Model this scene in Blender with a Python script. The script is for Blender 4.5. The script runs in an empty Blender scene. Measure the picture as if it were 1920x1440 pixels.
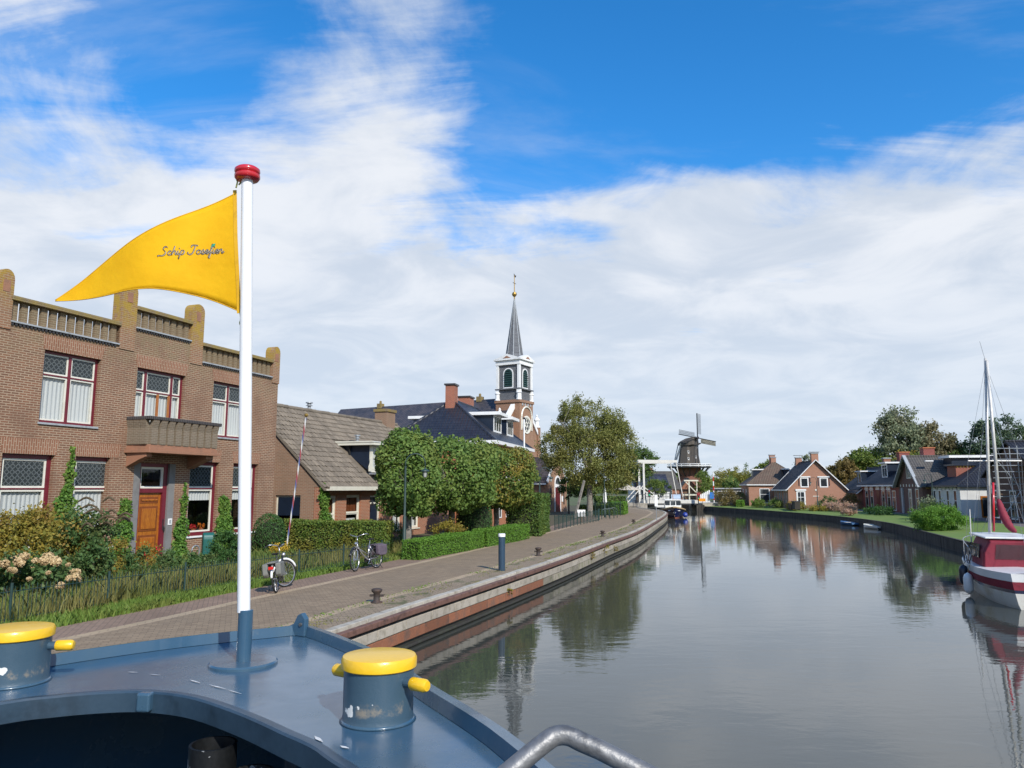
import bpy, math, random
import numpy as np
from mathutils import Vector, Matrix
sc = bpy.context.scene
C = sc.collection
rad = math.radians
RN = random.Random(11)
NP = np.random.default_rng(5)

# ---------------------------------------------------------------- camera
cam_d = bpy.data.cameras.new('camera'); cam_d.lens = 26.25; cam_d.sensor_width = 36
cam_d.clip_start = 0.05; cam_d.clip_end = 9000
cam = bpy.data.objects.new('camera', cam_d); C.objects.link(cam)
cam.location = (0, 0, 3.37); cam.rotation_euler = (rad(90 + 7.93), 0, 0)
sc.camera = cam
# ---------------------------------------------------------------- light
SUN_AZ = Vector((0.47, -0.883)).normalized()      # horizontal direction towards the sun
SUN_EL = rad(36)
sd = bpy.data.lights.new('sun', 'SUN'); sd.energy = 3.4; sd.angle = rad(0.53); sd.color = (1.0, 0.945, 0.86)
sun = bpy.data.objects.new('sun', sd); C.objects.link(sun)
to_sun = Vector((SUN_AZ.x * math.cos(SUN_EL), SUN_AZ.y * math.cos(SUN_EL), math.sin(SUN_EL)))
sun.rotation_euler = to_sun.to_track_quat('Z', 'Y').to_euler()
sc.view_settings.view_transform = 'Standard'; sc.view_settings.look = 'None'
sc.view_settings.exposure = 0.5; sc.view_settings.gamma = 1.0
sc.view_settings.use_curve_mapping = False
sc.cycles.max_bounces = 7; sc.cycles.transparent_max_bounces = 10
sc.cycles.diffuse_bounces = 3; sc.cycles.glossy_bounces = 3; sc.cycles.use_denoising = True
sc.cycles.caustics_reflective = False; sc.cycles.caustics_refractive = False

# ---------------------------------------------------------------- node helpers
def N(nt, t, **kw):
    n = nt.nodes.new('ShaderNode' + t)
    for k, v in kw.items():
        if k.startswith('i_'):
            key = k[2:]
            key = int(key) if key.isdigit() else key.replace('_', ' ')
            n.inputs[key].default_value = v
        else:
            setattr(n, k, v)
    return n
def L(nt, a, b): nt.links.new(a, b)
def math_(nt, op, a, b=None, clamp=False):
    n = nt.nodes.new('ShaderNodeMath'); n.operation = op; n.use_clamp = clamp
    for i, x in enumerate((a, b)):
        if x is None: continue
        if isinstance(x, (int, float)): n.inputs[i].default_value = x
        else: nt.links.new(x, n.inputs[i])
    return n.outputs[0]
def mix_(nt, fac, a, b, blend='MIX'):
    n = nt.nodes.new('ShaderNodeMix'); n.data_type = 'RGBA'; n.blend_type = blend; n.clamp_factor = True
    for sock, x in ((n.inputs[0], fac), (n.inputs[6], a), (n.inputs[7], b)):
        if isinstance(x, (int, float)): sock.default_value = x
        elif isinstance(x, (tuple, list)): sock.default_value = (*x[:3], 1)
        else: nt.links.new(x, sock)
    return n.outputs[2]
def ramp_(nt, fac, lo, hi, smooth=True):
    n = nt.nodes.new('ShaderNodeMapRange'); n.interpolation_type = 'SMOOTHSTEP' if smooth else 'LINEAR'
    n.inputs[1].default_value = lo; n.inputs[2].default_value = hi
    n.inputs[3].default_value = 0; n.inputs[4].default_value = 1
    nt.links.new(fac, n.inputs[0]); return n.outputs[0]

# ---------------------------------------------------------------- sky
world = bpy.data.worlds.new('World'); sc.world = world; world.use_nodes = True
def build_sky():
    nt = world.node_tree; nt.nodes.clear()
    out = N(nt, 'OutputWorld'); bg = N(nt, 'Background')
    sky = N(nt, 'TexSky', sky_type='NISHITA', sun_disc=False, sun_elevation=SUN_EL,
            sun_rotation=math.atan2(SUN_AZ.x, SUN_AZ.y), air_density=1.0, dust_density=0.4, ozone_density=2.2)
    tc = N(nt, 'TexCoord'); sep = N(nt, 'SeparateXYZ'); L(nt, tc.outputs['Generated'], sep.inputs[0])
    x, y, z = sep.outputs
    el = math_(nt, 'MULTIPLY', math_(nt, 'ARCSINE', z), 57.2958)
    az = math_(nt, 'MULTIPLY', math_(nt, 'ARCTAN2', x, y), 57.2958)
    # cloud layer seen in perspective: direction projected on a flat deck overhead
    zz = math_(nt, 'ADD', math_(nt, 'MAXIMUM', z, 0.0), 0.16)
    cx = math_(nt, 'DIVIDE', x, zz); cy = math_(nt, 'DIVIDE', y, zz)
    cv = N(nt, 'CombineXYZ'); L(nt, cx, cv.inputs[0]); L(nt, cy, cv.inputs[1]); cv.inputs[2].default_value = 3.7
    n1 = N(nt, 'TexNoise', i_Scale=2.1, i_Detail=12.0, i_Roughness=0.6, i_Distortion=0.35); L(nt, cv.outputs[0], n1.inputs['Vector'])
    # streaky cirrus fibres
    mp = N(nt, 'Mapping'); mp.inputs['Rotation'].default_value = (0, 0, rad(35)); mp.inputs['Scale'].default_value = (0.7, 2.4, 1)
    L(nt, cv.outputs[0], mp.inputs[0])
    n2 = N(nt, 'TexNoise', i_Scale=1.8, i_Detail=8.0, i_Roughness=0.62, i_Distortion=0.8); L(nt, mp.outputs[0], n2.inputs['Vector'])
    def gauss(a0, e0, sa, se, rot=0):
        da = math_(nt, 'SUBTRACT', az, a0); de = math_(nt, 'SUBTRACT', el, e0)
        if rot:
            c, s = math.cos(rad(rot)), math.sin(rad(rot))
            da, de = (math_(nt, 'ADD', math_(nt, 'MULTIPLY', da, c), math_(nt, 'MULTIPLY', de, s)),
                      math_(nt, 'SUBTRACT', math_(nt, 'MULTIPLY', de, c), math_(nt, 'MULTIPLY', da, s)))
        q = math_(nt, 'ADD', math_(nt, 'POWER', math_(nt, 'DIVIDE', da, sa), 2), math_(nt, 'POWER', math_(nt, 'DIVIDE', de, se), 2))
        return math_(nt, 'POWER', 2.7183, math_(nt, 'MULTIPLY', q, -1))
    cov = math_(nt, 'SUBTRACT', 1.0, ramp_(nt, el, 11.5, 25.5))          # bank of cloud low over the horizon
    def add(g, w):
        nonlocal cov
        cov = math_(nt, 'ADD', cov, math_(nt, 'MULTIPLY', g, w))
    add(gauss(-12.5, 30, 9.5, 13, -14), 0.66)      # plume rising in the middle
    add(gauss(-34, 23, 16, 4.5), 0.36)         # high shelf on the left
    add(gauss(-37, 31, 7, 4), 0.30)
    add(gauss(17, 21.0, 6, 2.6), 0.30)       # tufts at the top of the bank
    add(gauss(4, 21.5, 5, 2.6), 0.12)
    add(gauss(33, 21, 9, 2.2, 6), 0.20)
    add(gauss(-25, 35, 6.5, 5.5), -0.42)         # blue windows in the cloud
    add(gauss(-26, 22.6, 3.0, 0.9, -6), -0.28)
    add(gauss(6, 19.4, 3.4, 0.7, -8), -0.30)
    add(gauss(22, 33, 17, 8), -0.25)
    nn = math_(nt, 'ADD', math_(nt, 'MULTIPLY', n1.outputs[0], 1.25), math_(nt, 'MULTIPLY', n2.outputs[0], 0.75))
    dens = math_(nt, 'ADD', math_(nt, 'MULTIPLY', cov, 0.95), math_(nt, 'SUBTRACT', math_(nt, 'MULTIPLY', nn, 1.35), 1.36))
    fac = ramp_(nt, dens, 0.0, 0.62)
    # thin high veil that pales the blue in streaks
    n4 = N(nt, 'TexNoise', i_Scale=0.9, i_Detail=7.0, i_Roughness=0.6, i_Distortion=1.2); L(nt, mp.outputs[0], n4.inputs['Vector'])
    veil = math_(nt, 'MULTIPLY', ramp_(nt, n4.outputs[0], 0.42, 0.75), 0.30)
    fac = math_(nt, 'MAXIMUM', fac, veil)
    # cloud brightness: white tops, grey-blue undersides
    mp2 = N(nt, 'Mapping'); mp2.inputs['Location'].default_value = (0.09, -0.13, 0); L(nt, cv.outputs[0], mp2.inputs[0])
    n3 = N(nt, 'TexNoise', i_Scale=2.2, i_Detail=9.0, i_Roughness=0.58, i_Distortion=0.5); L(nt, mp2.outputs[0], n3.inputs['Vector'])
    shade = ramp_(nt, n3.outputs[0], 0.34, 0.66)
    ccol = mix_(nt, shade, (0.445, 0.495, 0.57), (0.615, 0.635, 0.67))
    low = math_(nt, 'SUBTRACT', 1.0, ramp_(nt, el, 2.0, 19.0))
    ccol = mix_(nt, math_(nt, 'MULTIPLY', low, 0.6), ccol, (0.455, 0.525, 0.62))
    skc = mix_(nt, 1.0, sky.outputs[0], (0.095, 0.130, 0.158), 'MULTIPLY')
    hs = N(nt, 'HueSaturation', i_Saturation=1.18, i_Value=1.0); L(nt, skc, hs.inputs['Color'])
    fac = math_(nt, 'MULTIPLY', fac, 0.97)
    L(nt, mix_(nt, fac, hs.outputs[0], ccol), bg.inputs[0]); bg.inputs[1].default_value = 1.0
    L(nt, bg.outputs[0], out.inputs[0])
build_sky()

# ---------------------------------------------------------------- mesh helpers
class MB:
    def __init__(s, M=None): s.v = []; s.f = []; s.M = M
    def add(s, vs, fs):
        o = len(s.v)
        if s.M is not None: vs = [s.M @ Vector(p) for p in vs]
        s.v += [tuple(p) for p in vs]; s.f += [tuple(i + o for i in f) for f in fs]; return s
    def box(s, x0, x1, y0, y1, z0, z1):
        return s.add([(x0,y0,z0),(x1,y0,z0),(x1,y1,z0),(x0,y1,z0),(x0,y0,z1),(x1,y0,z1),(x1,y1,z1),(x0,y1,z1)],
                     [(3,2,1,0),(4,5,6,7),(0,1,5,4),(1,2,6,5),(2,3,7,6),(3,0,4,7)])
    def bar(s, a, b, w, h, up=(0,0,1)):
        a = Vector(a); b = Vector(b); d = (b - a).normalized(); u = Vector(up)
        r = d.cross(u)
        if r.length < 1e-4: r = d.cross(Vector((1,0,0)))
        r.normalize(); u = r.cross(d); r *= w / 2; u *= h / 2
        return s.add([a-r-u, a+r-u, a+r+u, a-r+u, b-r-u, b+r-u, b+r+u, b-r+u],
                     [(0,1,2,3),(7,6,5,4),(1,0,4,5),(2,1,5,6),(3,2,6,7),(0,3,7,4)])
    def tube(s, pts, r, n=8, caps=True, closed=False):
        pts = [Vector(p) for p in pts]; m = len(pts); rr = r if isinstance(r, (list, tuple)) else [r] * m
        ring = []; ref = None; vs = []
        for i, p in enumerate(pts):
            if closed: d = pts[(i+1) % m] - pts[i-1]
            else: d = pts[min(i+1, m-1)] - pts[max(i-1, 0)]
            d.normalize()
            if ref is None:
                ref = d.orthogonal().normalized()
            else:
                ref = (ref - d * ref.dot(d))
                ref = ref.normalized() if ref.length > 1e-5 else d.orthogonal().normalized()
            b = d.cross(ref)
            for k in range(n):
                a = 2 * math.pi * k / n
                vs.append(p + (ref * math.cos(a) + b * math.sin(a)) * rr[i])
        fs = []
        for i in range(m if closed else m - 1):
            j = (i + 1) % m
            for k in range(n):
                k2 = (k + 1) % n
                fs.append((i*n+k, i*n+k2, j*n+k2, j*n+k))
        if caps and not closed:
            fs.append(tuple(range(n))[::-1]); fs.append(tuple(range((m-1)*n, m*n)))
        return s.add(vs, fs)
    def lathe(s, prof, n=16, c=(0,0,0), cap=True):
        vs = []; fs = []
        for r, z in prof:
            for k in range(n):
                a = 2 * math.pi * k / n
                vs.append((c[0] + r * math.cos(a), c[1] + r * math.sin(a), c[2] + z))
        for i in range(len(prof) - 1):
            for k in range(n):
                k2 = (k + 1) % n
                fs.append((i*n+k, i*n+k2, (i+1)*n+k2, (i+1)*n+k))
        if cap:
            fs.append(tuple(range(n))[::-1]); fs.append(tuple(range((len(prof)-1)*n, len(prof)*n)))
        return s.add(vs, fs)
    def prism(s, poly, y0, y1):            # polygon in x,z pushed along y
        n = len(poly)
        vs = [(x, y0, z) for x, z in poly] + [(x, y1, z) for x, z in poly]
        return s.add(vs, [tuple(range(n)), tuple(range(n, 2*n))[::-1]] + [(i+n, (i+1) % n + n, (i+1) % n, i) for i in range(n)])
    def prismx(s, poly, x0, x1):           # polygon in y,z pushed along x
        n = len(poly)
        vs = [(x0, y, z) for y, z in poly] + [(x1, y, z) for y, z in poly]
        return s.add(vs, [tuple(range(n))[::-1], tuple(range(n, 2*n))] + [(i, (i+1) % n, (i+1) % n + n, i+n) for i in range(n)])
    def prismz(s, poly, z0, z1):
        n = len(poly)
        vs = [(x, y, z0) for x, y in poly] + [(x, y, z1) for x, y in poly]
        return s.add(vs, [tuple(range(n))[::-1], tuple(range(n, 2*n))] + [(i, (i+1) % n, (i+1) % n + n, i+n) for i in range(n)])
    def sph(s, c, r, n=10, m=6, sq=(1,1,1)):
        prof = [(r * math.sin(math.pi * i / m) * 1.0 + (1e-4 if i in (0, m) else 0), -r * math.cos(math.pi * i / m)) for i in range(m + 1)]
        b = MB().lathe(prof, n)
        return s.add([(c[0]+p[0]*sq[0], c[1]+p[1]*sq[1], c[2]+p[2]*sq[2]) for p in b.v], b.f)
    def mesh(s, name, mat=None, smooth=False):
        m = bpy.data.meshes.new(name); m.from_pydata(s.v, [], s.f)
        if mat is not None: m.materials.append(mat)
        if smooth: m.polygons.foreach_set('use_smooth', [True] * len(m.polygons))
        m.update(); return m
    def build(s, name, mat, parent=None, smooth=False, bevel=0, solid=0, label=None, kind=None):
        o = bpy.data.objects.new(name, s.mesh(name, mat, smooth)); C.objects.link(o)
        if parent is not None: o.parent = parent
        if solid:
            md = o.modifiers.new('solid', 'SOLIDIFY'); md.thickness = solid; md.offset = 0
        if bevel:
            md = o.modifiers.new('bevel', 'BEVEL'); md.width = bevel; md.segments = 2; md.limit_method = 'ANGLE'
        if label: o['label'] = label
        if kind: o['kind'] = kind
        return o
def smooth_by_angle(o, ang=40):
    me = o.data
    me.polygons.foreach_set('use_smooth', [True] * len(me.polygons))
    try: me.set_sharp_from_angle(angle=rad(ang))
    except Exception: pass
    return o
def inst(mesh, name, parent=None, loc=(0,0,0), rot=(0,0,0), scale=(1,1,1)):
    o = bpy.data.objects.new(name, mesh); C.objects.link(o)
    o.location = loc; o.rotation_euler = rot; o.scale = scale
    if parent is not None: o.parent = parent
    return o
def tag(o, label, cat, group=None):
    o['label'] = label; o['category'] = cat
    if group: o['group'] = group
    return o
def thing(name, label, cat, loc=(0,0,0), rotz=0, group=None):
    o = bpy.data.objects.new(name, None); C.objects.link(o)
    o.location = loc; o.rotation_euler = (0, 0, rotz); o.empty_display_size = 0.3
    return tag(o, label, cat, group)
def struct(o): o['kind'] = 'structure'; return o
def copy_tree(o, parent=None):
    c = o.copy(); C.objects.link(c); c.parent = parent
    for ch in list(o.children): copy_tree(ch, c)
    return c
def crom(pts, k=6):
    """smooth curve through points"""
    P = [Vector(p) for p in pts]; out = []
    for i in range(len(P) - 1):
        a = P[max(i-1, 0)]; b = P[i]; c = P[i+1]; d = P[min(i+2, len(P)-1)]
        for j in range(k):
            t = j / k
            out.append(0.5 * ((2*b) + (c - a) * t + (2*a - 5*b + 4*c - d) * t*t + (3*b - a - 3*c + d) * t**3))
    out.append(P[-1]); return out
def lerp(a, b, t): return a + (b - a) * t

# ---------------------------------------------------------------- materials
MATS = {}
def base_mat(name):
    m = bpy.data.materials.new(name); m.use_nodes = True; nt = m.node_tree; nt.nodes.clear()
    out = N(nt, 'OutputMaterial'); b = N(nt, 'BsdfPrincipled'); L(nt, b.outputs[0], out.inputs[0])
    return m, nt, b
def paint(name, col, rough=0.5, metal=0.0, var=0.12, scale=3.0, bump=0.0, bscale=40.0, col2=None, lo=0.45, hi=0.7, spec=0.5, coat=0, rnd=0):
    """worn plain surface: colour drifting by noise, fine relief"""
    if name in MATS: return MATS[name]
    m, nt, b = base_mat(name); MATS[name] = m
    tc = N(nt, 'TexCoord')
    n = N(nt, 'TexNoise', i_Scale=scale, i_Detail=7.0, i_Roughness=0.62); L(nt, tc.outputs['Object'], n.inputs['Vector'])
    c2 = col2 or tuple(c * (1 - var * 2.2) for c in col)
    f = ramp_(nt, n.outputs[0], lo, hi)
    c = mix_(nt, f, col, c2)
    nf = N(nt, 'TexNoise', i_Scale=scale * 9, i_Detail=4.0); L(nt, tc.outputs['Object'], nf.inputs['Vector'])
    c = mix_(nt, math_(nt, 'MULTIPLY', ramp_(nt, nf.outputs[0], 0.35, 0.75), var), c, tuple(min(1, q * 1.5 + .02) for q in col))
    if rnd:                                     # each piece its own shade
        oi = N(nt, 'ObjectInfo'); ge = N(nt, 'NewGeometry'); rr = math_(nt, 'FRACT', math_(nt, 'ADD', math_(nt, 'MULTIPLY', oi.outputs['Random'], 7.3), ge.outputs['Random Per Island']))
        hs = N(nt, 'HueSaturation'); L(nt, c, hs.inputs['Color']); L(nt, math_(nt, 'ADD', math_(nt, 'MULTIPLY', rr, rnd * 2), 1 - rnd), hs.inputs['Value']); c = hs.outputs[0]
    L(nt, c, b.inputs['Base Color'])
    b.inputs['Roughness'].default_value = rough; b.inputs['Metallic'].default_value = metal
    b.inputs['Specular IOR Level'].default_value = spec
    if coat: b.inputs['Coat Weight'].default_value = coat; b.inputs['Coat Roughness'].default_value = 0.12
    if bump:
        nb = N(nt, 'TexNoise', i_Scale=bscale, i_Detail=5.0); L(nt, tc.outputs['Object'], nb.inputs['Vector'])
        bp = N(nt, 'Bump', i_Strength=bump, i_Distance=0.02); L(nt, nb.outputs[0], bp.inputs['Height']); L(nt, bp.outputs[0], b.inputs['Normal'])
    return m
def brick(name, c1, c2, mortar, bw=0.22, bh=0.066, ms=0.011, swap=False, lichen=None, rot=0.0, world_xy=False, bump=0.5, stain=0.35, tint=None, off=0.5):
    """bonded brick or paving; coordinates (x+y, z) of the object, or x,y for paving"""
    if name in MATS: return MATS[name]
    m, nt, b = base_mat(name); MATS[name] = m
    tc = N(nt, 'TexCoord'); src = tc.outputs['Object']
    if world_xy:
        mp = N(nt, 'Mapping'); mp.inputs['Rotation'].default_value = (0, 0, rot); L(nt, src, mp.inputs[0]); vec = mp.outputs[0]
    else:
        sp = N(nt, 'SeparateXYZ'); L(nt, src, sp.inputs[0])
        s = math_(nt, 'ADD', sp.outputs[0], sp.outputs[1]); cb = N(nt, 'CombineXYZ')
        if swap: L(nt, s, cb.inputs[1]); L(nt, sp.outputs[2], cb.inputs[0])
        else: L(nt, s, cb.inputs[0]); L(nt, sp.outputs[2], cb.inputs[1])
        vec = cb.outputs[0]
    bt = N(nt, 'TexBrick', offset=off)
    bt.inputs['Scale'].default_value = 1.0; bt.inputs['Mortar Size'].default_value = ms
    bt.inputs['Brick Width'].default_value = bw; bt.inputs['Row Height'].default_value = bh
    bt.inputs['Mortar Smooth'].default_value = 0.2; bt.inputs['Bias'].default_value = 0.0
    bt.inputs['Color1'].default_value = (*c1, 1); bt.inputs['Color2'].default_value = (*c2, 1); bt.inputs['Mortar'].default_value = (*mortar, 1)
    L(nt, vec, bt.inputs['Vector'])
    n = N(nt, 'TexNoise', i_Scale=0.9, i_Detail=6.0, i_Roughness=0.6); L(nt, src, n.inputs['Vector'])
    c = mix_(nt, math_(nt, 'MULTIPLY', ramp_(nt, n.outputs[0], 0.42, 0.68), stain), bt.outputs[0], tint or tuple(q * 0.45 for q in c1))
    n2 = N(nt, 'TexNoise', i_Scale=14.0, i_Detail=3.0); L(nt, src, n2.inputs['Vector'])
    c = mix_(nt, math_(nt, 'MULTIPLY', n2.outputs[0], 0.35), c, tuple(min(1, q * 1.5) for q in c2))
    if lichen:                                  # yellow-grey lichen: (z from, z full, colour, amount)
        sp2 = N(nt, 'SeparateXYZ'); L(nt, src, sp2.inputs[0])
        n3 = N(nt, 'TexNoise', i_Scale=2.6, i_Detail=8.0, i_Roughness=0.7); L(nt, src, n3.inputs['Vector'])
        zf = ramp_(nt, sp2.outputs[2], lichen[0], lichen[1])
        c = mix_(nt, math_(nt, 'MULTIPLY', math_(nt, 'MULTIPLY', zf, ramp_(nt, n3.outputs[0], 0.36, 0.6)), lichen[3]), c, lichen[2])
    L(nt, c, b.inputs['Base Color']); b.inputs['Roughness'].default_value = 0.88
    b.inputs['Specular IOR Level'].default_value = 0.25
    if bump:
        hgt = math_(nt, 'SUBTRACT', math_(nt, 'MULTIPLY', n2.outputs[0], 0.4), bt.outputs['Fac'])
        bp = N(nt, 'Bump', i_Strength=bump, i_Distance=0.008); L(nt, hgt, bp.inputs['Height']); L(nt, bp.outputs[0], b.inputs['Normal'])
    return m
def roofmat(name, col, col2, tw=0.24, th=0.26, axis='x', rough=0.7, bump=0.9, spec=0.3, moss=None):
    """pantile field seen from afar: rolls across, courses up the slope"""
    key = name + axis
    if key in MATS: return MATS[key]
    m, nt, b = base_mat(key); MATS[key] = m
    tc = N(nt, 'TexCoord'); sp = N(nt, 'SeparateXYZ'); L(nt, tc.outputs['Object'], sp.inputs[0])
    a = sp.outputs[0] if axis == 'x' else sp.outputs[1]
    roll = math_(nt, 'SINE', math_(nt, 'MULTIPLY', a, 2 * math.pi / tw))
    crs = math_(nt, 'FRACT', math_(nt, 'DIVIDE', sp.outputs[2], th * 0.72))
    hgt = math_(nt, 'ADD', math_(nt, 'MULTIPLY', roll, 0.35), math_(nt, 'SUBTRACT', 1.0, crs))
    cb = N(nt, 'CombineXYZ'); L(nt, a, cb.inputs[0]); L(nt, sp.outputs[2], cb.inputs[1])
    bt = N(nt, 'TexBrick', offset=0.0); bt.inputs['Scale'].default_value = 1; bt.inputs['Brick Width'].default_value = tw
    bt.inputs['Row Height'].default_value = th * 0.72; bt.inputs['Mortar Size'].default_value = 0.012
    bt.inputs['Color1'].default_value = (*col, 1); bt.inputs['Color2'].default_value = (*col2, 1)
    bt.inputs['Mortar'].default_value = (*[q * 0.35 for q in col], 1)
    L(nt, cb.outputs[0], bt.inputs['Vector'])
    n = N(nt, 'TexNoise', i_Scale=0.8, i_Detail=7.0, i_Roughness=0.65); L(nt, tc.outputs['Object'], n.inputs['Vector'])
    c = mix_(nt, math_(nt, 'MULTIPLY', ramp_(nt, n.outputs[0], 0.45, 0.7), 0.6), bt.outputs[0], moss or tuple(q * 1.6 for q in col2))
    L(nt, c, b.inputs['Base Color']); b.inputs['Roughness'].default_value = rough; b.inputs['Specular IOR Level'].default_value = spec
    bp = N(nt, 'Bump', i_Strength=bump, i_Distance=0.04); L(nt, hgt, bp.inputs['Height']); L(nt, bp.outputs[0], b.inputs['Normal'])
    return m
def leafmat(name, col, col2, col3=None, rough=0.6, trans=0.25, amt3=0.25, nscale=0.8):
    """leaves: each leaf its own shade, patches of another colour, light passing through"""
    if name in MATS: return MATS[name]
    col, col2 = tuple(q * 1.75 for q in col), tuple(q * 1.75 for q in col2); col3 = tuple(q * 1.4 for q in col3) if col3 else None
    m = bpy.data.materials.new(name); m.use_nodes = True; nt = m.node_tree; nt.nodes.clear(); MATS[name] = m
    out = N(nt, 'OutputMaterial'); b = N(nt, 'BsdfPrincipled'); t = N(nt, 'BsdfTranslucent'); ms = N(nt, 'MixShader'); ms.inputs[0].default_value = trans
    g = N(nt, 'NewGeometry'); c = mix_(nt, g.outputs['Random Per Island'], col, col2)
    if col3:
        tc = N(nt, 'TexCoord'); n = N(nt, 'TexNoise', i_Scale=nscale, i_Detail=4.0); L(nt, tc.outputs['Object'], n.inputs['Vector'])
        w = math_(nt, 'ADD', ramp_(nt, n.outputs[0], 0.45, 0.68), math_(nt, 'MULTIPLY', math_(nt, 'SUBTRACT', g.outputs['Random Per Island'], 0.5), 0.6), True)
        c = mix_(nt, math_(nt, 'MULTIPLY', w, amt3), c, col3)
    L(nt, c, b.inputs['Base Color']); L(nt, mix_(nt, 0.5, c, tuple(min(1, q * 1.8) for q in col2)), t.inputs[0])
    b.inputs['Roughness'].default_value = rough; b.inputs['Specular IOR Level'].default_value = 0.3
    L(nt, b.outputs[0], ms.inputs[1]); L(nt, t.outputs[0], ms.inputs[2]); L(nt, ms.outputs[0], out.inputs[0])
    return m
def glassmat(name='window_glass', tint=(0.02, 0.025, 0.03), refl=0.9, see=0.85):
    if name in MATS: return MATS[name]
    m = bpy.data.materials.new(name); m.use_nodes = True; nt = m.node_tree; nt.nodes.clear(); MATS[name] = m
    out = N(nt, 'OutputMaterial'); tr = N(nt, 'BsdfTransparent'); tr.inputs[0].default_value = (see, see, see, 1)
    gl = N(nt, 'BsdfGlossy'); gl.inputs['Roughness'].default_value = 0.02
    n = N(nt, 'TexNoise', i_Scale=1.3, i_Detail=2.0); tc = N(nt, 'TexCoord'); L(nt, tc.outputs['Object'], n.inputs['Vector'])
    bp = N(nt, 'Bump', i_Strength=0.06, i_Distance=0.05); L(nt, n.outputs[0], bp.inputs['Height']); L(nt, bp.outputs[0], gl.inputs['Normal'])
    fr = N(nt, 'LayerWeight', i_Blend=0.5); ms = N(nt, 'MixShader')      # Schlick curve, the same from both sides of the pane
    L(nt, math_(nt, 'MULTIPLY', math_(nt, 'ADD', math_(nt, 'MULTIPLY', math_(nt, 'POWER', fr.outputs['Facing'], 5.0), 0.9), 0.07), refl), ms.inputs[0])
    L(nt, tr.outputs[0], ms.inputs[1]); L(nt, gl.outputs[0], ms.inputs[2]); L(nt, ms.outputs[0], out.inputs[0])
    return m
def curtainmat(name, col, dens=26.0):
    if name in MATS: return MATS[name]
    m = bpy.data.materials.new(name); m.use_nodes = True; nt = m.node_tree; nt.nodes.clear(); MATS[name] = m
    out = N(nt, 'OutputMaterial'); b = N(nt, 'BsdfPrincipled'); t = N(nt, 'BsdfTranslucent'); ms = N(nt, 'MixShader'); ms.inputs[0].default_value = 0.25
    b.inputs['Base Color'].default_value = (*col, 1); t.inputs[0].default_value = (*col, 1); b.inputs['Roughness'].default_value = 0.9
    L(nt, b.outputs[0], ms.inputs[1]); L(nt, t.outputs[0], ms.inputs[2]); L(nt, ms.outputs[0], out.inputs[0])
    return m
# ---------------------------------------------------------------- setting: ground, street, water
ZS = 0.82
M_pave = brick('clinker_paving', (0.19,0.138,0.092), (0.28,0.21,0.138), (0.11,0.085,0.055), bw=0.2, bh=0.1, ms=0.007, world_xy=True, rot=rad(-20), bump=0.6, stain=0.45, tint=(0.14,0.11,0.08))
M_walk = brick('footway_paving', (0.20,0.138,0.10), (0.26,0.18,0.13), (0.11,0.09,0.07), bw=0.2, bh=0.1, ms=0.006, world_xy=True, rot=rad(70), bump=0.5, stain=0.4)
M_band = brick('gutter_paving', (0.33,0.25,0.155), (0.40,0.30,0.20), (0.19,0.145,0.10), bw=0.22, bh=0.2, ms=0.008, world_xy=True, rot=rad(-20), bump=0.4, stain=0.4, tint=(0.2,0.17,0.12))
def weedy(name, a, b_, weed, s=1.6, lo=0.5, hi=0.62):
    m, nt, b = base_mat(name); MATS[name] = m
    tc = N(nt, 'TexCoord'); mp = N(nt, 'Mapping'); mp.inputs['Rotation'].default_value = (0,0,rad(-20)); L(nt, tc.outputs['Object'], mp.inputs[0])
    bt = N(nt, 'TexBrick'); bt.inputs['Scale'].default_value = 1; bt.inputs['Brick Width'].default_value = .2; bt.inputs['Row Height'].default_value = .1; bt.inputs['Mortar Size'].default_value = .008
    bt.inputs['Color1'].default_value = (*a,1); bt.inputs['Color2'].default_value = (*b_,1); bt.inputs['Mortar'].default_value = (*[q*.45 for q in a],1)
    L(nt, mp.outputs[0], bt.inputs['Vector'])
    n = N(nt, 'TexNoise', i_Scale=s, i_Detail=9.0, i_Roughness=0.72); L(nt, tc.outputs['Object'], n.inputs['Vector'])
    c = mix_(nt, ramp_(nt, n.outputs[0], lo, hi), bt.outputs[0], weed); L(nt, c, b.inputs['Base Color']); b.inputs['Roughness'].default_value = 0.9
    bp = N(nt, 'Bump', i_Strength=0.6, i_Distance=0.01); L(nt, n.outputs[0], bp.inputs['Height']); L(nt, bp.outputs[0], b.inputs['Normal'])
    return m
M_edge = weedy('quayside_paving', (0.25,0.185,0.12), (0.31,0.235,0.155), (0.10,0.10,0.04), 1.8, 0.52, 0.62)
M_soil = paint('garden_soil', (0.075,0.062,0.035), 0.95, var=0.3, scale=1.5, bump=0.6, bscale=20, col2=(0.06,0.075,0.02))
M_turf = paint('lawn_turf', (0.115,0.185,0.028), 0.9, var=0.25, scale=1.2, bump=0.5, bscale=60, col2=(0.17,0.20,0.045))
M_far = paint('meadow', (0.075,0.10,0.03), 0.95, var=0.2, scale=0.02, col2=(0.09,0.085,0.04))

QUAY = crom([(-13.2,-14),(-8.2,0),(-3.41,13.26),(-2.29,16.53),(-0.85,20.46),(1.79,27.93),(4.6,36.75),(7.7,46.4),(12.3,63.5),(14.5,72),(16.2,79.5),(16.9,86),(16.8,92),(16.9,100),(18.0,109)], 8)
def normals(cv):
    out = []
    for i in range(len(cv)):
        d = (cv[min(i+1,len(cv)-1)] - cv[max(i-1,0)]).normalized(); out.append(Vector((-d.y, d.x)))   # towards the left bank
    return out
QN = normals(QUAY)
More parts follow.
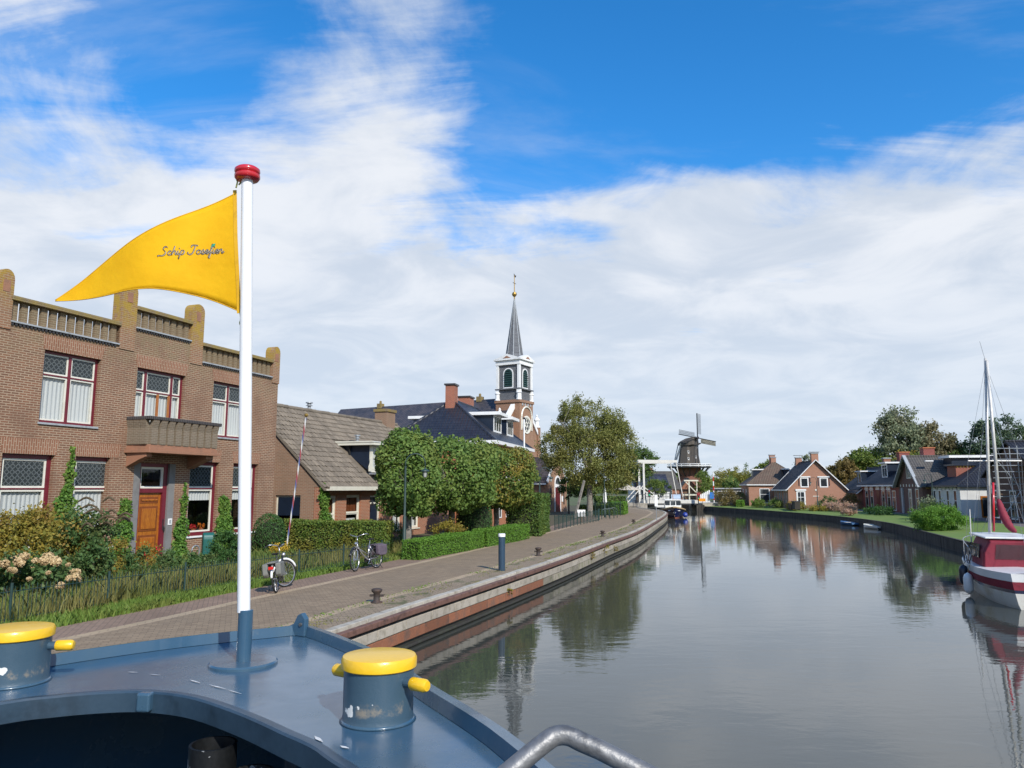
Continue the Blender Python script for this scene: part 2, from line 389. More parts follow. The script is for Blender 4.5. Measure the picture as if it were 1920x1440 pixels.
# widths from the quay edge inwards: quayside strip, line of bricks, carriageway, line of bricks, footway
def offs(i, w): return QUAY[i] + QN[i] * w
def wid(i):
    y = QUAY[i].y; t = min(max((y - 14) / 60, 0), 1)
    e = lerp(1.0, 1.35, t); b = 0.26; car = lerp(2.55, 3.6, t); f = lerp(1.0, 1.5, t)
    return [0.17, e, e + b, e + b + car, e + 2*b + car, e + 2*b + car + f]
def strip(name, ia, ib, mat, z, z2=None):
    mb = MB(); vs = []
    for i in range(len(QUAY)):
        w = wid(i); p = offs(i, w[ia]); q = offs(i, w[ib] if ib is not None else 500)
        if ib is None: q = Vector((-900, p.y * 1.0 + (p.y - 40) * 12))
        vs += [(p.x, p.y, z), (q.x, q.y, z if z2 is None else z2)]
    mb.add(vs, [(2*i, 2*i+2, 2*i+3, 2*i+1) for i in range(len(QUAY)-1)][::-1])
    mb.f = [tuple(reversed(f)) for f in mb.f]
    return struct(mb.build(name, mat))
strip('quayside', 0, 1, M_edge, ZS)
strip('brick_line', 1, 2, M_band, ZS)
strip('road', 2, 3, M_pave, ZS)
strip('brick_line', 3, 4, M_band, ZS)
strip('footpath', 4, 5, M_walk, ZS)
# garden ground behind the footway, out to the horizon
mb = MB(); vs = []
for i in range(len(QUAY)):
    p = offs(i, wid(i)[5]); vs += [(p.x, p.y, ZS - .004), (p.x - 60, p.y + 20, ZS + .1)]
mb.add(vs, [(2*i, 2*i+2, 2*i+3, 2*i+1) for i in range(len(QUAY)-1)])
struct(mb.build('ground', M_soil))
mb = MB(); mb.add([(-3000,-60,.5),(-9,-60,.5),(-13.2,-14,.6),(-40,100,.6),(16,124,.6),(16,4000,.5),(-3000,4000,.5)], [(0,1,2,3,4,5,6)])
struct(mb.build('ground', M_far))
mb = MB(); mb.add([(14,124,.62),(24,124,.62),(24,150,.62),(14,150,.62)], [(0,1,2,3)]); struct(mb.build('ground', M_far))
mb = MB(); mb.add([(15.5,150,.6),(3000,150,.6),(3000,4000,.5),(15.5,4000,.5)], [(0,1,2,3)]); struct(mb.build('ground', M_far))

# right bank
BANK = crom([(13,-20),(16.5,5),(19.6,22),(22.2,35),(25.9,47.5),(29.3,58),(31.3,69),(31.7,82),(30.6,98),(29.0,112),(28.4,124),(28.4,150)], 8)
BN = [-v for v in normals(BANK)]
LAWN_W = 6.5
def bstrip(name, w0, w1, mat, z0, z1):
    vs = []
    for p, n in zip(BANK, BN):
        a = p + n * w0; b = p + n * w1; vs += [(a.x, a.y, z0), (b.x, b.y, z1)]
    m = MB().add(vs, [(2*i, 2*i+1, 2*i+3, 2*i+2) for i in range(len(BANK)-1)])
    return struct(m.build(name, mat))
bstrip('lawn', 0.12, LAWN_W, M_turf, 0.62, 0.84)
M_lane = paint('lane_clinkers', (0.15,0.125,0.115), 0.9, var=0.2, scale=2, bump=0.3)
bstrip('lane', LAWN_W, LAWN_W + 3.0, M_lane, 0.84, 0.86)
bstrip('ground', LAWN_W + 3.0, LAWN_W + 32, M_turf, 0.856, 0.9)
mb = MB(); mb.add([(70,-60,.84),(3000,-60,.6),(3000,150,.6),(28.5,150,.6),(45,100,.84),(50,30,.84)], [(0,1,2,3,4,5)]); struct(mb.build('ground', M_far))

# water
def water_mat():
    m, nt, b = base_mat('canal_water'); MATS['canal_water'] = m
    b.inputs['Base Color'].default_value = (0.050, 0.054, 0.046, 1); b.inputs['Roughness'].default_value = 0.015
    b.inputs['IOR'].default_value = 1.58; b.inputs['Specular IOR Level'].default_value = 0.5
    tc = N(nt, 'TexCoord'); hs = None
    def wave(scale, rot, sx, sy, det, amp, dist):
        nonlocal hs
        mp = N(nt, 'Mapping'); mp.inputs['Rotation'].default_value = (0,0,rad(rot)); mp.inputs['Scale'].default_value = (sx, sy, 1); L(nt, tc.outputs['Object'], mp.inputs[0])
        n = N(nt, 'TexNoise', i_Scale=scale, i_Detail=det, i_Roughness=0.5, i_Distortion=dist); L(nt, mp.outputs[0], n.inputs['Vector'])
        h = math_(nt, 'MULTIPLY', n.outputs[0], amp); hs = h if hs is None else math_(nt, 'ADD', hs, h)
    wave(1.1, 12, 0.5, 1.0, 2.0, 0.42, 0.4)
    wave(4.5, -8, 0.5, 1.0, 3.0, 0.17, 0.6)
    wave(14.0, 5, 0.6, 1.0, 2.0, 0.035, 0.3)
    patch = N(nt, 'TexNoise', i_Scale=0.06, i_Detail=3.0); L(nt, tc.outputs['Object'], patch.inputs['Vector'])
    st = math_(nt, 'ADD', math_(nt, 'MULTIPLY', ramp_(nt, patch.outputs[0], 0.4, 0.65), 0.6), 0.4)
    bp = N(nt, 'Bump', i_Distance=0.019); L(nt, st, bp.inputs['Strength']); L(nt, hs, bp.inputs['Height']); L(nt, bp.outputs[0], b.inputs['Normal'])
    return m
mb = MB(); mb.add([(-60,-60,0),(60,-60,0),(60,160,0),(-60,160,0)], [(0,1,2,3)])
struct(mb.build('canal_water', water_mat()))

# left quay wall: coping stones, timber beam, concrete courses, planks
M_conc = paint('quay_concrete', (0.36,0.32,0.26), 0.85, var=0.2, scale=3.5, bump=0.5, bscale=25, col2=(0.20,0.175,0.13), rnd=.14)
M_cope = paint('coping_concrete', (0.42,0.385,0.32), 0.85, var=0.2, scale=4, bump=0.4, bscale=30, col2=(0.24,0.21,0.16), rnd=.12)
M_beam = paint('fender_timber', (0.14,0.07,0.05), 0.75, var=0.3, scale=5, bump=0.5, bscale=18, rnd=.15)
M_plank = paint('rust_planks', (0.22,0.085,0.042), 0.8, var=0.3, scale=3, bump=0.5, bscale=15, col2=(0.12,0.07,0.05), rnd=.28)
M_pile = paint('sheet_pile', (0.03,0.027,0.022), 0.7, var=0.3, scale=3, bump=0.3, col2=(0.045,0.05,0.03))
M_moss = paint('mossy_concrete', (0.25,0.22,0.17), 0.9, var=0.3, scale=4, bump=0.6, bscale=20, col2=(0.11,0.115,0.05), rnd=.2)
quay = thing('quay_wall', 'concrete and timber quay wall curving along the brick street', 'quay wall')
def curve_len(cv):
    s = [0]
    for a, b in zip(cv, cv[1:]): s.append(s[-1] + (b - a).length)
    return s
QS = curve_len(QUAY)
def at_s(cv, S, s):
    s = min(max(s, 0), S[-1] - 1e-6); i = max(k for k in range(len(S)) if S[k] <= s); i = min(i, len(cv) - 2)
    t = (s - S[i]) / (S[i+1] - S[i]); p = cv[i].lerp(cv[i+1], t); d = (cv[i+1] - cv[i]).normalized()
    d0 = (cv[i] - cv[max(i-1,0)]).normalized() if i else d
    return p, d
def seg(name, s0, s1, o0, o1, z0, z1, mat, gap=0.012, bev=0.012, cv=None, S=None, par=None, jit=0):
    """straight piece following the quay line; o = offset, positive towards land"""
    cv = cv or QUAY; S = S or QS; par = par or quay
    n = max(1, int(round((s1 - s0) / 1.2))); mbs = MB(); rows = []
    for k in range(n + 1):
        p, d = at_s(cv, S, lerp(s0 + gap, s1 - gap, k / n)); nn = Vector((-d.y, d.x)); rows.append((p + nn * o0, p + nn * o1))
    j = RN.uniform(-jit, jit); vs = []
    for a, b in rows: vs += [(a.x, a.y, z0), (b.x, b.y, z0), (b.x, b.y, z1 + j), (a.x, a.y, z1 + j)]
    fs = [(0,1,2,3), tuple(4*n+q for q in (3,2,1,0))]
    for k in range(n):
        for q in range(4): fs.append((4*k+q, 4*k+4+q, 4*k+4+(q+1)%4, 4*k+(q+1)%4))
    mbs.add(vs, fs); mbs.f = [tuple(reversed(f)) for f in mbs.f]
    return mbs.build(name, mat, par, bevel=bev)
s_start = next(QS[i] for i in range(len(QUAY)) if QUAY[i].y > 9); s_end = QS[-1]
seg('sheet_piling', s_start - 18, s_end, 0.0, 0.2, -1.2, 0.70, M_pile, bev=0)
s = s_start; k = 0
while s < s_end - 1:
    near = s < s_start + 40
    st = 1.25 if near else 2.2
    e = min(s + st, s_end)
    seg('coping_stone', s, e, -0.02, 0.165, 0.70, ZS + 0.035, M_cope, jit=0.006)
    seg('concrete_block', s + .3, min(e + .3, s_end), -0.10, -0.005, 0.40, 0.60, M_conc, gap=0.008)
    seg('plank' if s < s_start + 17 else 'concrete_block', s, e, -0.085, -0.005, 0.16, 0.385, M_plank if s < s_start + 17 else M_moss, gap=0.008)
    s = e
s = s_start
while s < s_end - 1:
    e = min(s + 4.0, s_end); seg('timber_beam', s, e, -0.17, -0.025, 0.675, 0.79, M_beam, gap=0.006, bev=0.015); s = e
s = s_start
while s < s_end - 1:
    e = min(s + 6.0, s_end); seg('waterline_waling', s, e, -0.14, 0.0, 0.02, 0.075, M_pile, gap=0.004); s = e
# right bank revetment: upright timber boards with a rail
M_rev = paint('revetment_timber', (0.045,0.038,0.030), 0.85, var=0.35, scale=2.5, bump=0.5, bscale=12, col2=(0.08,0.07,0.05), rnd=.25)
BS = curve_len(BANK)
bank = thing('bank_revetment', 'dark timber board revetment along the lawn on the far bank', 'retaining wall')
sb0 = next(BS[i] for i in range(len(BANK)) if BANK[i].y > 26)
seg('backing', BS[1], BS[-1], -0.14, -0.06, -1.0, 0.60, M_pile, bev=0, cv=BANK, S=BS, par=bank)
s = sb0; bmesh_ = None; nb = 0
while s < BS[-1] - 30 and nb < 290:
    st = 0.30 if s < sb0 + 60 else 0.5
    p, d = at_s(BANK, BS, s)
    if bmesh_ is None: bmesh_ = MB().box(-0.13, 0.13, -0.03, 0.03, -0.6, 0.60).mesh('board', M_rev)
    o = inst(bmesh_, 'board', bank, (p.x, p.y, RN.uniform(-.025, .015)), (0, 0, math.atan2(d.y, d.x)), (st / 0.28, 1 + RN.uniform(0, .6), 1)); nb += 1
    s += st
s = sb0 - 12
while s < BS[-1] - 4:
    e = min(s + 4, BS[-1]); seg('capping_rail', s, e, -0.10, 0.06, 0.60, 0.665, M_rev, cv=BANK, S=BS, par=bank, bev=0.01); s = e
# ---------------------------------------------------------------- the ship we stand on
ZD = 2.37
def shippaint():
    m, nt, b = base_mat('ship_blue_paint'); MATS['ship_blue_paint'] = m
    tc = N(nt, 'TexCoord')
    n = N(nt, 'TexNoise', i_Scale=2.2, i_Detail=7.0, i_Roughness=0.6); L(nt, tc.outputs['Object'], n.inputs['Vector'])
    c = mix_(nt, ramp_(nt, n.outputs[0], 0.4, 0.7), (0.036,0.090,0.150), (0.048,0.098,0.142))
    # dull rubbed patches and white chips
    n2 = N(nt, 'TexNoise', i_Scale=9.0, i_Detail=6.0, i_Roughness=0.75); L(nt, tc.outputs['Object'], n2.inputs['Vector'])
    c = mix_(nt, math_(nt, 'MULTIPLY', ramp_(nt, n2.outputs[0], 0.56, 0.7), 0.35), c, (0.12,0.15,0.17))
    n3 = N(nt, 'TexNoise', i_Scale=5.5, i_Detail=3.0, i_Roughness=0.55); L(nt, tc.outputs['Object'], n3.inputs['Vector'])
    chip = ramp_(nt, n3.outputs[0], 0.745, 0.755)
    c = mix_(nt, chip, c, (0.62,0.62,0.6))
    L(nt, c, b.inputs['Base Color'])
    L(nt, math_(nt, 'ADD', math_(nt, 'MULTIPLY', ramp_(nt, n.outputs[0], 0.35, 0.7), 0.14), 0.17), b.inputs['Roughness'])
    b.inputs['Coat Weight'].default_value = 0.35; b.inputs['Coat Roughness'].default_value = 0.12
    n4 = N(nt, 'TexNoise', i_Scale=3.0, i_Detail=3.0); L(nt, tc.outputs['Object'], n4.inputs['Vector'])
    n5 = N(nt, 'TexNoise', i_Scale=70.0, i_Detail=2.0); L(nt, tc.outputs['Object'], n5.inputs['Vector'])
    hh = math_(nt, 'ADD', n4.outputs[0], math_(nt, 'MULTIPLY', n5.outputs[0], 0.04))
    bp = N(nt, 'Bump', i_Strength=0.25, i_Distance=0.03); L(nt, hh, bp.inputs['Height']); L(nt, bp.outputs[0], b.inputs['Normal'])
    return m
M_ship = shippaint()
M_black = paint('hold_shade_black', (0.004,0.005,0.006), 0.7, var=0.2, scale=4)  # shade inside the well put into the colour, near black throughout
M_yel = paint('yellow_deck_paint', (0.80,0.47,0.012), 0.35, var=0.06, scale=6, coat=0.3, bump=0.1)
M_white = paint('white_gloss_paint', (0.80,0.80,0.79), 0.3, var=0.03, scale=2, coat=0.3)
M_red = paint('red_gloss_paint', (0.55,0.02,0.03), 0.25, var=0.06, scale=4, coat=0.4)
M_steel = paint('dull_steel', (0.20,0.20,0.20), 0.5, metal=0.55, var=0.3, scale=9, bump=0.15, bscale=60, col2=(0.09,0.09,0.09))
ship = thing('ship', 'blue painted steel bow deck of the ship in the foreground', 'ship')
outer = crom([(-4.0,-1.5),(-3.95,0.6),(-3.62,2.4),(-3.15,3.62),(-2.79,4.25),(-2.22,4.86),(-1.62,5.27),(-1.47,5.33),(-1.33,5.24),(-0.81,4.53),(-0.41,3.77),(0.0,2.98),(0.24,2.2),(0.36,0.6),(0.38,-1.5)], 6)
inner = crom([(-3.35,-1.5),(-3.3,0.6),(-3.2,2.2),(-2.9,3.15),(-2.41,3.68),(-2.22,3.80),(-2.02,3.87),(-1.82,3.885),(-1.55,3.79),(-1.23,3.54),(-0.95,3.27),(-0.70,3.00),(-0.44,2.5),(-0.28,1.0),(-0.25,-1.5)], 6)
nO = len(outer)
def camber(p): return ZD
mb = MB(); vs = [(p.x, p.y, ZD) for p in outer] + [(p.x, p.y, ZD) for p in inner]
mb.add(vs, [(i, i + nO, i + nO + 1, i + 1) for i in range(nO - 1)])
# hull sides with flare
hull_low = [(lerp(p.x, -1.75, 0.10), lerp(p.y, 2.2, 0.05), 0.2) for p in outer]
mb.build('deck_plate', M_ship, ship)
mb = MB(); mb.add([(p.x, p.y, ZD + .01) for p in outer] + [(q[0], q[1], -0.3) for q in hull_low], [(i, i + 1, i + 1 + nO, i + nO) for i in range(nO - 1)])
mb.build('hull_side', M_ship, ship, smooth=True)
# raised rim along the outer edge
mb = MB(); vs = []
for i, p in enumerate(outer):
    d = (outer[min(i+1,nO-1)] - outer[max(i-1,0)]).normalized(); nrm = Vector((d.y, -d.x))
    a = p - nrm * 0.012; b_ = p + nrm * 0.035
    c0 = p + nrm * 0.0
    vs += [(p.x - nrm.x*.03, p.y - nrm.y*.03, ZD - .06), (p.x - nrm.x*.03, p.y - nrm.y*.03, ZD + .055), (b_.x, b_.y, ZD + .065), (b_.x + nrm.x*.012, b_.y + nrm.y*.012, ZD + .002)]
mb.add(vs, [(4*i+q, 4*i+q+1, 4*i+q+5, 4*i+q+4) for i in range(nO-1) for q in range(3)])
mb.build('rim', M_ship, ship, smooth=False)
# rolled inner edge with downstand
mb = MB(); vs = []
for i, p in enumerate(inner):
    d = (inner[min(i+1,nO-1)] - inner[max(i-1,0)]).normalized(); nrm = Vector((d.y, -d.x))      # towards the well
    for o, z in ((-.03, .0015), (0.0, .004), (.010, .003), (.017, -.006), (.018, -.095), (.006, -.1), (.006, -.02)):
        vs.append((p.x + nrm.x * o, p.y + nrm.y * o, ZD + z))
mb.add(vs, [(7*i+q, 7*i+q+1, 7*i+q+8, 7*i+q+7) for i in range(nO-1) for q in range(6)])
smooth_by_angle(mb.build('inner_edge', paint('inner_edge_shade', (0.026,0.052,0.080), 0.4, var=0.15, scale=5, coat=0.1), ship), 28)  # darker than the deck blue: this face's shade is put into the colour
# well below
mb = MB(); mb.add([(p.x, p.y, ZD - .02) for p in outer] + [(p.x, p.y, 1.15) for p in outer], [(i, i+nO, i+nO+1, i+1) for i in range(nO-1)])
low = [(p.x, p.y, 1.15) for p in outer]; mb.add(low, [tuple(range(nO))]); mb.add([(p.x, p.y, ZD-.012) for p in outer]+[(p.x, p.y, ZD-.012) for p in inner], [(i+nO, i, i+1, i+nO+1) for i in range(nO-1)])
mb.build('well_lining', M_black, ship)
# lug on the inner edge
mb = MB(); mb.box(-0.035, 0.035, -0.05, 0.0, -0.085, 0.004)
o = mb.build('lug', M_ship, ship, bevel=0.01); o.location = (-1.80, 3.875, ZD); o.rotation_euler = (0, 0, rad(-6))
# stem head fin
mb = MB(); mb.prism([(-0.09,-.02),(0.085,-.02),(0.085,.10),(0.05,.135),(0.015,.12),(-0.02,.06),(-0.055,.045),(-0.09,.035)], -0.02, 0.02)
o = mb.build('stem_fin', M_ship, ship, bevel=0.006); o.location = (-1.47, 5.30, ZD + .02); o.rotation_euler = (0, 0, rad(-30))
mb = MB().tube([(0,-.03,0),(0,.03,0)], 0.012, 10); e = mb.build('pin', M_steel, o); e.location = (0.05, 0, .06)
# mooring bitts with yellow caps
def bitt(x, y, rot, r, h, label=None):
    def wear():
        if 'bitt_paint' in MATS: return MATS['bitt_paint']
        m, nt, b = base_mat('bitt_paint'); MATS['bitt_paint'] = m
        tc = N(nt, 'TexCoord'); sp = N(nt, 'SeparateXYZ'); L(nt, tc.outputs['Object'], sp.inputs[0]); oi = N(nt, 'ObjectInfo'); va = N(nt, 'VectorMath', operation='ADD'); L(nt, tc.outputs['Object'], va.inputs[0]); cb_ = N(nt, 'CombineXYZ'); L(nt, oi.outputs['Random'], cb_.inputs[0]); L(nt, cb_.outputs[0], va.inputs[1])
        n = N(nt, 'TexNoise', i_Scale=16.0, i_Detail=8.0, i_Roughness=0.72); L(nt, va.outputs[0], n.inputs['Vector'])
        band = math_(nt, 'MULTIPLY', ramp_(nt, sp.outputs[2], 0.02, 0.06), math_(nt, 'SUBTRACT', 1.0, ramp_(nt, sp.outputs[2], 0.06, 0.16)))
        w = ramp_(nt, math_(nt, 'ADD', math_(nt, 'MULTIPLY', n.outputs[0], 0.75), math_(nt, 'MULTIPLY', band, 0.2)), 0.53, 0.70)
        n2 = N(nt, 'TexNoise', i_Scale=9.0, i_Detail=4.0); L(nt, va.outputs[0], n2.inputs['Vector'])
        c = mix_(nt, math_(nt, 'MULTIPLY', w, 0.75), (0.045,0.085,0.12), (0.27,0.23,0.17))
        w2 = ramp_(nt, math_(nt, 'ADD', n2.outputs[0], math_(nt, 'MULTIPLY', band, 0.12)), 0.70, 0.715)
        c = mix_(nt, w2, c, (0.7,0.7,0.66))
        L(nt, c, b.inputs['Base Color']); b.inputs['Roughness'].default_value = 0.35; b.inputs['Coat Weight'].default_value = 0.2
        bp = N(nt, 'Bump', i_Strength=0.3, i_Distance=0.01); L(nt, n.outputs[0], bp.inputs['Height']); L(nt, bp.outputs[0], b.inputs['Normal'])
        return m
    b = MB().lathe([(r*1.05,0),(r*1.02,.012),(r*1.0,.03),(r,h*.5),(r,h)], 48).build('bitt', wear(), ship)
    smooth_by_angle(b, 50); b.location = (x, y, ZD); b.rotation_euler = (0, 0, rot)
    c = MB().lathe([(r+.006,h-.045),(r+.012,h-.04),(r+.013,h-.006),(r+.006,h+.006),(r-.02,h+.011),(.001,h+.013)], 48).build('cap', M_yel, b); smooth_by_angle(c, 35)
    for sgn in (1, -1):
        MB().tube([(sgn*(r-.02),0,h*.66),(sgn*(r+.052),0,h*.66)], 0.021, 16).build('pin_shank', MATS['bitt_paint'], b, smooth=False)
        q = MB().lathe([(.024,0),(.0275,.006),(.0275,.075),(.02,.087),(.001,.089)], 20).build('pin_grip', M_yel, b); smooth_by_angle(q, 35)
        q.location = (sgn*(r+.035), 0, h*.66); q.rotation_euler = (0, sgn*rad(90), 0)
    MB().lathe([(r*1.04,.0),(r*1.09,.002),(r*1.03,.012)], 40).build('weld_seam', M_ship, b, smooth=True)
    return b
bitt(-0.585, 3.43, rad(-33), 0.152, 0.265)
bitt(-2.60, 4.06, rad(8), 0.165, 0.27)
# scratches through to white undercoat
M_scuff = paint('bare_undercoat', (0.60,0.60,0.58), .6, var=.2, scale=30)
for (x0,y0,x1,y1,w_) in ((-2.10,4.262,-2.04,4.25,.010),(-1.96,4.212,-1.89,4.19,.007),(-1.69,4.092,-1.61,4.03,.013),(-1.55,3.995,-1.43,3.91,.012),(-1.42,3.90,-1.32,3.82,.008),(-.80,3.195,-.75,3.125,.022),(-.67,3.08,-.63,3.05,.02),(.02,3.06,.05,2.99,.02)):
    a, b = Vector((x0,y0,0)), Vector((x1,y1,0)); n_ = (b-a).orthogonal(); n_ = Vector((-(b-a).y,(b-a).x,0)).normalized()*w_/2; m_ = a.lerp(b,.45)
    MB().add([a-n_*.1, m_-n_, b-n_*.2, b+n_*.2, m_+n_*.8, a+n_*.1], [(0,1,2,3,4,5)]).build('paint_scratch', M_scuff, ship).location = (0,0,ZD+.0045)
# flag pole socket
sk = MB().lathe([(.19,0),(.19,.012),(.18,.02),(.001,.02)], 48).build('pole_base', M_ship, ship); smooth_by_angle(sk, 35); sk.location = (-1.54, 4.46, ZD)
so = MB().lathe([(.041,.02),(.041,.30),(.038,.303),(.001,.303)], 28).build('pole_socket', M_ship, sk); smooth_by_angle(so, 35)
# vent pipes standing in the well
M_pipe = paint('chipped_black_pipe', (0.006,0.007,0.008), 0.45, var=0.2, scale=6, col2=(0.30,0.31,0.31), lo=0.62, hi=0.63)
for x, y, z1, r in ((-1.37, 3.62, 2.21, .105), (-1.15, 3.50, 2.13, .095)):
    o = MB().lathe([(r,0),(r,z1-1.15),(r-.012,z1-1.15),(r-.012,z1-1.45)], 28, cap=False).build('vent_pipe', M_pipe, ship); smooth_by_angle(o, 40); o.location = (x, y, 1.15)
# rounded locker in the well at the left
o = MB().lathe([(.42,0),(.42,.55),(.40,.62),(.34,.66),(.001,.68)], 36).build('locker_drum', M_ship, ship); smooth_by_angle(o, 40); o.location = (-2.72, 3.05, 1.5)
# flag pole
fp = thing('flag_pole', 'white flag pole with a red turned top standing on the blue deck', 'flag pole', (-1.54, 4.46, ZD))
fp.rotation_euler = (0, rad(-2.35), 0)
o = MB().lathe([(.0365,.29),(.0365,1.5),(.0345,2.925),(.001,2.927)], 32).build('pole', M_white, fp); smooth_by_angle(o, 40)
o = MB().lathe([(.033,2.91),(.066,2.914),(.077,2.928),(.077,2.945),(.068,2.952),(.073,2.957),(.078,2.967),(.076,2.982),(.062,2.993),(.001,2.999)], 36).build('truck', M_red, fp); smooth_by_angle(o, 50)
# handrail
hr = thing('handrail', 'bent grey steel handrail tube at the lower edge beside the water', 'handrail')
o = MB().tube([(-.31,1.31,2.665),(-.05,1.41,2.835)] + crom([(.040,1.446,2.893),(.063,1.455,2.907),(.081,1.461,2.915),(.104,1.462,2.915),(.128,1.456,2.906),(.16,1.449,2.895)], 5) + [(.27,1.425,2.848),(.62,1.35,2.70)], 0.0178, 20).build('tube', M_steel, hr, smooth=True)
# ---------------------------------------------------------------- pennant
M_flag = None
def flagmat():
    m = bpy.data.materials.new('yellow_flag_cloth'); m.use_nodes = True; nt = m.node_tree; nt.nodes.clear(); MATS['flag'] = m
    out = N(nt, 'OutputMaterial'); b = N(nt, 'BsdfPrincipled'); t = N(nt, 'BsdfTranslucent'); ms = N(nt, 'MixShader'); ms.inputs[0].default_value = 0.3
    tc = N(nt, 'TexCoord'); n = N(nt, 'TexNoise', i_Scale=3.0, i_Detail=5.0); L(nt, tc.outputs['Object'], n.inputs['Vector'])
    c = mix_(nt, ramp_(nt, n.outputs[0], 0.4, 0.7), (0.93,0.56,0.012), (0.87,0.50,0.009))
    L(nt, c, b.inputs['Base Color']); L(nt, c, t.inputs[0]); b.inputs['Roughness'].default_value = 0.7; b.inputs['Specular IOR Level'].default_value = 0.2
    w = N(nt, 'TexWave', i_Scale=160.0); L(nt, tc.outputs['Object'], w.inputs['Vector'])
    n2 = N(nt, 'TexNoise', i_Scale=6.0, i_Detail=4.0); L(nt, tc.outputs['Object'], n2.inputs['Vector'])
    bp = N(nt, 'Bump', i_Strength=0.35, i_Distance=0.03); L(nt, math_(nt, 'ADD', n2.outputs[0], math_(nt, 'MULTIPLY', w.outputs[0], 0.01)), bp.inputs['Height']); L(nt, bp.outputs[0], b.inputs['Normal'])
    L(nt, b.outputs[0], ms.inputs[1]); L(nt, t.outputs[0], ms.inputs[2]); L(nt, ms.outputs[0], out.inputs[0])
    return m
M_flag = flagmat()
flag = thing('pennant', 'yellow triangular pennant with ship name flying from the white pole', 'flag', (-1.54, 4.46, ZD))
# local frame: x along the cloth away from the pole (to the left), z up from the deck
FT = [(0.20,2.842),(0.32,2.787),(0.44,2.728),(0.63,2.632),(0.84,2.518),(1.04,2.390),(1.20,2.268),(1.325,2.168)]
FB = [(0.135,2.075),(0.30,2.145),(0.44,2.182),(0.63,2.207),(0.80,2.203),(0.95,2.185),(1.12,2.172),(1.325,2.162)]
ft = crom([(a, b) for a, b in FT], 8); fb = crom([(a, b) for a, b in FB], 8)
def fwave(x): return 0.045 * math.sin(x * 6.3 + 0.3) * min(1, x * 2.2) + 0.05 * x
nv = 16; vs = []
for a, b in zip(ft, fb):
    for j in range(nv + 1):
        t = j / nv; x = lerp(a.x, b.x, t); z = lerp(a.y, b.y, t)
        vs.append((-x, fwave(x) + 0.012 * math.sin(z * 9 + x * 5) * min(1, x * 3), z))
nu = len(ft)
cl = MB().add(vs, [(i*(nv+1)+j, i*(nv+1)+j+1, (i+1)*(nv+1)+j+1, (i+1)*(nv+1)+j) for i in range(nu-1) for j in range(nv)]).build('cloth', M_flag, flag, smooth=True, solid=0.0025)
def fpt(x, z, off=-0.004): return (-x, fwave(x) + 0.012 * math.sin(z * 9 + x * 5) * min(1, x * 3) + off, z)
# hems and stitched hoist band
M_hem = paint('flag_hem', (0.70,0.38,0.008), 0.75, var=0.1, scale=12)
vs = []
for j in range(17):
    t = j / 16; z = lerp(2.86, 2.062, t); x0 = lerp(0.196, 0.124, t)
    vs += [fpt(x0, z, -.004), fpt(x0 + .024, z, -.004)]
MB().add(vs, [(2*j, 2*j+1, 2*j+3, 2*j+2) for j in range(16)]).build('hoist_band', M_hem, flag, solid=0.003)
for cv in (ft, fb):
    MB().tube([fpt(p.x, p.y, 0) for p in cv], 0.0035, 6).build('hem', M_hem, flag, smooth=True)
M_clip = paint('brass_clip', (0.35,0.36,0.10), 0.4, metal=0.4, var=0.2, scale=10)
for z, dz, cx in ((2.895, .04, .165), (2.02, -.05, .10)):
    k = MB().tube(crom([(-cx-.022, -.002, z - dz*.9), (-cx-.012, -.01, z), (-cx-.02, .0, z + dz*.5), (-cx-.004, .0, z + dz), (-cx+.008, .01, z + dz*.4), (-cx-.008, .004, z - dz*.3)], 4), 0.005, 6)
    k.build('halyard_clip', M_clip, flag, smooth=True)
# embroidered ship name, single-stroke script letters (unit: x-height 1)
GL = {
 'S': ([[(1.5,1.9),(1.2,2.15),(.75,2.0),(.6,1.55),(.95,1.15),(1.2,.75),(1.0,.2),(.4,-.05),(-.2,.1),(-.5,-.1)]], 1.75),
 'c': ([[(.85,.75),(.6,1),(.2,.75),(.05,.3),(.3,0),(.65,.1),(1.0,.45)]], 1.0),
 'h': ([[(.0,0),(.45,1.9),(.5,2.1)],[(.12,.45),(.5,.95),(.8,.85),(.75,.4),(.8,.02),(1.15,.35)]], 1.15),
 'i': ([[(.25,.95),(.08,.3),(.2,0),(.6,.35)],[(.42,1.45),(.47,1.6)]], .6),
 'p': ([[(.35,1.05),(-.15,-1.0)],[(.2,.5),(.55,1),(.95,.8),(.8,.2),(.4,0),(.1,.2)]], 1.2),
 'J': ([[(.3,1.7),(.4,2.05),(.9,2.2),(1.7,2.1)],[(1.2,2.1),(.95,1.0),(.6,.15),(.1,-.1),(-.35,.15),(-.2,.5)]], 1.55),
 'o': ([[(.6,1),(.15,.75),(.1,.2),(.45,0),(.85,.3),(.85,.8),(.6,1),(.75,.8),(1.1,.85)]], 1.05),
 's': ([[(.1,.1),(.5,.95),(.55,1.1),(.75,.55),(.6,.05),(.2,0),(.7,.1),(1.05,.4)]], 1.0),
 'e': ([[(.1,.4),(.55,.5),(.75,.8),(.5,1),(.15,.7),(.1,.25),(.4,0),(.9,.35)]], .92),
 'f': ([[(.0,.3),(.6,1.2),(.85,2.0),(.65,2.25),(.5,1.6),(.2,-.6),(.05,-1.0),(-.05,-.7),(.3,0),(.8,.4)]], .85),
 'n': ([[(.0,.0),(.2,.95)],[(.1,.45),(.45,.95),(.75,.85),(.65,.3),(.75,.0),(1.2,.4)]], 1.15)}
M_thread = paint('grey_embroidery', (0.12,0.085,0.05), 0.6, var=0.2, scale=30)
M_thr2 = paint('pale_embroidery', (0.45,0.42,0.36), 0.6, var=0.2, scale=30)
M_grn = paint('green_embroidery', (0.03,0.35,0.20), 0.5, var=0.2, scale=30)
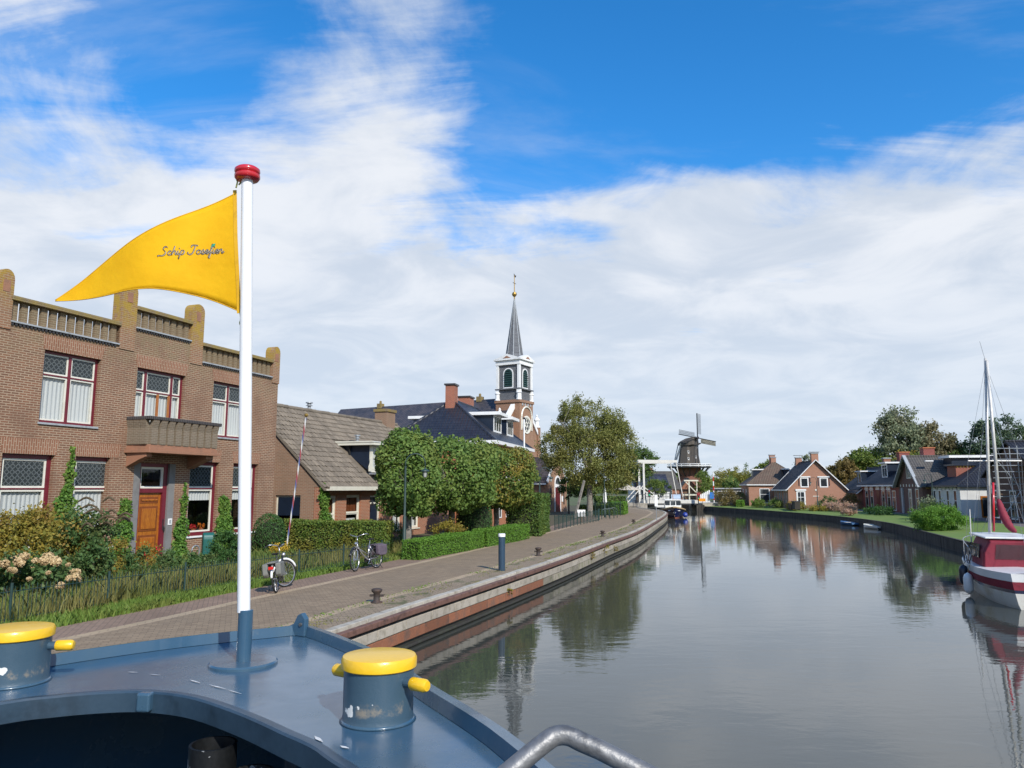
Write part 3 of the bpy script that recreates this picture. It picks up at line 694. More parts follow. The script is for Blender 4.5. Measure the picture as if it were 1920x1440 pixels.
def write(word, x, z, sx, dzdx, mat, off, xo=0, zo=0):
    m = MB()
    for ch in word:
        strokes, adv = GL[ch]
        for st in strokes:
            cvp = crom([(p[0], p[1]) for p in st], 4) if len(st) > 2 else [Vector(q) for q in st]
            pts = [fpt(x - p.x * sx + xo, z + p.x * sx * dzdx + p.y * sx * 0.98 + zo, off) for p in cvp]
            m.tube(pts, 0.0023, 5)
        x -= adv * sx * 0.93; z += adv * sx * 0.93 * dzdx
    return m, x, z
SX = 0.0275
for mt, off, xo, zo in ((M_thread, -.0052, 0, 0), (M_thr2, -.0040, -.0026, -.0030)):
    m1, xx, zz = write('Schip', 0.63, 2.418, SX, 0.10, mt, off, xo, zo); m2, xx, zz = write('Josefien', 0.460, 2.436, SX, 0.06, mt, off, xo, zo)
    m1.add(m2.v, m2.f); m1.build('lettering', mt, flag, smooth=True)
MB().add([fpt(0.335,2.483,-.006),fpt(0.322,2.505,-.006),fpt(0.306,2.507,-.006),fpt(0.312,2.490,-.006)], [(0,1,2,3)]).build('leaf_emblem', M_grn, flag, solid=0.002)
# ---------------------------------------------------------------- building helpers
def wall(mb, x0, x1, z0, z1, holes, th):
    """wall plane at y=0 facing -y with real openings, thickness th"""
    xs = sorted({x0, x1, *[h[0] for h in holes], *[h[1] for h in holes]}); zs = sorted({z0, z1, *[h[2] for h in holes], *[h[3] for h in holes]})
    xs = [x for x in xs if x0 <= x <= x1]; zs = [z for z in zs if z0 <= z <= z1]
    def hole(i, j):
        if i < 0 or j < 0 or i >= len(xs)-1 or j >= len(zs)-1: return None
        cx = (xs[i]+xs[i+1])/2; cz = (zs[j]+zs[j+1])/2
        return any(h[0] < cx < h[1] and h[2] < cz < h[3] for h in holes)
    for i in range(len(xs)-1):
        for j in range(len(zs)-1):
            a, b, c, d = xs[i], xs[i+1], zs[j], zs[j+1]
            if hole(i, j): continue
            mb.add([(a,0,c),(b,0,c),(b,0,d),(a,0,d)], [(0,1,2,3)]); mb.add([(a,th,c),(b,th,c),(b,th,d),(a,th,d)], [(3,2,1,0)])
            for di, dj, q in ((-1,0,[(a,0,c),(a,0,d),(a,th,d),(a,th,c)]), (1,0,[(b,0,c),(b,th,c),(b,th,d),(b,0,d)]), (0,-1,[(a,0,c),(a,th,c),(b,th,c),(b,0,c)]), (0,1,[(a,0,d),(b,0,d),(b,th,d),(a,th,d)])):
                if hole(i+di, j+dj) in (True, None): mb.add(q, [(0,1,2,3)])
    return mb
def curtain_mb(M, x0, x1, z0, z1, y, amp=0.025, wl=0.13, seed=0):
    m = MB(M); n = max(8, int((x1-x0)/0.02)); vs = []
    for i in range(n+1):
        x = lerp(x0, x1, i/n); yy = y + amp * (math.sin(x*6.28/wl + seed) + 0.4*math.sin(x*6.28/wl*2.3 + 1.7*seed))
        vs += [(x, yy, z0), (x, yy*0.3 + y*0.7, z1)]
    return m.add(vs, [(2*i, 2*i+2, 2*i+3, 2*i+1) for i in range(n)])
M_glass = glassmat()
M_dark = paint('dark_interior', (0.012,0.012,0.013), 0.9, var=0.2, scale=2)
M_curt = curtainmat('net_curtain', (0.86,0.90,0.87))
M_sash = paint('cream_sash_paint', (0.72,0.70,0.60), 0.4, var=0.06, scale=3)
M_wht = paint('white_trim_paint', (0.78,0.78,0.76), 0.45, var=0.05, scale=2)
def leadmat():
    m = bpy.data.materials.new('leaded_glass'); m.use_nodes = True; nt = m.node_tree; nt.nodes.clear(); MATS['leaded'] = m
    out = N(nt, 'OutputMaterial'); b = N(nt, 'BsdfPrincipled'); tr = N(nt, 'BsdfTransparent'); ms = N(nt, 'MixShader'); tr.inputs[0].default_value = (.45,.5,.52,1)
    tc = N(nt, 'TexCoord'); sp = N(nt, 'SeparateXYZ'); L(nt, tc.outputs['Object'], sp.inputs[0])
    p = math_(nt, 'ADD', sp.outputs[0], sp.outputs[1]); q = sp.outputs[2]; per = 0.155
    def fr(v, o=0): return math_(nt, 'SUBTRACT', math_(nt, 'FRACT', math_(nt, 'ADD', math_(nt, 'DIVIDE', v, per), o)), 0.5)
    a = math_(nt, 'ABSOLUTE', fr(math_(nt, 'ADD', p, q))); c = math_(nt, 'ABSOLUTE', fr(math_(nt, 'SUBTRACT', p, q)))
    lines = math_(nt, 'LESS_THAN', math_(nt, 'MINIMUM', a, c), 0.05)
    px = fr(p); qz = fr(q); rr = math_(nt, 'SQRT', math_(nt, 'ADD', math_(nt, 'POWER', px, 2), math_(nt, 'POWER', qz, 2)))
    ring = math_(nt, 'LESS_THAN', math_(nt, 'ABSOLUTE', math_(nt, 'SUBTRACT', rr, 0.31)), 0.035)
    inside = math_(nt, 'LESS_THAN', rr, 0.27)
    lead = math_(nt, 'MAXIMUM', ring, math_(nt, 'MULTIPLY', lines, math_(nt, 'SUBTRACT', 1.0, inside)))
    c2 = mix_(nt, lead, (0.045,0.055,0.058), (0.115,0.13,0.13)); L(nt, c2, b.inputs['Base Color']); b.inputs['Roughness'].default_value = 0.08
    n = N(nt, 'TexNoise', i_Scale=9.0); L(nt, tc.outputs['Object'], n.inputs['Vector']); bp = N(nt, 'Bump', i_Strength=0.15, i_Distance=0.02); L(nt, n.outputs[0], bp.inputs['Height']); L(nt, bp.outputs[0], b.inputs['Normal'])
    L(nt, math_(nt, 'MULTIPLY', math_(nt, 'SUBTRACT', 1.0, lead), 0.35), ms.inputs[0]); L(nt, b.outputs[0], ms.inputs[1]); L(nt, tr.outputs[0], ms.inputs[2]); L(nt, ms.outputs[0], out.inputs[0])
    return m
M_lead = leadmat()
def window(par, M, x0, x1, z0, z1, dep, fmat, smat, fw=0.07, mull=(), trans=None, curt=None, lead=False, sill=None, cz=None, sw=0.045, backing=True, name='window', glaze=(), cseed=0):
    """frame, sashes, panes, curtain in an opening of a wall facing -y"""
    f = MB(M); y0 = dep; y1 = dep + 0.09
    for a in ((x0,x0+fw,z0,z1),(x1-fw,x1,z0,z1),(x0+fw,x1-fw,z1-fw,z1),(x0+fw,x1-fw,z0,z0+fw)): f.box(a[0],a[1],y0,y1,a[2],a[3])
    xs = [x0+fw] + [v for m_ in mull for v in (m_-fw*.55, m_+fw*.55)] + [x1-fw]
    for m_ in mull: f.box(m_-fw*.55, m_+fw*.55, y0-.004, y1-.004, z0+fw, z1-fw)
    zc = [(z0+fw, z1-fw)]
    if trans: zc = [(z0+fw, trans-.02), (trans+.02, z1-fw)]; f.box(x0+fw, x1-fw, y0+.004, y1-.01, trans-.02, trans+.02)
    w = f.build(name, fmat, par)
    s = MB(M)
    for i in range(0, len(xs), 2):
        for j, (a, b) in enumerate(zc):
            p, q = xs[i]+.002, xs[i+1]-.002; c, d = a+.002, b-.002; ys = y0+.022; ye = y0+.07
            s.box(p,p+sw,ys,ye,c,d); s.box(q-sw,q,ys,ye,c,d); s.box(p+sw,q-sw,ys,ye,d-sw,d); s.box(p+sw,q-sw,ys,ye,c,c+sw)
            for g in glaze:                                     # glazing bars: fractions of width / height
                if g[0] == 'v': s.box(lerp(p,q,g[1])-.012, lerp(p,q,g[1])+.012, ys+.01, ye-.01, c+sw, d-sw)
                else: s.box(p+sw, q-sw, ys+.012, ye-.012, lerp(c,d,g[1])-.012, lerp(c,d,g[1])+.012)
            ld = lead and (j == len(zc)-1)
            MB(M).add([(p+sw,y0+.045,c+sw),(q-sw,y0+.045,c+sw),(q-sw,y0+.045,d-sw),(p+sw,y0+.045,d-sw)], [(0,1,2,3)]).build('pane', M_lead if ld else M_glass, w)
    s.build('sash', smat, w)
    if curt:
        ctop = cz if cz else z1
        curtain_mb(M, x0+fw, x1-fw, z0+fw if curt != 'lace' else ctop-.38, ctop, y0+.115, seed=cseed).build('curtain', M_curt, w, smooth=True)
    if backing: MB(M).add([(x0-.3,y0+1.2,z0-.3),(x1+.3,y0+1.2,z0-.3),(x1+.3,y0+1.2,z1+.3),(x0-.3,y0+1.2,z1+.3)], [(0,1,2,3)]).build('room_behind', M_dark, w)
    if sill: MB(M).box(x0-.04, x1+.04, -0.05, y0+.02, z0-.06, z0-.002).build('sill', sill, w, bevel=0.006)
    return w
def farwin(par, M, x0, x1, z0, z1, fmat=None, fw=0.07, bars=(), name='window', proud=0.035, pane=None):
    """window of a distant house: frame standing proud of the wall, pane set back in it"""
    fmat = fmat or M_wht; f = MB(M)
    for a in ((x0,x0+fw,z0,z1),(x1-fw,x1,z0,z1),(x0+fw,x1-fw,z1-fw,z1),(x0+fw,x1-fw,z0,z0+fw)): f.box(a[0],a[1],-proud,0.02,a[2],a[3])
    for k, t in bars:
        if k == 'v': f.box(lerp(x0,x1,t)-.025, lerp(x0,x1,t)+.025, -proud+.006, 0.02, z0+fw, z1-fw)
        else: f.box(x0+fw, x1-fw, -proud+.008, 0.02, lerp(z0,z1,t)-.025, lerp(z0,z1,t)+.025)
    w = f.build(name, fmat, par)
    MB(M).add([(x0+fw,-.008,z0+fw),(x1-fw,-.008,z0+fw),(x1-fw,-.008,z1-fw),(x0+fw,-.008,z1-fw)], [(0,1,2,3)]).build('pane', pane or M_pane, w)
    return w
M_pane = paint('far_window_pane', (0.02,0.025,0.03), 0.06, var=0.3, scale=0.7, col2=(0.10,0.11,0.11), lo=0.5, hi=0.6)
# ---------------------------------------------------------------- foliage helpers
def leaf_obj(name, pts, size, mat, parent=None, asp=0.62, up=0.0, kind=None, outward=None, jit=0.35, smoothn=False):
    pts = np.asarray(pts, dtype=np.float64); n = len(pts)
    d = NP.normal(size=(n,3)); 
    if outward is not None: d = d * 0.75 + outward * 1.0
    d[:,2] += up; d /= np.linalg.norm(d, axis=1)[:,None] + 1e-9
    r = NP.normal(size=(n,3)); u = np.cross(d, r); u /= np.linalg.norm(u, axis=1)[:,None] + 1e-9; v = np.cross(d, u)
    s = size * (1 + NP.uniform(-jit, jit, n)) * 0.5
    a = u * s[:,None]; b = v * (s * asp)[:,None]
    co = np.stack([pts - a, pts + b - a*0.15, pts + a, pts - b - a*0.15], 1).reshape(-1, 3)
    me = bpy.data.meshes.new(name); me.vertices.add(4*n); me.vertices.foreach_set('co', co.ravel())
    me.loops.add(4*n); me.loops.foreach_set('vertex_index', np.arange(4*n, dtype=np.int32))
    me.polygons.add(n); me.polygons.foreach_set('loop_start', np.arange(0, 4*n, 4, dtype=np.int32)); me.polygons.foreach_set('loop_total', np.full(n, 4, dtype=np.int32))
    me.update(calc_edges=True); me.materials.append(mat)
    o = bpy.data.objects.new(name, me); C.objects.link(o)
    if parent is not None: o.parent = parent
    if kind: o['kind'] = kind
    return o
def rand_dir(n):
    d = NP.normal(size=(n,3)); return d / np.linalg.norm(d, axis=1)[:,None]
def clump_pts(n, center, radii, nc=40, cr=0.28, shell=0.72, flat=1.0, lump=0.22):
    """leaf positions gathered in clumps near the surface of an uneven ellipsoid"""
    dc = rand_dir(nc); rr = shell + (1 - shell) * NP.random(nc) ** 0.6; rr *= 1 + NP.uniform(-lump, lump, nc)
    cc = dc * rr[:,None] * np.array(radii)
    k = NP.integers(0, nc, n); cs = cr * np.mean(radii) * NP.uniform(0.55, 1.25, nc)
    off = NP.normal(size=(n,3)) * 0.55; off[:,2] *= flat
    return cc[k] + off * cs[k][:,None] + np.array(center)
def shell_pts(n, center, radii, thick=0.25, power=2.0):
    d = rand_dir(n); 
    if power != 2.0: d = d / (np.sum(np.abs(d) ** power, axis=1) ** (1/power))[:,None]
    r = 1 - thick * NP.random(n) ** 1.5
    return d * r[:,None] * np.array(radii) + np.array(center), d
def box_pts(n, x0, x1, y0, y1, z0, z1, bump=0.05):
    """points on the skin of a clipped hedge: four sides and top"""
    A = [(x1-x0)*(z1-z0), (x1-x0)*(z1-z0), (y1-y0)*(z1-z0), (y1-y0)*(z1-z0), (x1-x0)*(y1-y0)]
    k = NP.choice(5, n, p=np.array(A)/sum(A)); u = NP.random(n); v = NP.random(n); P = np.zeros((n,3)); D = np.zeros((n,3))
    for f, (ax, val, sg) in enumerate(((1,y0,-1),(1,y1,1),(0,x0,-1),(0,x1,1),(2,z1,1))):
        m = k == f
        if ax == 1: P[m] = np.stack([lerp(x0,x1,u[m]), np.full(m.sum(), val), lerp(z0,z1,v[m])], 1)
        elif ax == 0: P[m] = np.stack([np.full(m.sum(), val), lerp(y0,y1,u[m]), lerp(z0,z1,v[m])], 1)
        else: P[m] = np.stack([lerp(x0,x1,u[m]), lerp(y0,y1,v[m]), np.full(m.sum(), val)], 1)
        D[m, ax] = sg
    w = 0.5*np.sin(P[:,0]*2.1+P[:,1]*1.3) + 0.5*np.sin(P[:,0]*0.9-P[:,2]*3.1+P[:,1]*2.7)
    P += D * (w * bump - NP.random(n) * bump * 1.6)[:,None] + NP.normal(size=(n,3)) * bump * 0.35
    return P, D
def branches(mb, base, d, length, r, depth, spread=0.55, up=0.25, rng=RN):
    p = Vector(base); d = Vector(d).normalized(); pts = [p.copy()]; rs = [r]; n = 4
    for i in range(n):
        d = (d + Vector((rng.uniform(-1,1), rng.uniform(-1,1), rng.uniform(-.3,1)*up)) * 0.18).normalized()
        p = p + d * length / n; pts.append(p.copy()); rs.append(r * (1 - 0.55 * (i+1) / n))
    mb.tube(pts, rs, 7 if r > .06 else 5, caps=False)
    if depth > 0:
        for k in range(3 if depth > 1 else 2):
            t = rng.uniform(0.45, 1.0); i = min(n-1, int(t*n)); q = pts[i].lerp(pts[i+1], t*n - i if t < 1 else 1)
            a = rng.uniform(0, 6.28); side = Vector((math.cos(a), math.sin(a), rng.uniform(0, .6)))
            branches(mb, q, d * (1 - spread) + side * spread, length * rng.uniform(.55,.75), r * 0.45, depth-1, spread, up, rng)
M_bark = paint('bark', (0.085,0.068,0.05), 0.95, var=0.35, scale=6, bump=0.8, bscale=14)
M_barkp = paint('pale_bark', (0.20,0.18,0.15), 0.9, var=0.35, scale=5, bump=0.6, bscale=10, col2=(0.06,0.055,0.045))
def tree(name, label, loc, trunk_h, trunk_r, blobs, mat, leaf=0.2, bark=None, group=None, cat='tree', limbs=5, up=0.15, lean=(0,0), fill=None):
    """blobs: (center, radii, leaves, clumps, clump size)"""
    t = thing(name, label, cat, loc, 0, group)
    m = MB(); top = Vector((lean[0], lean[1], trunk_h))
    m.tube(crom([(0,0,-.2),(lean[0]*.3,lean[1]*.3,trunk_h*.4),tuple(top)], 4), [trunk_r*(1.25-.55*i/8) for i in range(9)], 9)
    for k in range(limbs):
        a = 6.28*k/limbs + RN.uniform(-.4,.4); c = Vector(RN.choice(blobs)[0])
        dd = (c - top); dd = Vector((dd.x, dd.y, abs(dd.z))) + Vector((math.cos(a), math.sin(a), .3)) * max(dd.length*.5, .5)
        branches(m, top + Vector((0,0,-.15*trunk_h*RN.random())), dd, max(dd.length*.58, trunk_h*.45), trunk_r*.5, 2)
    m.build('trunk', bark or M_bark, t, smooth=True)
    P = np.concatenate([clump_pts(b[2], b[0], b[1], b[3], b[4]) for b in blobs])
    leaf_obj('crown', P, leaf, mat, t, up=up)
    return t
# ---------------------------------------------------------------- brick town house on the left
M_brA = brick('townhouse_brick', (0.235,0.108,0.062), (0.15,0.078,0.05), (0.40,0.31,0.215), ms=0.013, lichen=(6.2,8.6,(0.22,0.18,0.10),0.6), stain=0.55, tint=(0.16,0.09,0.06))
M_brS = brick('townhouse_soldier_brick', (0.27,0.125,0.075), (0.21,0.095,0.055), (0.40,0.31,0.22), bw=0.22, bh=0.068, swap=True, stain=0.2)
M_brP = brick('lichen_brick', (0.20,0.13,0.075), (0.16,0.115,0.07), (0.26,0.22,0.14), lichen=(5.0,5.1,(0.27,0.20,0.05),0.7), stain=0.4, tint=(0.13,0.11,0.07))
M_brPier = brick('pier_brick', (0.28,0.135,0.075), (0.21,0.11,0.065), (0.36,0.29,0.2), lichen=(8.0,9.0,(0.36,0.24,0.03),0.85), stain=0.3, tint=(0.17,0.13,0.08))
M_brB = brick('balcony_brick', (0.20,0.145,0.10), (0.16,0.125,0.085), (0.25,0.21,0.16), bw=0.2, bh=0.055, ms=0.014, stain=0.5, tint=(0.12,0.11,0.075), bump=1.0)
M_burg = paint('burgundy_paint', (0.145,0.014,0.026), 0.4, var=0.12, scale=3)
M_terra = paint('painted_terracotta', (0.30,0.145,0.085), 0.7, var=0.2, scale=3, bump=0.3, col2=(0.22,0.12,0.075))
M_grey = paint('grey_jamb_stone', (0.19,0.185,0.18), 0.8, var=0.1, scale=3, bump=0.2)
M_oak = None
def oakmat():
    m, nt, b = base_mat('varnished_oak'); MATS['oak'] = m
    tc = N(nt, 'TexCoord'); mp = N(nt, 'Mapping'); mp.inputs['Scale'].default_value = (9, 9, 1.2); L(nt, tc.outputs['Object'], mp.inputs[0])
    n = N(nt, 'TexNoise', i_Scale=3.0, i_Detail=8.0, i_Distortion=1.5); L(nt, mp.outputs[0], n.inputs['Vector'])
    L(nt, mix_(nt, ramp_(nt, n.outputs[0], 0.3, 0.7), (0.44,0.155,0.018), (0.27,0.075,0.012)), b.inputs['Base Color']); b.inputs['Roughness'].default_value = 0.3; b.inputs['Coat Weight'].default_value = 0.4
    return m
M_oak = oakmat()
M_oakd = paint('dark_oak_moulding', (0.20,0.055,0.012), 0.35, var=.2, scale=6)
M_blk = paint('dark_glazed_brick', (0.03,0.028,0.03), 0.35, var=0.3, scale=8)
M_lstone = paint('grey_blue_sill_stone', (0.33,0.35,0.36), 0.6, var=0.15, scale=6)
TH_ROT = math.atan2(0.9385, 0.3453)
th = thing('brick_townhouse', 'two-storey brick town house with balcony and burgundy window frames', 'house', (-11.63, 24.85, 0), TH_ROT)
WT = 0.36
upw = [(-4.42,-2.57,5.19,7.24), (2.22,4.05,5.22,7.24), (-1.20,0.85,4.72,7.22)]
gw = [(-5.36,-3.84,1.62,4.29), (-3.17,-1.71,1.62,4.29), (1.31,2.72,1.72,4.29), (3.48,4.87,1.72,4.29)]
dr = (-1.06,0.66,0.7,4.17)
m = MB(); wall(m, -5.88, -1.98, 0.4, 7.80, [upw[0], gw[0], gw[1]], WT); wall(m, -1.98, 1.56, 0.4, 8.46, [upw[2], gw[2] and (1.31,1.56,1.72,4.29), dr], WT)
wall(m, 1.56, 5.87, 0.4, 7.80, [upw[1], (1.56,2.72,1.72,4.29), gw[3]], WT)
m.build('front_wall', M_brA, th)
m = MB(); m.box(-5.88,-5.52,WT,9.5,0.4,7.78); m.box(5.51,5.87,WT,9.5,0.4,7.78); m.box(-5.52,5.51,9.14,9.5,0.4,7.78); m.box(-5.5,5.5,WT,9.1,7.55,7.7)
m.build('body', M_brA, th)
# flat brick arches above the openings
for (a, b, c, d) in upw + gw:
    e = 0.10
    MB().prism([(a-.02,d+.002),(b+.02,d+.002),(b+e,d+.42),(a-e,d+.42)], -0.012, 0.0).build('flat_arch', M_brS, th)
# sill courses and bands
for z, spans in ((7.80, ((-5.5,-2.0),(1.58,5.45))), (8.46, ((-1.38,0.98),))):
    for a, b in spans:
        MB().box(a, b, -0.07, 0.30, z, z+.05).build('parapet_sill', M_lstone, th, bevel=0.008)
        n = int((b-a)/0.11)
        dm = MB()
        for k in range(n): dm.box(a+k*.11+.02, a+k*.11+.085, -0.045, 0.0, z-.065, z-.003)
        dm.build('dentil_course', M_blk, th)
# parapet fins, caps and piers
fin = MB().box(-.092,.092,0.0,.11,0,.56).mesh('parapet_fin', M_brP)
for a, b, z in ((-5.5,-2.0,7.85), (1.58,5.45,7.85), (-1.38,0.98,8.51)):
    n = int(round((b-a)/0.285)); st = (b-a)/n
    for k in range(n): inst(fin, 'parapet_fin', th, (a+(k+.5)*st, 0.06, z))
    MB().box(a-.02, b+.02, -0.07, .26, z+.562, z+.69).build('parapet_cap', M_brP, th, bevel=0.015)
def pier(x0, x1, z1, zb):
    r = (x1-x0)/2; cx = (x0+x1)/2; pts = [(x0,zb),(x1,zb),(x1,z1-.26)]
    for k in range(1, 8): a = math.pi*k/8; pts.append((cx + r*math.cos(a), z1-.26 + .26*math.sin(a)))
    pts.append((x0,z1-.26))
    p = MB().prism(pts, -0.03, 0.36).build('pier', M_brPier, th)
    MB().box(cx-.1, cx+.1, -0.042, -0.028, z1-.62, z1-.30).build('inset_tile', M_terra, p)
pier(-5.9,-5.48,9.22,7.6); pier(-1.98,-1.40,9.86,7.7); pier(1.0,1.56,9.87,7.7); pier(5.46,5.9,9.12,7.6)
# upper windows
for i, (a, b, c, d) in enumerate(upw[:2]):
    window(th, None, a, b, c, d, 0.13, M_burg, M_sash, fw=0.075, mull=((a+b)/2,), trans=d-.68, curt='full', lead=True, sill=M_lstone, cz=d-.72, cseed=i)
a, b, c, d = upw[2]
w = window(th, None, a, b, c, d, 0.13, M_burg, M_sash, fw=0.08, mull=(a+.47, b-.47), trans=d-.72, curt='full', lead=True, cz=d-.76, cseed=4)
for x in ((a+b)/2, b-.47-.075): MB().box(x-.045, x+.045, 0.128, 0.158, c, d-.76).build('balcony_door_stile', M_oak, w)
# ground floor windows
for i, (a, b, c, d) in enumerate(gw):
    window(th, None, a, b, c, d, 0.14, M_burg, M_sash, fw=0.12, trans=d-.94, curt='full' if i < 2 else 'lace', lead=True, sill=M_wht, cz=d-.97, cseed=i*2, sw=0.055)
# flower pots on the window board
M_pot = paint('terracotta_pot', (0.35,0.12,0.05), 0.7); M_flr = leafmat('red_bloom', (0.28,0.012,0.012), (0.34,0.025,0.03), trans=0.1); M_flo = leafmat('orange_bloom', (0.37,0.10,0.012), (0.4,0.14,0.018), trans=0.1)
for x, lab, mt in ((2.0, 'potted plant with red flowers on the window board', M_flr), (2.38, 'potted plant with orange flowers on the window board', M_flo)):
    t = thing('potted_plant', lab, 'plant', (-11.63 + .3453*x - .9385*.36, 24.85 + .9385*x + .3453*.36, 1.80), TH_ROT)
    MB().lathe([(.06,0),(.085,.14),(.09,.15),(.001,.15)], 14).build('pot', M_pot, t)
    leaf_obj('bloom', clump_pts(160, (0,0,.24), (.12,.12,.08), 12, .3), .05, mt, t)
# door case
f = MB(); f.box(-1.06,-.80,0.0,.20,0.55,4.17); f.box(.40,.66,0.0,.20,0.55,4.17); f.build('door_jamb', M_grey, th)
f = MB(); f.box(-.80,-.70,.08,.22,1.02,4.17); f.box(.24,.40,.08,.22,1.02,4.17); f.box(-.70,.24,.08,.22,4.05,4.17); f.box(-.70,.24,.08,.22,3.22,3.36); f.build('door_frame', M_burg, th)
window(th, None, -.70, .24, 3.36, 4.05, 0.10, M_sash, M_wht, fw=0.045, sw=0.02, name='fanlight')
door = MB().box(-.70,.24,.16,.21,1.05,3.22).build('front_door', M_oak, th)
for a, b, z0, z1, name in ((-.60,.14,1.16,1.86,'carved_panel'),(-.60,.14,1.98,2.78,'tall_panel'),(-.60,.14,2.88,3.08,'frieze_panel')):
    MB().box(a,b,.145,.16,z0,z1).build(name, M_oakd, door, bevel=0.006); MB().box(a+.08,b-.08,.125,.145,z0+.07,z1-.07).build(name, M_oak, door, bevel=0.02)
for k in range(5): MB().lathe([(.03,0),(.02,.02),(.001,.025)], 10).build('carved_boss', M_oak, door).matrix_local = Matrix.Translation((-.52+k*.145, .13, 2.98)) @ Matrix.Rotation(rad(90), 4, 'X')
for i in range(4):
    for j in range(3):
        if (i+j) % 2: MB().box(-.50+i*.14,-.37+i*.14,.112,.126,1.26+j*.17,1.42+j*.17).build('carved_block', M_oak, door, bevel=0.015)
MB().box(.30,.34,.05,.08,2.0,2.35).build('door_pull', M_blk, th, bevel=0.01)
MB().tube([(.32,.02,2.12),(.32,-.01,2.05),(.32,.03,1.97)], .02, 8).build('letter_bell', M_blk, th)
st = MB().box(-1.12,.72,-.55,.10,0.5,0.80); st.box(-1.0,.6,-.28,.16,0.80,1.03); st.build('door_step', M_lstone, th, bevel=0.02)
sg = MB().box(.46,.62,-.02,0.0,2.15,2.36).build('house_number_plate', M_wht, th); MB().box(.50,.58,-.024,-.02,2.19,2.32).build('plate_print', M_lstone, sg)
# balcony with brick fins
bal = MB(); bal.prismz([(-1.50,0),(-1.46,-.98),(1.62,-.98),(1.66,0)], 4.46, 4.56); bal.prismz([(-1.44,0),(-1.40,-.92),(1.56,-.92),(1.60,0)], 4.56, 4.66)
bal.prismz([(-1.40,0),(-1.36,-.88),(1.52,-.88),(1.56,0)], 4.66, 4.72)
bo = bal.build('balcony', M_terra, th, bevel=0.01)
for x0, x1 in ((-1.40,-1.16),(1.16,1.50)):
    MB().prismx([(0,4.46),(-.80,4.46),(-.80,4.34),(-.55,4.26),(0,4.02)], x0, x1).build('bracket', M_terra, bo, bevel=0.01)
bal = MB().box(-1.33,1.49,-.80,-.70,4.72,5.42); bal.box(-1.33,-1.23,-.70,0,4.72,5.42); bal.box(1.39,1.49,-.70,0,4.72,5.42); bal.build('balcony_wall', M_brB, bo)
fb_ = MB(); fb_.prismx([(0,0),(-.10,0),(-.10,.52),(-.16,.76),(0,.76)], -.12, .12); fbm = fb_.mesh('balcony_fin', M_brB)
for k in range(9): inst(fbm, 'balcony_fin', bo, (-1.20+k*.33, -.80, 4.725))
for k in range(3): inst(fbm, 'balcony_fin', bo, (-1.33, -.66+k*.27, 4.725), (0,0,rad(-90)))
cap = MB(); cap.box(-1.50,1.66,-.98,-.68,5.49,5.60); cap.box(-1.50,-1.20,-.68,0,5.49,5.60); cap.box(1.36,1.66,-.68,0,5.49,5.60)
M_capb = brick('balcony_cap_brick', (0.035,0.033,0.035), (0.05,0.045,0.045), (0.13,0.12,0.11), bw=0.075, bh=0.4, ms=0.01, stain=0.2, off=0.0)
cap.build('balcony_cap', M_capb, bo, bevel=0.02)

# ---------------------------------------------------------------- brown tiled cottage
M_brC = brick('cottage_brick', (0.36,0.115,0.055), (0.27,0.10,0.055), (0.40,0.31,0.22), stain=0.3, tint=(0.22,0.14,0.09))
M_brG = brick('gable_brick', (0.28,0.155,0.095), (0.22,0.125,0.08), (0.33,0.27,0.20), stain=0.5, tint=(0.17,0.13,0.09))
M_tile = paint('brown_roof_tile', (0.165,0.135,0.10), 0.85, var=0.25, scale=1.3, bump=0.4, bscale=18, col2=(0.13,0.108,0.082), rnd=.22)
M_frame = paint('ivory_frame_paint', (0.66,0.63,0.52), 0.5, var=0.06, scale=3)
M_wood = paint('brown_inner_shutter', (0.20,0.06,0.02), 0.5, var=0.2, scale=6)
M_navy = paint('navy_door_paint', (0.01,0.018,0.035), 0.35, var=0.1, scale=4)
M_zinc = paint('zinc_sheet', (0.30,0.32,0.34), 0.5, metal=0.3, var=0.15, scale=3)
ct = thing('tiled_cottage', 'low brick cottage with brown tiled roof and dormer beside the town house', 'house', (-8.50, 33.36, 0), TH_ROT)
CL = 14.2; CD = 8.0; EZ = 3.42; RZ = 7.38
holes = [(0.55,1.36,1.2,3.02), (2.16,3.42,1.2,3.05), (4.28,5.25,0.7,3.0), (6.6,7.5,1.2,3.0), (8.6,9.6,1.2,3.0)]
m = wall(MB(), 0, CL, 0.4, EZ-.02, holes, 0.28); m.build('front_wall', M_brC, ct)
GM = Matrix.Rotation(rad(-90), 4, 'Z') @ Matrix.Identity(4)          # gable plane: window x runs along depth towards the back
GMl = Matrix(((0,1,0,0),(-1,0,0,CD),(0,0,1,0),(0,0,0,1)))              # local (x,y,z) -> (y, CD-x, z): faces -x
gx0, gx1 = CD-2.35, CD-1.0
g = MB(GMl); wall(g, 0.02, CD-.30, 0.4, EZ, [(gx0,gx1,1.2,3.05)], 0.28)
g.build('gable_wall', M_brG, ct)
for q0, q1 in ((0.0, 0.28), (CL-.28, CL)): MB().prismx([(0.02,EZ),(CD/2,RZ-.12),(CD-.02,EZ)], q0, q1).build('gable_top', M_brG, ct)
MB().box(CL-.28,CL,.3,CD,.4,EZ).build('end_wall', M_brG, ct); MB().box(0,CL,CD-.28,CD-.02,.4,EZ).build('rear_wall', M_brG, ct)
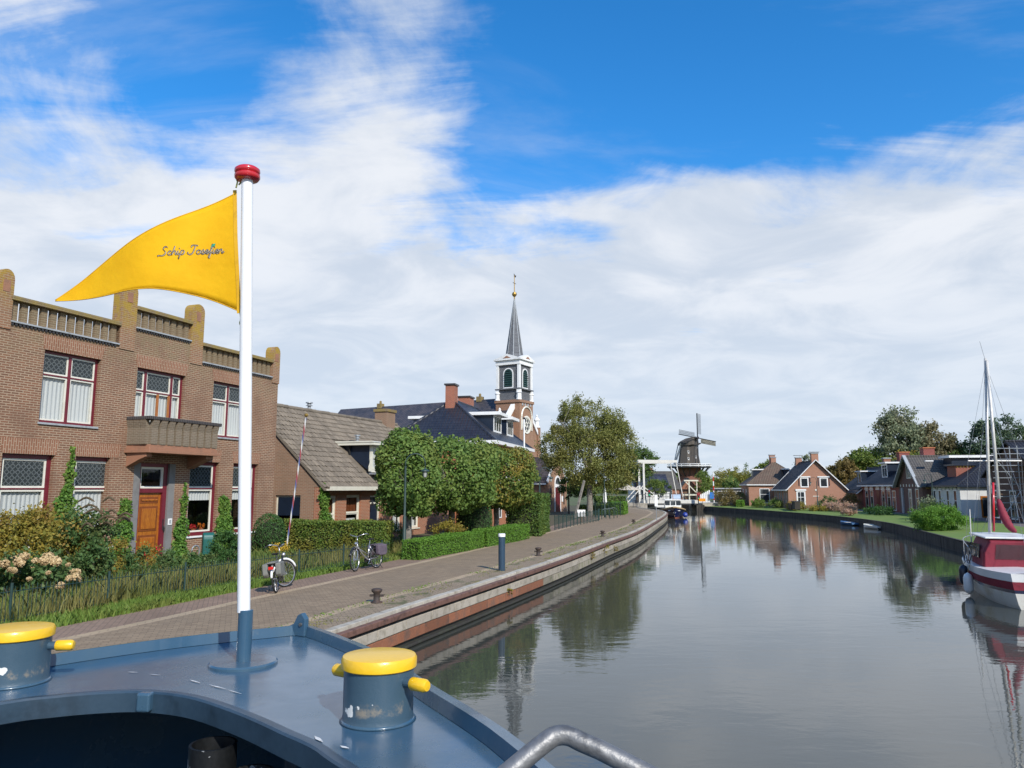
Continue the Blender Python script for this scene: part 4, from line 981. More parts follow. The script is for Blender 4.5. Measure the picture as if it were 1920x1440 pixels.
# tumbled brick wedges along the verge
M_tumb = brick('tumbled_brick', (0.26,0.14,0.085), (0.20,0.115,0.07), (0.34,0.28,0.2), world_xy=False, stain=0.4)
wx = window(ct, GMl, gx0, gx1, 1.2, 3.05, 0.10, M_frame, M_dark, fw=0.09, sw=0.03)
MB(GMl).box(gx0+.10, gx1-.10, .085, .10, 2.15, 2.95).build('roller_blind', M_navy, wx)
for (a, b, c, d) in holes[:2] + holes[3:]:
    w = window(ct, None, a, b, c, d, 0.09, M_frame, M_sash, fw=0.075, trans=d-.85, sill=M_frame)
    s = MB(); s.box(a+.1,(a+b)/2-.02,.22,.24,d-.82,d-.1); s.box((a+b)/2+.02,b-.1,.22,.24,d-.82,d-.1); s.build('inner_shutter', M_wood, w)
    curtain_mb(None, a+.1, b-.1, c+.1, c+.75, .26).build('half_curtain', M_curt, w, smooth=True)
a, b, c, d = holes[2]
f = MB(); f.box(a,a+.09,.06,.2,.6,d); f.box(b-.09,b,.06,.2,.6,d); f.box(a+.09,b-.09,.06,.2,d-.08,d); f.box(a+.09,b-.09,.06,.2,2.58,2.66); f.build('door_frame', M_frame, ct)
dd = MB().box(a+.09,b-.09,.10,.15,.8,2.58).build('front_door', M_navy, ct); MB().box(a+.2,b-.2,.085,.10,1.5,2.35).build('door_panel', M_navy, dd, bevel=.01)
MB().add([(a+.09,.12,2.66),(b-.09,.12,2.66),(b-.09,.12,d-.08),(a+.09,.12,d-.08)],[(0,1,2,3)]).build('fanlight', M_pane, dd)
q = MB().tube([(a-.1,0,2.72),(a-.1,-.16,2.78),(a-.1,-.2,2.7)], .015, 6); q.lathe([(.03,-.2),(.07,-.1),(.02,0)], 8, (a-.1,-.2,2.7)); q.build('wall_lantern', M_blk, ct)
# roof: deck, tiles, gutter, ridge
OV = 0.28
slope = Vector((0, CD/2+OV, RZ-(EZ-.05))); sl = slope.length; pitch = math.atan2(slope.z, slope.y)
rf = MB(); rf.add([(-.08,-OV,EZ-.05),(CL+.08,-OV,EZ-.05),(CL+.08,CD/2,RZ),(-.08,CD/2,RZ),(-.08,-OV,EZ-.17),(CL+.08,-OV,EZ-.17),(CL+.08,CD/2,RZ-.12),(-.08,CD/2,RZ-.12)], [(0,1,2,3),(7,6,5,4),(0,4,5,1),(1,5,6,2),(3,7,4,0)])
rf.add([(-.08,CD+OV,EZ-.05),(CL+.08,CD+OV,EZ-.05),(CL+.08,CD/2,RZ),(-.08,CD/2,RZ)], [(3,2,1,0)])
roof = rf.build('roof', M_tile, ct)
# pantile: S-profile slab
def pantile():
    m = MB(); w = 0.285; l = 0.40; n = 7; vs = []
    for i in range(n+1):
        t = i/n; x = t*w; h = 0.030*math.sin(t*6.283 - 0.9) + .03
        vs += [(x,0,h+.034),(x,l,h-.004),(x,0,h-.012)]
    m.add(vs, [(3*i,3*i+3,3*i+4,3*i+1) for i in range(n)] + [(3*i+2,3*i+5,3*i+3,3*i) for i in range(n)])
    return m
tm = pantile(); tmesh = tm.mesh('roof_tile', M_tile); TW = 0.27; TLn = 0.355
ntx = int((CL+.1)/TW); nty = int(sl/TLn); cand = []
dx0, dx1, dz1 = 4.35, 7.75, 5.85
for j in range(nty+1):
    for i in range(ntx):
        x = -.06 + i*TW; s = j*TLn; yy = -OV + math.cos(pitch)*s; zz = EZ-.05 + math.sin(pitch)*s
        if s + .33 > sl + .05: continue
        if dx0-.1 < x+.14 < dx1-.05 and 0.35 < yy < 2.2 and zz < dz1 - .15: continue
        cand.append((x, yy, zz))
# nearest 300 tiles as single pieces, the rest joined
cand.sort(key=lambda c: (c[0]*0.9385 - c[1]*-0.3453*0) + (0 if c[2] > 3.9 else 1.5) + abs(c[2]-5.6)*.2)
rot = Matrix.Rotation(pitch, 4, 'X')
tmesh.materials.clear(); tmesh.materials.append(M_tile)
for (x, y, z) in cand[:300]:
    o = inst(tmesh, 'roof_tile', roof, (x, y+RN.uniform(-.012,.012), z+RN.uniform(-.004,.012)), (pitch + RN.uniform(-.02,.02), RN.uniform(-.03,.03), RN.uniform(-.02,.02)))
rest = MB()
for (x, y, z) in cand[300:]:
    M4 = Matrix.Translation((x, y+RN.uniform(-.012,.012), z+RN.uniform(-.004,.01))) @ Matrix.Rotation(pitch+RN.uniform(-.02,.02), 4, 'X') @ Matrix.Rotation(RN.uniform(-.03,.03), 4, 'Y')
    rest.add([M4 @ Vector(p) for p in tm.v], tm.f)
rest.build('roof_tiles', M_tile, roof, kind='stuff')
rid = MB().tube([(0,-.0,0),(.42,0,.012)], .12, 10).mesh('ridge_tile', M_tile)
for k in range(int(CL/.40)): inst(rid, 'ridge_tile', roof, (-.05+k*.40, CD/2, RZ+RN.uniform(-.01,.015)))
MB().prismx([(-.26,EZ-.16),(-.48,EZ-.16),(-.48,EZ+.02),(-.44,EZ+.02),(-.44,EZ-.10),(-.26,EZ-.10)], .1, CL).build('gutter', M_frame, ct)
MB().box(.1, CL, -.26, .0, EZ-.16, EZ-.12).build('soffit', M_frame, ct)
# dormer
dm = MB(); dm.box(4.75,7.15,.30,.36,4.16,4.30); dm.box(4.75,4.88,.28,.38,4.30,5.52); dm.box(7.02,7.15,.28,.38,4.30,5.52); 
dor = dm.build('dormer', M_frame, ct)
window(ct, Matrix.Translation((0,.27,0)), 4.88, 7.02, 4.30, 5.50, 0.02, M_frame, M_frame, fw=0.05, mull=(5.95,), glaze=(('h',.5),('v',.5)), name='dormer_window', curt='full')
for x in (4.76, 7.11): MB().prismx([(.32,4.18),(.32,5.52),(2.3,5.52)], x, x+.03).build('cheek', M_navy, dor)
MB().prismz([(4.45,-.05),(7.5,-.05),(7.5,2.6),(4.45,2.6)], 5.52, 5.66).build('dormer_roof', M_frame, dor, bevel=.01)
MB().prismx([(-.08,5.66),(2.55,5.66),(2.55,5.74),(.1,5.72)], 4.42, 7.53).build('fascia', M_frame, dor)
for x in (4.66, 7.06): MB().prism([(x-.14,4.2),(x+.10,4.2),(x+.10,4.95),(x+.02,4.85),(x-.05,4.6),(x-.16,4.42)], .24, .28).build('scroll_bracket', M_frame, dor)
MB().box(4.6,7.3,-.12,.30,4.05,4.12).build('lead_apron', M_zinc, dor)
# chimney, vents
chm = MB().box(12.0,13.05,CD/2-.42,CD/2+.42,6.6,8.05).build('chimney', M_brG, ct); MB().box(11.93,13.12,CD/2-.49,CD/2+.49,8.05,8.22).build('chimney_cap', M_brP, chm)
for x, y, z, r in ((4.6,CD/2,RZ,.14),(6.0,1.9,5.7,.12)):
    v = MB().lathe([(r*.6,-.1),(r*.6,.26),(r*1.25,.27),(r*1.25,.29),(r*.75,.30),(r*.75,.40),(r*1.35,.41),(r*1.3,.46),(.001,.47)], 14).build('roof_vent', M_zinc, ct); v.location = (x, y, z)
# ---------------------------------------------------------------- church
M_brK = brick('church_brick', (0.29,0.145,0.085), (0.23,0.115,0.07), (0.36,0.28,0.2), stain=0.4, tint=(0.2,0.12,0.08))
M_slate = brick('grey_slate_cladding', (0.10,0.105,0.115), (0.14,0.145,0.155), (0.05,0.05,0.055), bw=0.3, bh=0.16, ms=0.012, stain=0.35, tint=(0.17,0.175,0.18), bump=0.8)
M_black_tile = lambda ax: roofmat('black_pantile', (0.035,0.036,0.044), (0.085,0.075,0.08), axis=ax, rough=0.42, spec=0.5, moss=(0.105,0.085,0.08))
M_green = paint('louvre_green', (0.012,0.045,0.04), 0.5, var=0.1)
M_gold = paint('gilt', (0.38,0.24,0.06), 0.4, metal=0.7)
CH_R = rad(60.1)
ch = thing('village_church', 'brick village church with slate spire and long dark tiled roof', 'church', (1.57, 81.3, 0), CH_R)
HW = 4.15; EH = 9.0; RH = 13.3; NL = 27.0
def quad_roof(x0, x1, y0, y1, ze, zr, axis, th=0.14):
    """one gabled roof; ridge along axis"""
    m = MB()
    if axis == 'y':
        xm = (x0+x1)/2
        for a, b in ((x0, xm), (x1, xm)):
            vs = [(a,y0,ze),(b,y0,zr),(b,y1,zr),(a,y1,ze),(a,y0,ze-th),(b,y0,zr-th),(b,y1,zr-th),(a,y1,ze-th)]
            f = [(0,1,2,3),(7,6,5,4),(0,4,5,1),(2,6,7,3),(3,7,4,0)]
            m.add(vs, f if a > b else [tuple(reversed(q)) for q in f])
    else:
        ym = (y0+y1)/2
        for a, b in ((y0, ym), (y1, ym)):
            vs = [(x0,a,ze),(x0,b,zr),(x1,b,zr),(x1,a,ze),(x0,a,ze-th),(x0,b,zr-th),(x1,b,zr-th),(x1,a,ze-th)]
            f = [(0,1,2,3),(7,6,5,4),(0,4,5,1),(2,6,7,3),(3,7,4,0)]
            m.add(vs, f if a < b else [tuple(reversed(q)) for q in f])
            if a < b: m.f[-5:] = [tuple(reversed(q)) for q in m.f[-5:]]
            else: m.f[-5:] = [tuple(reversed(q)) for q in m.f[-5:]]
    return m
m = MB(); m.box(-HW,-HW+.4,1.2,NL,.5,EH); m.box(HW-.4,HW,1.2,NL,.5,EH); m.box(-HW+.4,HW-.4,NL-.4,NL,.5,EH); m.build('nave_wall', M_brK, ch)
MB().prism([(-HW,.5),(HW,.5),(HW,EH),(0,RH+.05),(-HW,EH)], .8, 1.2).build('front_gable', M_brK, ch)
quad_roof(-HW-.3, HW+.3, 1.2, NL, EH-.3, RH, 'y').build('nave_roof', M_black_tile('y'), ch)
for s in (-1, 1):
    MB().bar((s*1.3,.85,RH-.95),(s*(HW+.2),.85,EH+.05), .34, .5, up=(0,1,0)).build('gable_coping', M_wht, ch)
    p = MB().box(s*HW-.3,s*HW+.3,.6,1.25,6.5,10.2).build('corner_buttress', M_brK, ch)
    MB().lathe([(.42,0),(.42,.16),(.26,.2),(.26,.75),(.36,.8),(.36,.9),(.1,1.25),(.14,1.35),(.05,1.5),(.001,1.55)], 8, (s*HW,.92,10.2)).build('pinnacle', M_wht, p)
for yy in (6.0, 20.5):
    t = MB().box(-.35,.35,yy-.3,yy+.3,RH-.25,RH+.35).build('ridge_turret', M_brP, ch); MB().lathe([(.14,.35),(.14,.65),(.001,.75)], 8, (0,yy,RH)).build('turret_pipe', M_brP, t)
# tower
tw = MB().box(-1.5,1.5,0,3.0,.5,12.85).build('tower', M_brK, ch)
MB().box(-1.62,1.62,-.12,3.12,12.55,12.85).build('tower_cornice', M_brK, ch, bevel=.03)
dn = MB().box(-.13,.13,-.06,0,12.25,12.5).mesh('dentil', M_lstone)
for k in range(4): inst(dn, 'dentil', tw, (-.9+k*.6, 0, 0))
# round window with tracery, white hood arch
def disc(r0, r1, y, z, n=28):
    m = MB(); vs = []
    for k in range(n):
        a = 6.283*k/n; vs += [(r0*math.cos(a), y, z+r0*math.sin(a)), (r1*math.cos(a), y, z+r1*math.sin(a)), (r1*math.cos(a), y+.12, z+r1*math.sin(a)), (r0*math.cos(a), y+.12, z+r0*math.sin(a))]
    return m.add(vs, [((4*k+q), (4*((k+1)%n)+q), (4*((k+1)%n)+(q+1)%4), (4*k+(q+1)%4)) for k in range(n) for q in range(4)])
rw = disc(.78,.98,-.08,10.2).build('rose_window', M_sash, tw)
MB().add([(.8*math.cos(6.283*k/24), -.01, 10.2+.8*math.sin(6.283*k/24)) for k in range(24)], [tuple(range(24))]).build('rose_pane', M_pane, tw)
for k in range(6):
    a = 6.283*k/6; q = disc(.22,.29,-.05,0,14); o = q.build('tracery_ring', M_sash, tw); o.location = (.5*math.cos(a), 0, 10.2+.5*math.sin(a))
q = disc(.18,.25,-.05,0,14).build('tracery_ring', M_sash, tw); q.location = (0,0,10.2)
MB().tube([(1.15*math.cos(a), -.05, 11.0+1.15*math.sin(a)) for a in [math.pi*k/14 for k in range(15)]], .10, 6).build('hood_arch', M_sash, tw)
for x in (-1.15, 1.15): MB().box(x-.08,x+.08,-.09,.0,9.6,11.0).build('arch_leg', M_sash, tw)
MB().prism([(-.6,3.5),(.6,3.5),(.6,6.4),(.3,7.0),(0,7.2),(-.3,7.0),(-.6,6.4)], -.04, 0).build('tower_window', M_pane, tw)
for s in (-1,1):
    for yy in (.15, 2.85):
        o = MB().lathe([(.32,0),(.32,.1),(.24,.14),(.24,.7),(.34,.76),(.3,.84),(.1,1.0),(.13,1.12),(.05,1.25),(.001,1.3)], 8).build('corner_finial', M_wht, tw); o.location = (s*1.38, yy, 12.85)
# slate stage, belfry, spire
B = 1.33; cy = 1.5
sl_ = MB().box(-B,B,cy-B,cy+B,12.6,16.75).build('belfry', M_slate, ch)
for sx in (-1,1):
    for sy in (-1,1):
        MB().box(sx*B-.2+.0*sx,sx*B+.2,cy+sy*B-.2,cy+sy*B+.2,12.8,14.1).build('post_base', M_wht, sl_); MB().box(sx*B-.15,sx*B+.15,cy+sy*B-.15,cy+sy*B+.15,14.1,16.75).build('corner_post', M_wht, sl_)
MB().box(-B-.25,B+.25,cy-B-.25,cy+B+.25,14.02,14.14).build('string_course', M_slate, sl_)
MB().box(-B-.2,B+.2,cy-B-.2,cy+B+.2,16.75,17.25).build('frieze', M_wht, sl_); MB().box(-B-.38,B+.38,cy-B-.38,cy+B+.38,17.25,17.38).build('cornice', M_wht, sl_)
for k in range(4):                      # four sides: louvre opening with arch, small pediment
    R4 = Matrix.Translation((0,cy,0)) @ Matrix.Rotation(rad(90*k), 4, 'Z')
    pts = [(-.52,14.3),(.52,14.3),(.52,15.75)] + [(.52*math.cos(math.pi*q/8), 15.75+.55*math.sin(math.pi*q/8)) for q in range(1,8)] + [(-.52,15.75)]
    fr = MB(R4); big = [(x*1.22, 15.3+(z-15.3)*1.12) for x, z in pts]; fr.prism(big, -B-.05, -B+.02); f_ = fr.build('louvre_frame', M_wht, sl_)
    MB(R4).prism(pts, -B-.06, -B-.052).build('louvre_shade', M_green, f_)
    for q in range(8):
        wdt = .5 if q < 6 else .5 - (q-5)*.12
        MB(R4).bar((-wdt,-B-.09,14.4+q*.24),(wdt,-B-.09,14.4+q*.24), .10, .05, up=(0,.6,1)).build('louvre_slat', M_green, f_)
    MB(R4).prism([(-B-.4,17.38),(B+.4,17.38),(0,17.95)], -B-.38, -B+.35).build('pediment', M_wht, sl_); MB(R4).prism([(-.5,17.46),(.5,17.46),(0,17.72)], -B-.40, -B-.385).build('tympanum', M_terra, sl_)
def spire(z0, z1, r0):
    m = MB(); n = 8; vs = [(r0*math.cos(6.283*(k+.5)/n), cy+r0*math.sin(6.283*(k+.5)/n), z0) for k in range(n)] + [(.05*math.cos(6.283*(k+.5)/n), cy+.05*math.sin(6.283*(k+.5)/n), z1) for k in range(n)]
    return m.add(vs, [(k,(k+1)%n,(k+1)%n+n,k+n) for k in range(n)])
sp_ = spire(17.5, 24.45, 1.02).build('spire', M_slate, ch)
for k in range(8):
    a = 6.283*(k+.5)/8; MB().bar((1.03*math.cos(a),cy+1.03*math.sin(a),17.6),(.05*math.cos(a),cy+.05*math.sin(a),24.45), .09, .04).build('lead_hip', M_lstone, sp_)
MB().lathe([(.05,24.3),(.07,24.7),(.22,24.85),(.28,25.02),(.22,25.2),(.05,25.3),(.035,27.2),(.001,27.22)], 12, (0,cy,0)).build('finial_ball', M_gold, sp_)
MB().tube([(-.32,cy,26.3),(.32,cy,26.3)], .035, 6).build('vane_cross', M_blk, sp_); MB().prism([(-.05,27.0),(.3,27.05),(.38,27.3),(.1,27.25),(-.1,27.4)], cy-.02, cy+.02).build('weather_cock', M_blk, sp_)
# ---------------------------------------------------------------- church hall with red door
M_door_r = paint('dark_red_door', (0.10,0.008,0.012), 0.4, var=0.1)
an = thing('church_hall', 'small brick hall with dark red door under an arched white fanlight', 'hall', (3.9, 79.6, 0), CH_R)
W = 4.3
MB().prism([(0,.5),(W,.5),(W,4.0),(W/2,6.75),(0,4.0)], 0, .35).build('front_gable', M_brK, an)
m = MB(); m.box(0,.35,.35,9,.5,3.95); m.box(W-.35,W,.35,9,.5,3.95); m.build('side_wall', M_brK, an)
quad_roof(-.3, W+.3, .3, 9, 3.8, 6.75, 'y').build('roof', M_black_tile('y'), an)
for s in (0, W): MB().bar((W/2,.1,6.85),(s+(-.2 if s == 0 else .2),.1,4.0), .3, .12, up=(0,1,0)).build('verge_board', M_wht, an)
MB().box(-.42,-.28,.2,9,3.72,3.86).build('gutter', M_wht, an)
f = MB(); f.prism([(1.25,.85),(1.40,.85),(1.40,3.45),(1.25,3.45)], -.05, .05); f.prism([(2.6,.85),(2.75,.85),(2.75,3.45),(2.6,3.45)], -.05, .05); f.box(1.25,2.75,-.06,.05,3.45,3.75); f.build('door_frame', M_wht, an)
MB().box(1.40,1.995,-.03,.0,.88,3.45).build('door_leaf', M_door_r, an); MB().box(2.005,2.6,-.03,.0,.88,3.45).build('door_leaf', M_door_r, an)
pts = [(2+.72*math.cos(math.pi*k/12), 3.75+.95*math.sin(math.pi*k/12)) for k in range(13)]
fl = MB().prism(pts, -.06, .0).build('fanlight_frame', M_wht, an); MB().prism([(2+(x-2)*.75, 3.8+(z-3.75)*.75) for x, z in pts], -.07, -.062).build('fanlight_pane', M_pane, fl)
for x in (.45, 3.55): MB().prism([(x-.12,1.6),(x+.12,1.6),(x+.12,3.3),(x,3.5),(x-.12,3.3)], -.02, 0).build('slit_window', M_pane, an)
MB().box(3.0,3.3,-.04,0,1.9,2.5).build('notice_board', M_wht, an)
# ---------------------------------------------------------------- hip-roofed house with dormers
M_brO = brick('orange_brick', (0.42,0.13,0.05), (0.36,0.11,0.045), (0.36,0.25,0.17), stain=0.15)
HP_R = math.atan2(.972, .234)
hp = thing('hipped_house', 'orange brick house with black hipped roof, white gutters and dormers', 'house', (-1.14, 50.4, 0), HP_R)
HL, HD, HE, HR = 12.2, 8.0, 6.45, 9.75
m = MB(); m.box(.3,HL-.3,.3,HD-.3,.5,HE); m.build('wall', M_brO, hp)
def hip(x0,x1,y0,y1,ze,zr,h0,h1):
    ym = (y0+y1)/2; V = [(x0,y0,ze),(x1,y0,ze),(x1,y1,ze),(x0,y1,ze),(x0+h0,ym,zr),(x1-h1,ym,zr)]
    return (MB().add(V, [(0,1,5,4),(2,3,4,5)]), MB().add(V, [(3,0,4),(1,2,5)]), V)
a_, b_, V = hip(0,HL,0,HD,HE+.12,HR,2.9,3.0)
rfh = a_.build('roof', roofmat('blue_black_tile', (0.018,0.02,0.03), (0.028,0.03,0.04), axis='x', rough=0.35, spec=0.5, moss=(0.03,0.033,0.045)), hp)
MB().add([b_.v[q] for q in b_.f[0]],[(0,1,2)]).build('hip_end', roofmat('blue_black_tile', (0.018,0.02,0.03), (0.028,0.03,0.04), axis='y', rough=0.35, spec=0.5, moss=(0.03,0.033,0.045)), rfh)
for p, q in ((0,4),(3,4),(1,5),(2,5),(4,5)): MB().tube([V[p],V[q]], .09, 6).build('hip_tile', roofmat('blue_black_tile', (0.018,0.02,0.03), (0.028,0.03,0.04), axis='x'), rfh)
g = MB(); g.box(-.15,HL+.15,-.15,.3,HE-.12,HE+.12); g.box(-.15,HL+.15,HD-.3,HD+.15,HE-.12,HE+.12); g.box(-.15,.3,.3,HD-.3,HE-.12,HE+.12); g.box(HL-.3,HL+.15,.3,HD-.3,HE-.12,HE+.12); g.build('gutter_fascia', M_wht, hp)
for x0, x1 in ((3.5,5.7),(7.5,9.5)):
    d_ = MB().box(x0-.25,x1+.25,.55,3.4,8.62,8.86).build('dormer', M_wht, hp, bevel=.02)
    c_ = MB(); c_.prismx([(1.05,7.35),(1.05,8.62),(3.2,8.62)], x0, x0+.08); c_.build('cheek', M_navy, d_); MB().prismx([(1.05,7.35),(1.05,8.62),(3.2,8.62)], x1-.08, x1).build('cheek', M_navy, d_)
    farwin(hp, Matrix.Translation((0,1.05,0)), x0, x1, 7.4, 8.62, bars=(('v',.33),('v',.66)), fw=.13)
MB().box(3.8,6.2,5.4,7.8,8.5,8.72).build('rear_dormer_roof', M_wht, hp, bevel=.02); MB().box(3.95,6.05,5.5,7.4,7.2,8.5).build('rear_dormer', M_navy, hp)
M_brCh = brick('chimney_brick', (0.36,0.11,0.06), (0.26,0.08,0.05), (0.32,0.24,0.18), bw=.22, bh=.075, stain=.2)
for x, y, w_, z1 in ((2.7,4.0,.42,10.75),(8.2,4.6,.6,10.5)):
    c_ = MB().box(x-w_,x+w_,y-w_*.8,y+w_*.8,9.0,z1).build('chimney', M_brCh, hp); MB().box(x-w_-.08,x+w_+.08,y-w_*.8-.08,y+w_*.8+.08,z1,z1+.12).build('chimney_cap', M_blk, c_)
for k, x in enumerate((1.6,4.2,6.8,9.4)):
    farwin(hp, Matrix.Translation((0,.3,0)), x, x+1.3, 4.1, 6.0, bars=(('v',.5),)); farwin(hp, Matrix.Translation((0,.3,0)), x, x+1.3, 1.3, 3.4, bars=(('v',.5),))
for z in (3.7, 3.95): MB().box(.28,HL-.28,.27,.3,z,z+.1).build('brick_band', M_sash, hp)
# ---------------------------------------------------------------- street furniture, left bank
M_lampg = paint('lamp_green', (0.02,0.045,0.038), 0.45, var=0.15, scale=3)
M_lglass = paint('lantern_glass', (0.35,0.36,0.33), 0.2, var=0.1)
def street_lamp(x, y, rot, label, z=ZS, s=1.0):
    t = thing('street_lamp', label, 'street lamp', (x, y, z), rot, 'arched green street lamps'); t.scale = (s, s, s)
    o = MB().lathe([(.085,0),(.085,.55),(.065,.6),(.062,1.5),(.045,1.55),(.04,3.35),(.001,3.36)], 16).build('post', M_lampg, t); smooth_by_angle(o)
    R_ = .36
    MB().tube([(0,0,3.3),(0,0,3.45)] + [(R_-R_*math.cos(math.pi*k/14), 0, 3.45+R_*math.sin(math.pi*k/14)) for k in range(1,15)] + [(2*R_,0,3.3)], .022, 10).build('arch_arm', M_lampg, t, smooth=True)
    h = MB().lathe([(.02,.0),(.03,-.04),(.15,-.1),(.17,-.14),(.10,-.16),(.001,-.16)], 14, (2*R_,0,3.3)).build('lamp_hood', M_lampg, t)
    MB().lathe([(.09,-.16),(.075,-.34),(.03,-.38),(.001,-.38)], 10, (2*R_,0,3.3)).build('lamp_glass', M_lglass, h)
    for k in range(4):
        a = 1.571*k+.78; MB().bar((2*R_+.09*math.cos(a),.09*math.sin(a),3.14),(2*R_+.075*math.cos(a),.075*math.sin(a),2.96), .012,.012).build('lantern_rib', M_lampg, h)
    return t
street_lamp(-3.93, 27.72, rad(10), 'green arched street lamp standing in front of the clipped lime trees')
street_lamp(1.72, 46.9, rad(10), 'green arched street lamp rising behind the tall clipped hedge')
# blue mooring post
M_bpost = paint('blue_post_paint', (0.022,0.05,0.085), 0.35, var=0.15, scale=5, col2=(0.03,0.06,0.09), coat=.2)
t = thing('mooring_post', 'tall dark blue mooring post with a white top on the quayside', 'mooring post', (-0.32, 23.83, ZS))
o = MB().lathe([(.105,-.1),(.105,1.08),(.001,1.08)], 28).build('post', M_bpost, t); smooth_by_angle(o)
o = MB().lathe([(.112,1.04),(.112,1.12),(.10,1.135),(.001,1.14)], 28).build('cap', M_wht, t); smooth_by_angle(o)
# small cast-iron bollards
M_iron = paint('rusty_cast_iron', (0.035,0.026,0.022), 0.7, var=0.35, scale=12, bump=.3, col2=(0.08,0.04,0.022))
bl = MB().lathe([(.13,0),(.13,.02),(.075,.04),(.07,.2),(.12,.25),(.125,.29),(.09,.31),(.001,.32)], 18).mesh('body', M_iron, True)
labs = ['small iron mooring bollard nearest the bow of the ship', 'small iron bollard on the quayside just beyond the blue post', 'small iron bollard on the bend opposite the dark green fence', 'farthest small iron bollard on the quay bend near the blue sloop']
for (x, y), lb in zip(((-3.04,17.28),(1.0,29.0),(4.81,40.35),(8.76,54.67)), labs):
    t = thing('quay_bollard', lb, 'bollard', (x, y, ZS), 0, 'small iron bollards along the quay'); inst(bl, 'body', t); MB().tube([(-.16,0,.16),(.16,0,.16)], .025, 8).build('cross_pin', M_iron, t)
# letter box and hoop
M_mbox = paint('green_enamel', (0.012,0.10,0.085), 0.4, var=0.08, scale=4)
t = thing('letter_box', 'rounded dark green letter box on a post in the front garden', 'letter box', (-9.60, 24.05, .88), rad(-62))
o = MB().prism([(-.2,.42),(.2,.42),(.2,.9)] + [(.2*math.cos(math.pi*k/10), .9+.2*math.sin(math.pi*k/10)) for k in range(1,10)] + [(-.2,.9)], -.17, .17).build('box', M_mbox, t, bevel=.03)
MB().box(-.03,.03,-.03,.03,-.1,.45).build('post', M_lampg, t); MB().box(-.13,.13,-.178,-.17,.82,.86).build('slot', M_blk, o)
M_galv = paint('galvanised_tube', (0.30,0.32,0.33), 0.5, metal=.4, var=.2, scale=8)
t = thing('bicycle_hoop', 'bent galvanised bicycle hoop beside the green letter box', 'bicycle stand', (-9.75, 23.5, .86), rad(60))
MB().tube([(-.13,0,-.1),(-.13,0,.62)] + [(-.13*math.cos(math.pi*k/10), 0, .62+.13*math.sin(math.pi*k/10)) for k in range(1,10)] + [(.13,0,.62),(.13,0,-.1)], .024, 10).build('hoop', M_galv, t, smooth=True)
# iron garden fence in front of the town house
M_fence = paint('fence_green', (0.012,0.040,0.036), 0.5, var=.2, scale=4)
def fence(name, label, pts, h, step, post_every, ground=ZS, mat=None, hoop=False):
    mat = mat or M_fence; t = thing(name, label, 'fence', (0,0,0)); P = [Vector(p) for p in pts]; S = curve_len(P)
    bar_m = MB().tube([(0,0,.06),(0,0,h)], .0065, 6).mesh('fence_bar', mat); post_m = MB().tube([(0,0,-.1),(0,0,h+.06)], .027, 8).mesh('fence_post', mat)
    n = int(S[-1]/step)
    for k in range(n+1):
        p, d = at_s(P, S, min(k*step, S[-1]-.001))
        if k % post_every == 0: inst(post_m, 'fence_post', t, (p.x, p.y, ground))
        else: inst(bar_m, 'fence_bar', t, (p.x, p.y, ground + RN.uniform(-.012,.012)), (RN.uniform(-.02,.02), RN.uniform(-.02,.02), 0))
    for z in (.12, h-.10):
        m = MB(); m.tube([(p.x,p.y,ground+z) for p in P], .008, 6); m.build('fence_rail', mat, t)
    return t
fence('garden_fence', 'thin dark green iron bar fence in front of the town house garden', [(-11.2,10.6),(-9.6,14.0),(-8.15,17.68),(-6.95,20.69),(-5.85,23.2),(-4.3,26.6)], .72, .085, 25)
fence('railing_fence', 'dark green railing fence between the tall hedge and the birch', [(2.62,46.4),(4.2,51.4),(6.7,59.0),(7.1,61.5)], .85, .115, 9)
# clipped white flag staff, striped staff
t = thing('garden_flagpole', 'slim white flagpole behind the tall hedge near the church', 'flag pole', (.79, 48.6, .8))
MB().tube([(0,0,0),(0,0,7.0)], [.07,.05], 10).build('pole', M_wht, t); MB().lathe([(.03,7.0),(.09,7.05),(.09,7.12),(.001,7.16)], 10).build('finial', M_blk, t); MB().box(-.1,.1,-.1,.1,0,2.2).build('socket', M_wht, t)
def stripemat():
    m, nt, b = base_mat('spiral_stripes'); tc = N(nt, 'TexCoord'); sp = N(nt, 'SeparateXYZ'); L(nt, tc.outputs['Object'], sp.inputs[0])
    a = math_(nt, 'DIVIDE', math_(nt, 'ARCTAN2', sp.outputs[1], sp.outputs[0]), 6.2832)
    f = math_(nt, 'FRACT', math_(nt, 'ADD', math_(nt, 'MULTIPLY', sp.outputs[2], 1.15), a))
    c = mix_(nt, math_(nt, 'LESS_THAN', f, .36), (.60,.60,.58), (.33,.07,.08)); c = mix_(nt, math_(nt, 'GREATER_THAN', f, .70), c, (.09,.12,.28))
    L(nt, c, b.inputs['Base Color']); b.inputs['Roughness'].default_value = .45; return m
t = thing('striped_staff', 'slanting staff with red white and blue spiral stripes by the hedge', 'flag staff', (-8.30, 27.9, .85)); t.rotation_euler = (rad(4), rad(7.5), 0)
MB().tube([(0,0,-.1),(0,0,5.15)], .030, 12).build('staff', stripemat(), t); MB().sph((0,0,5.25), .075).build('knob', M_gold, t)
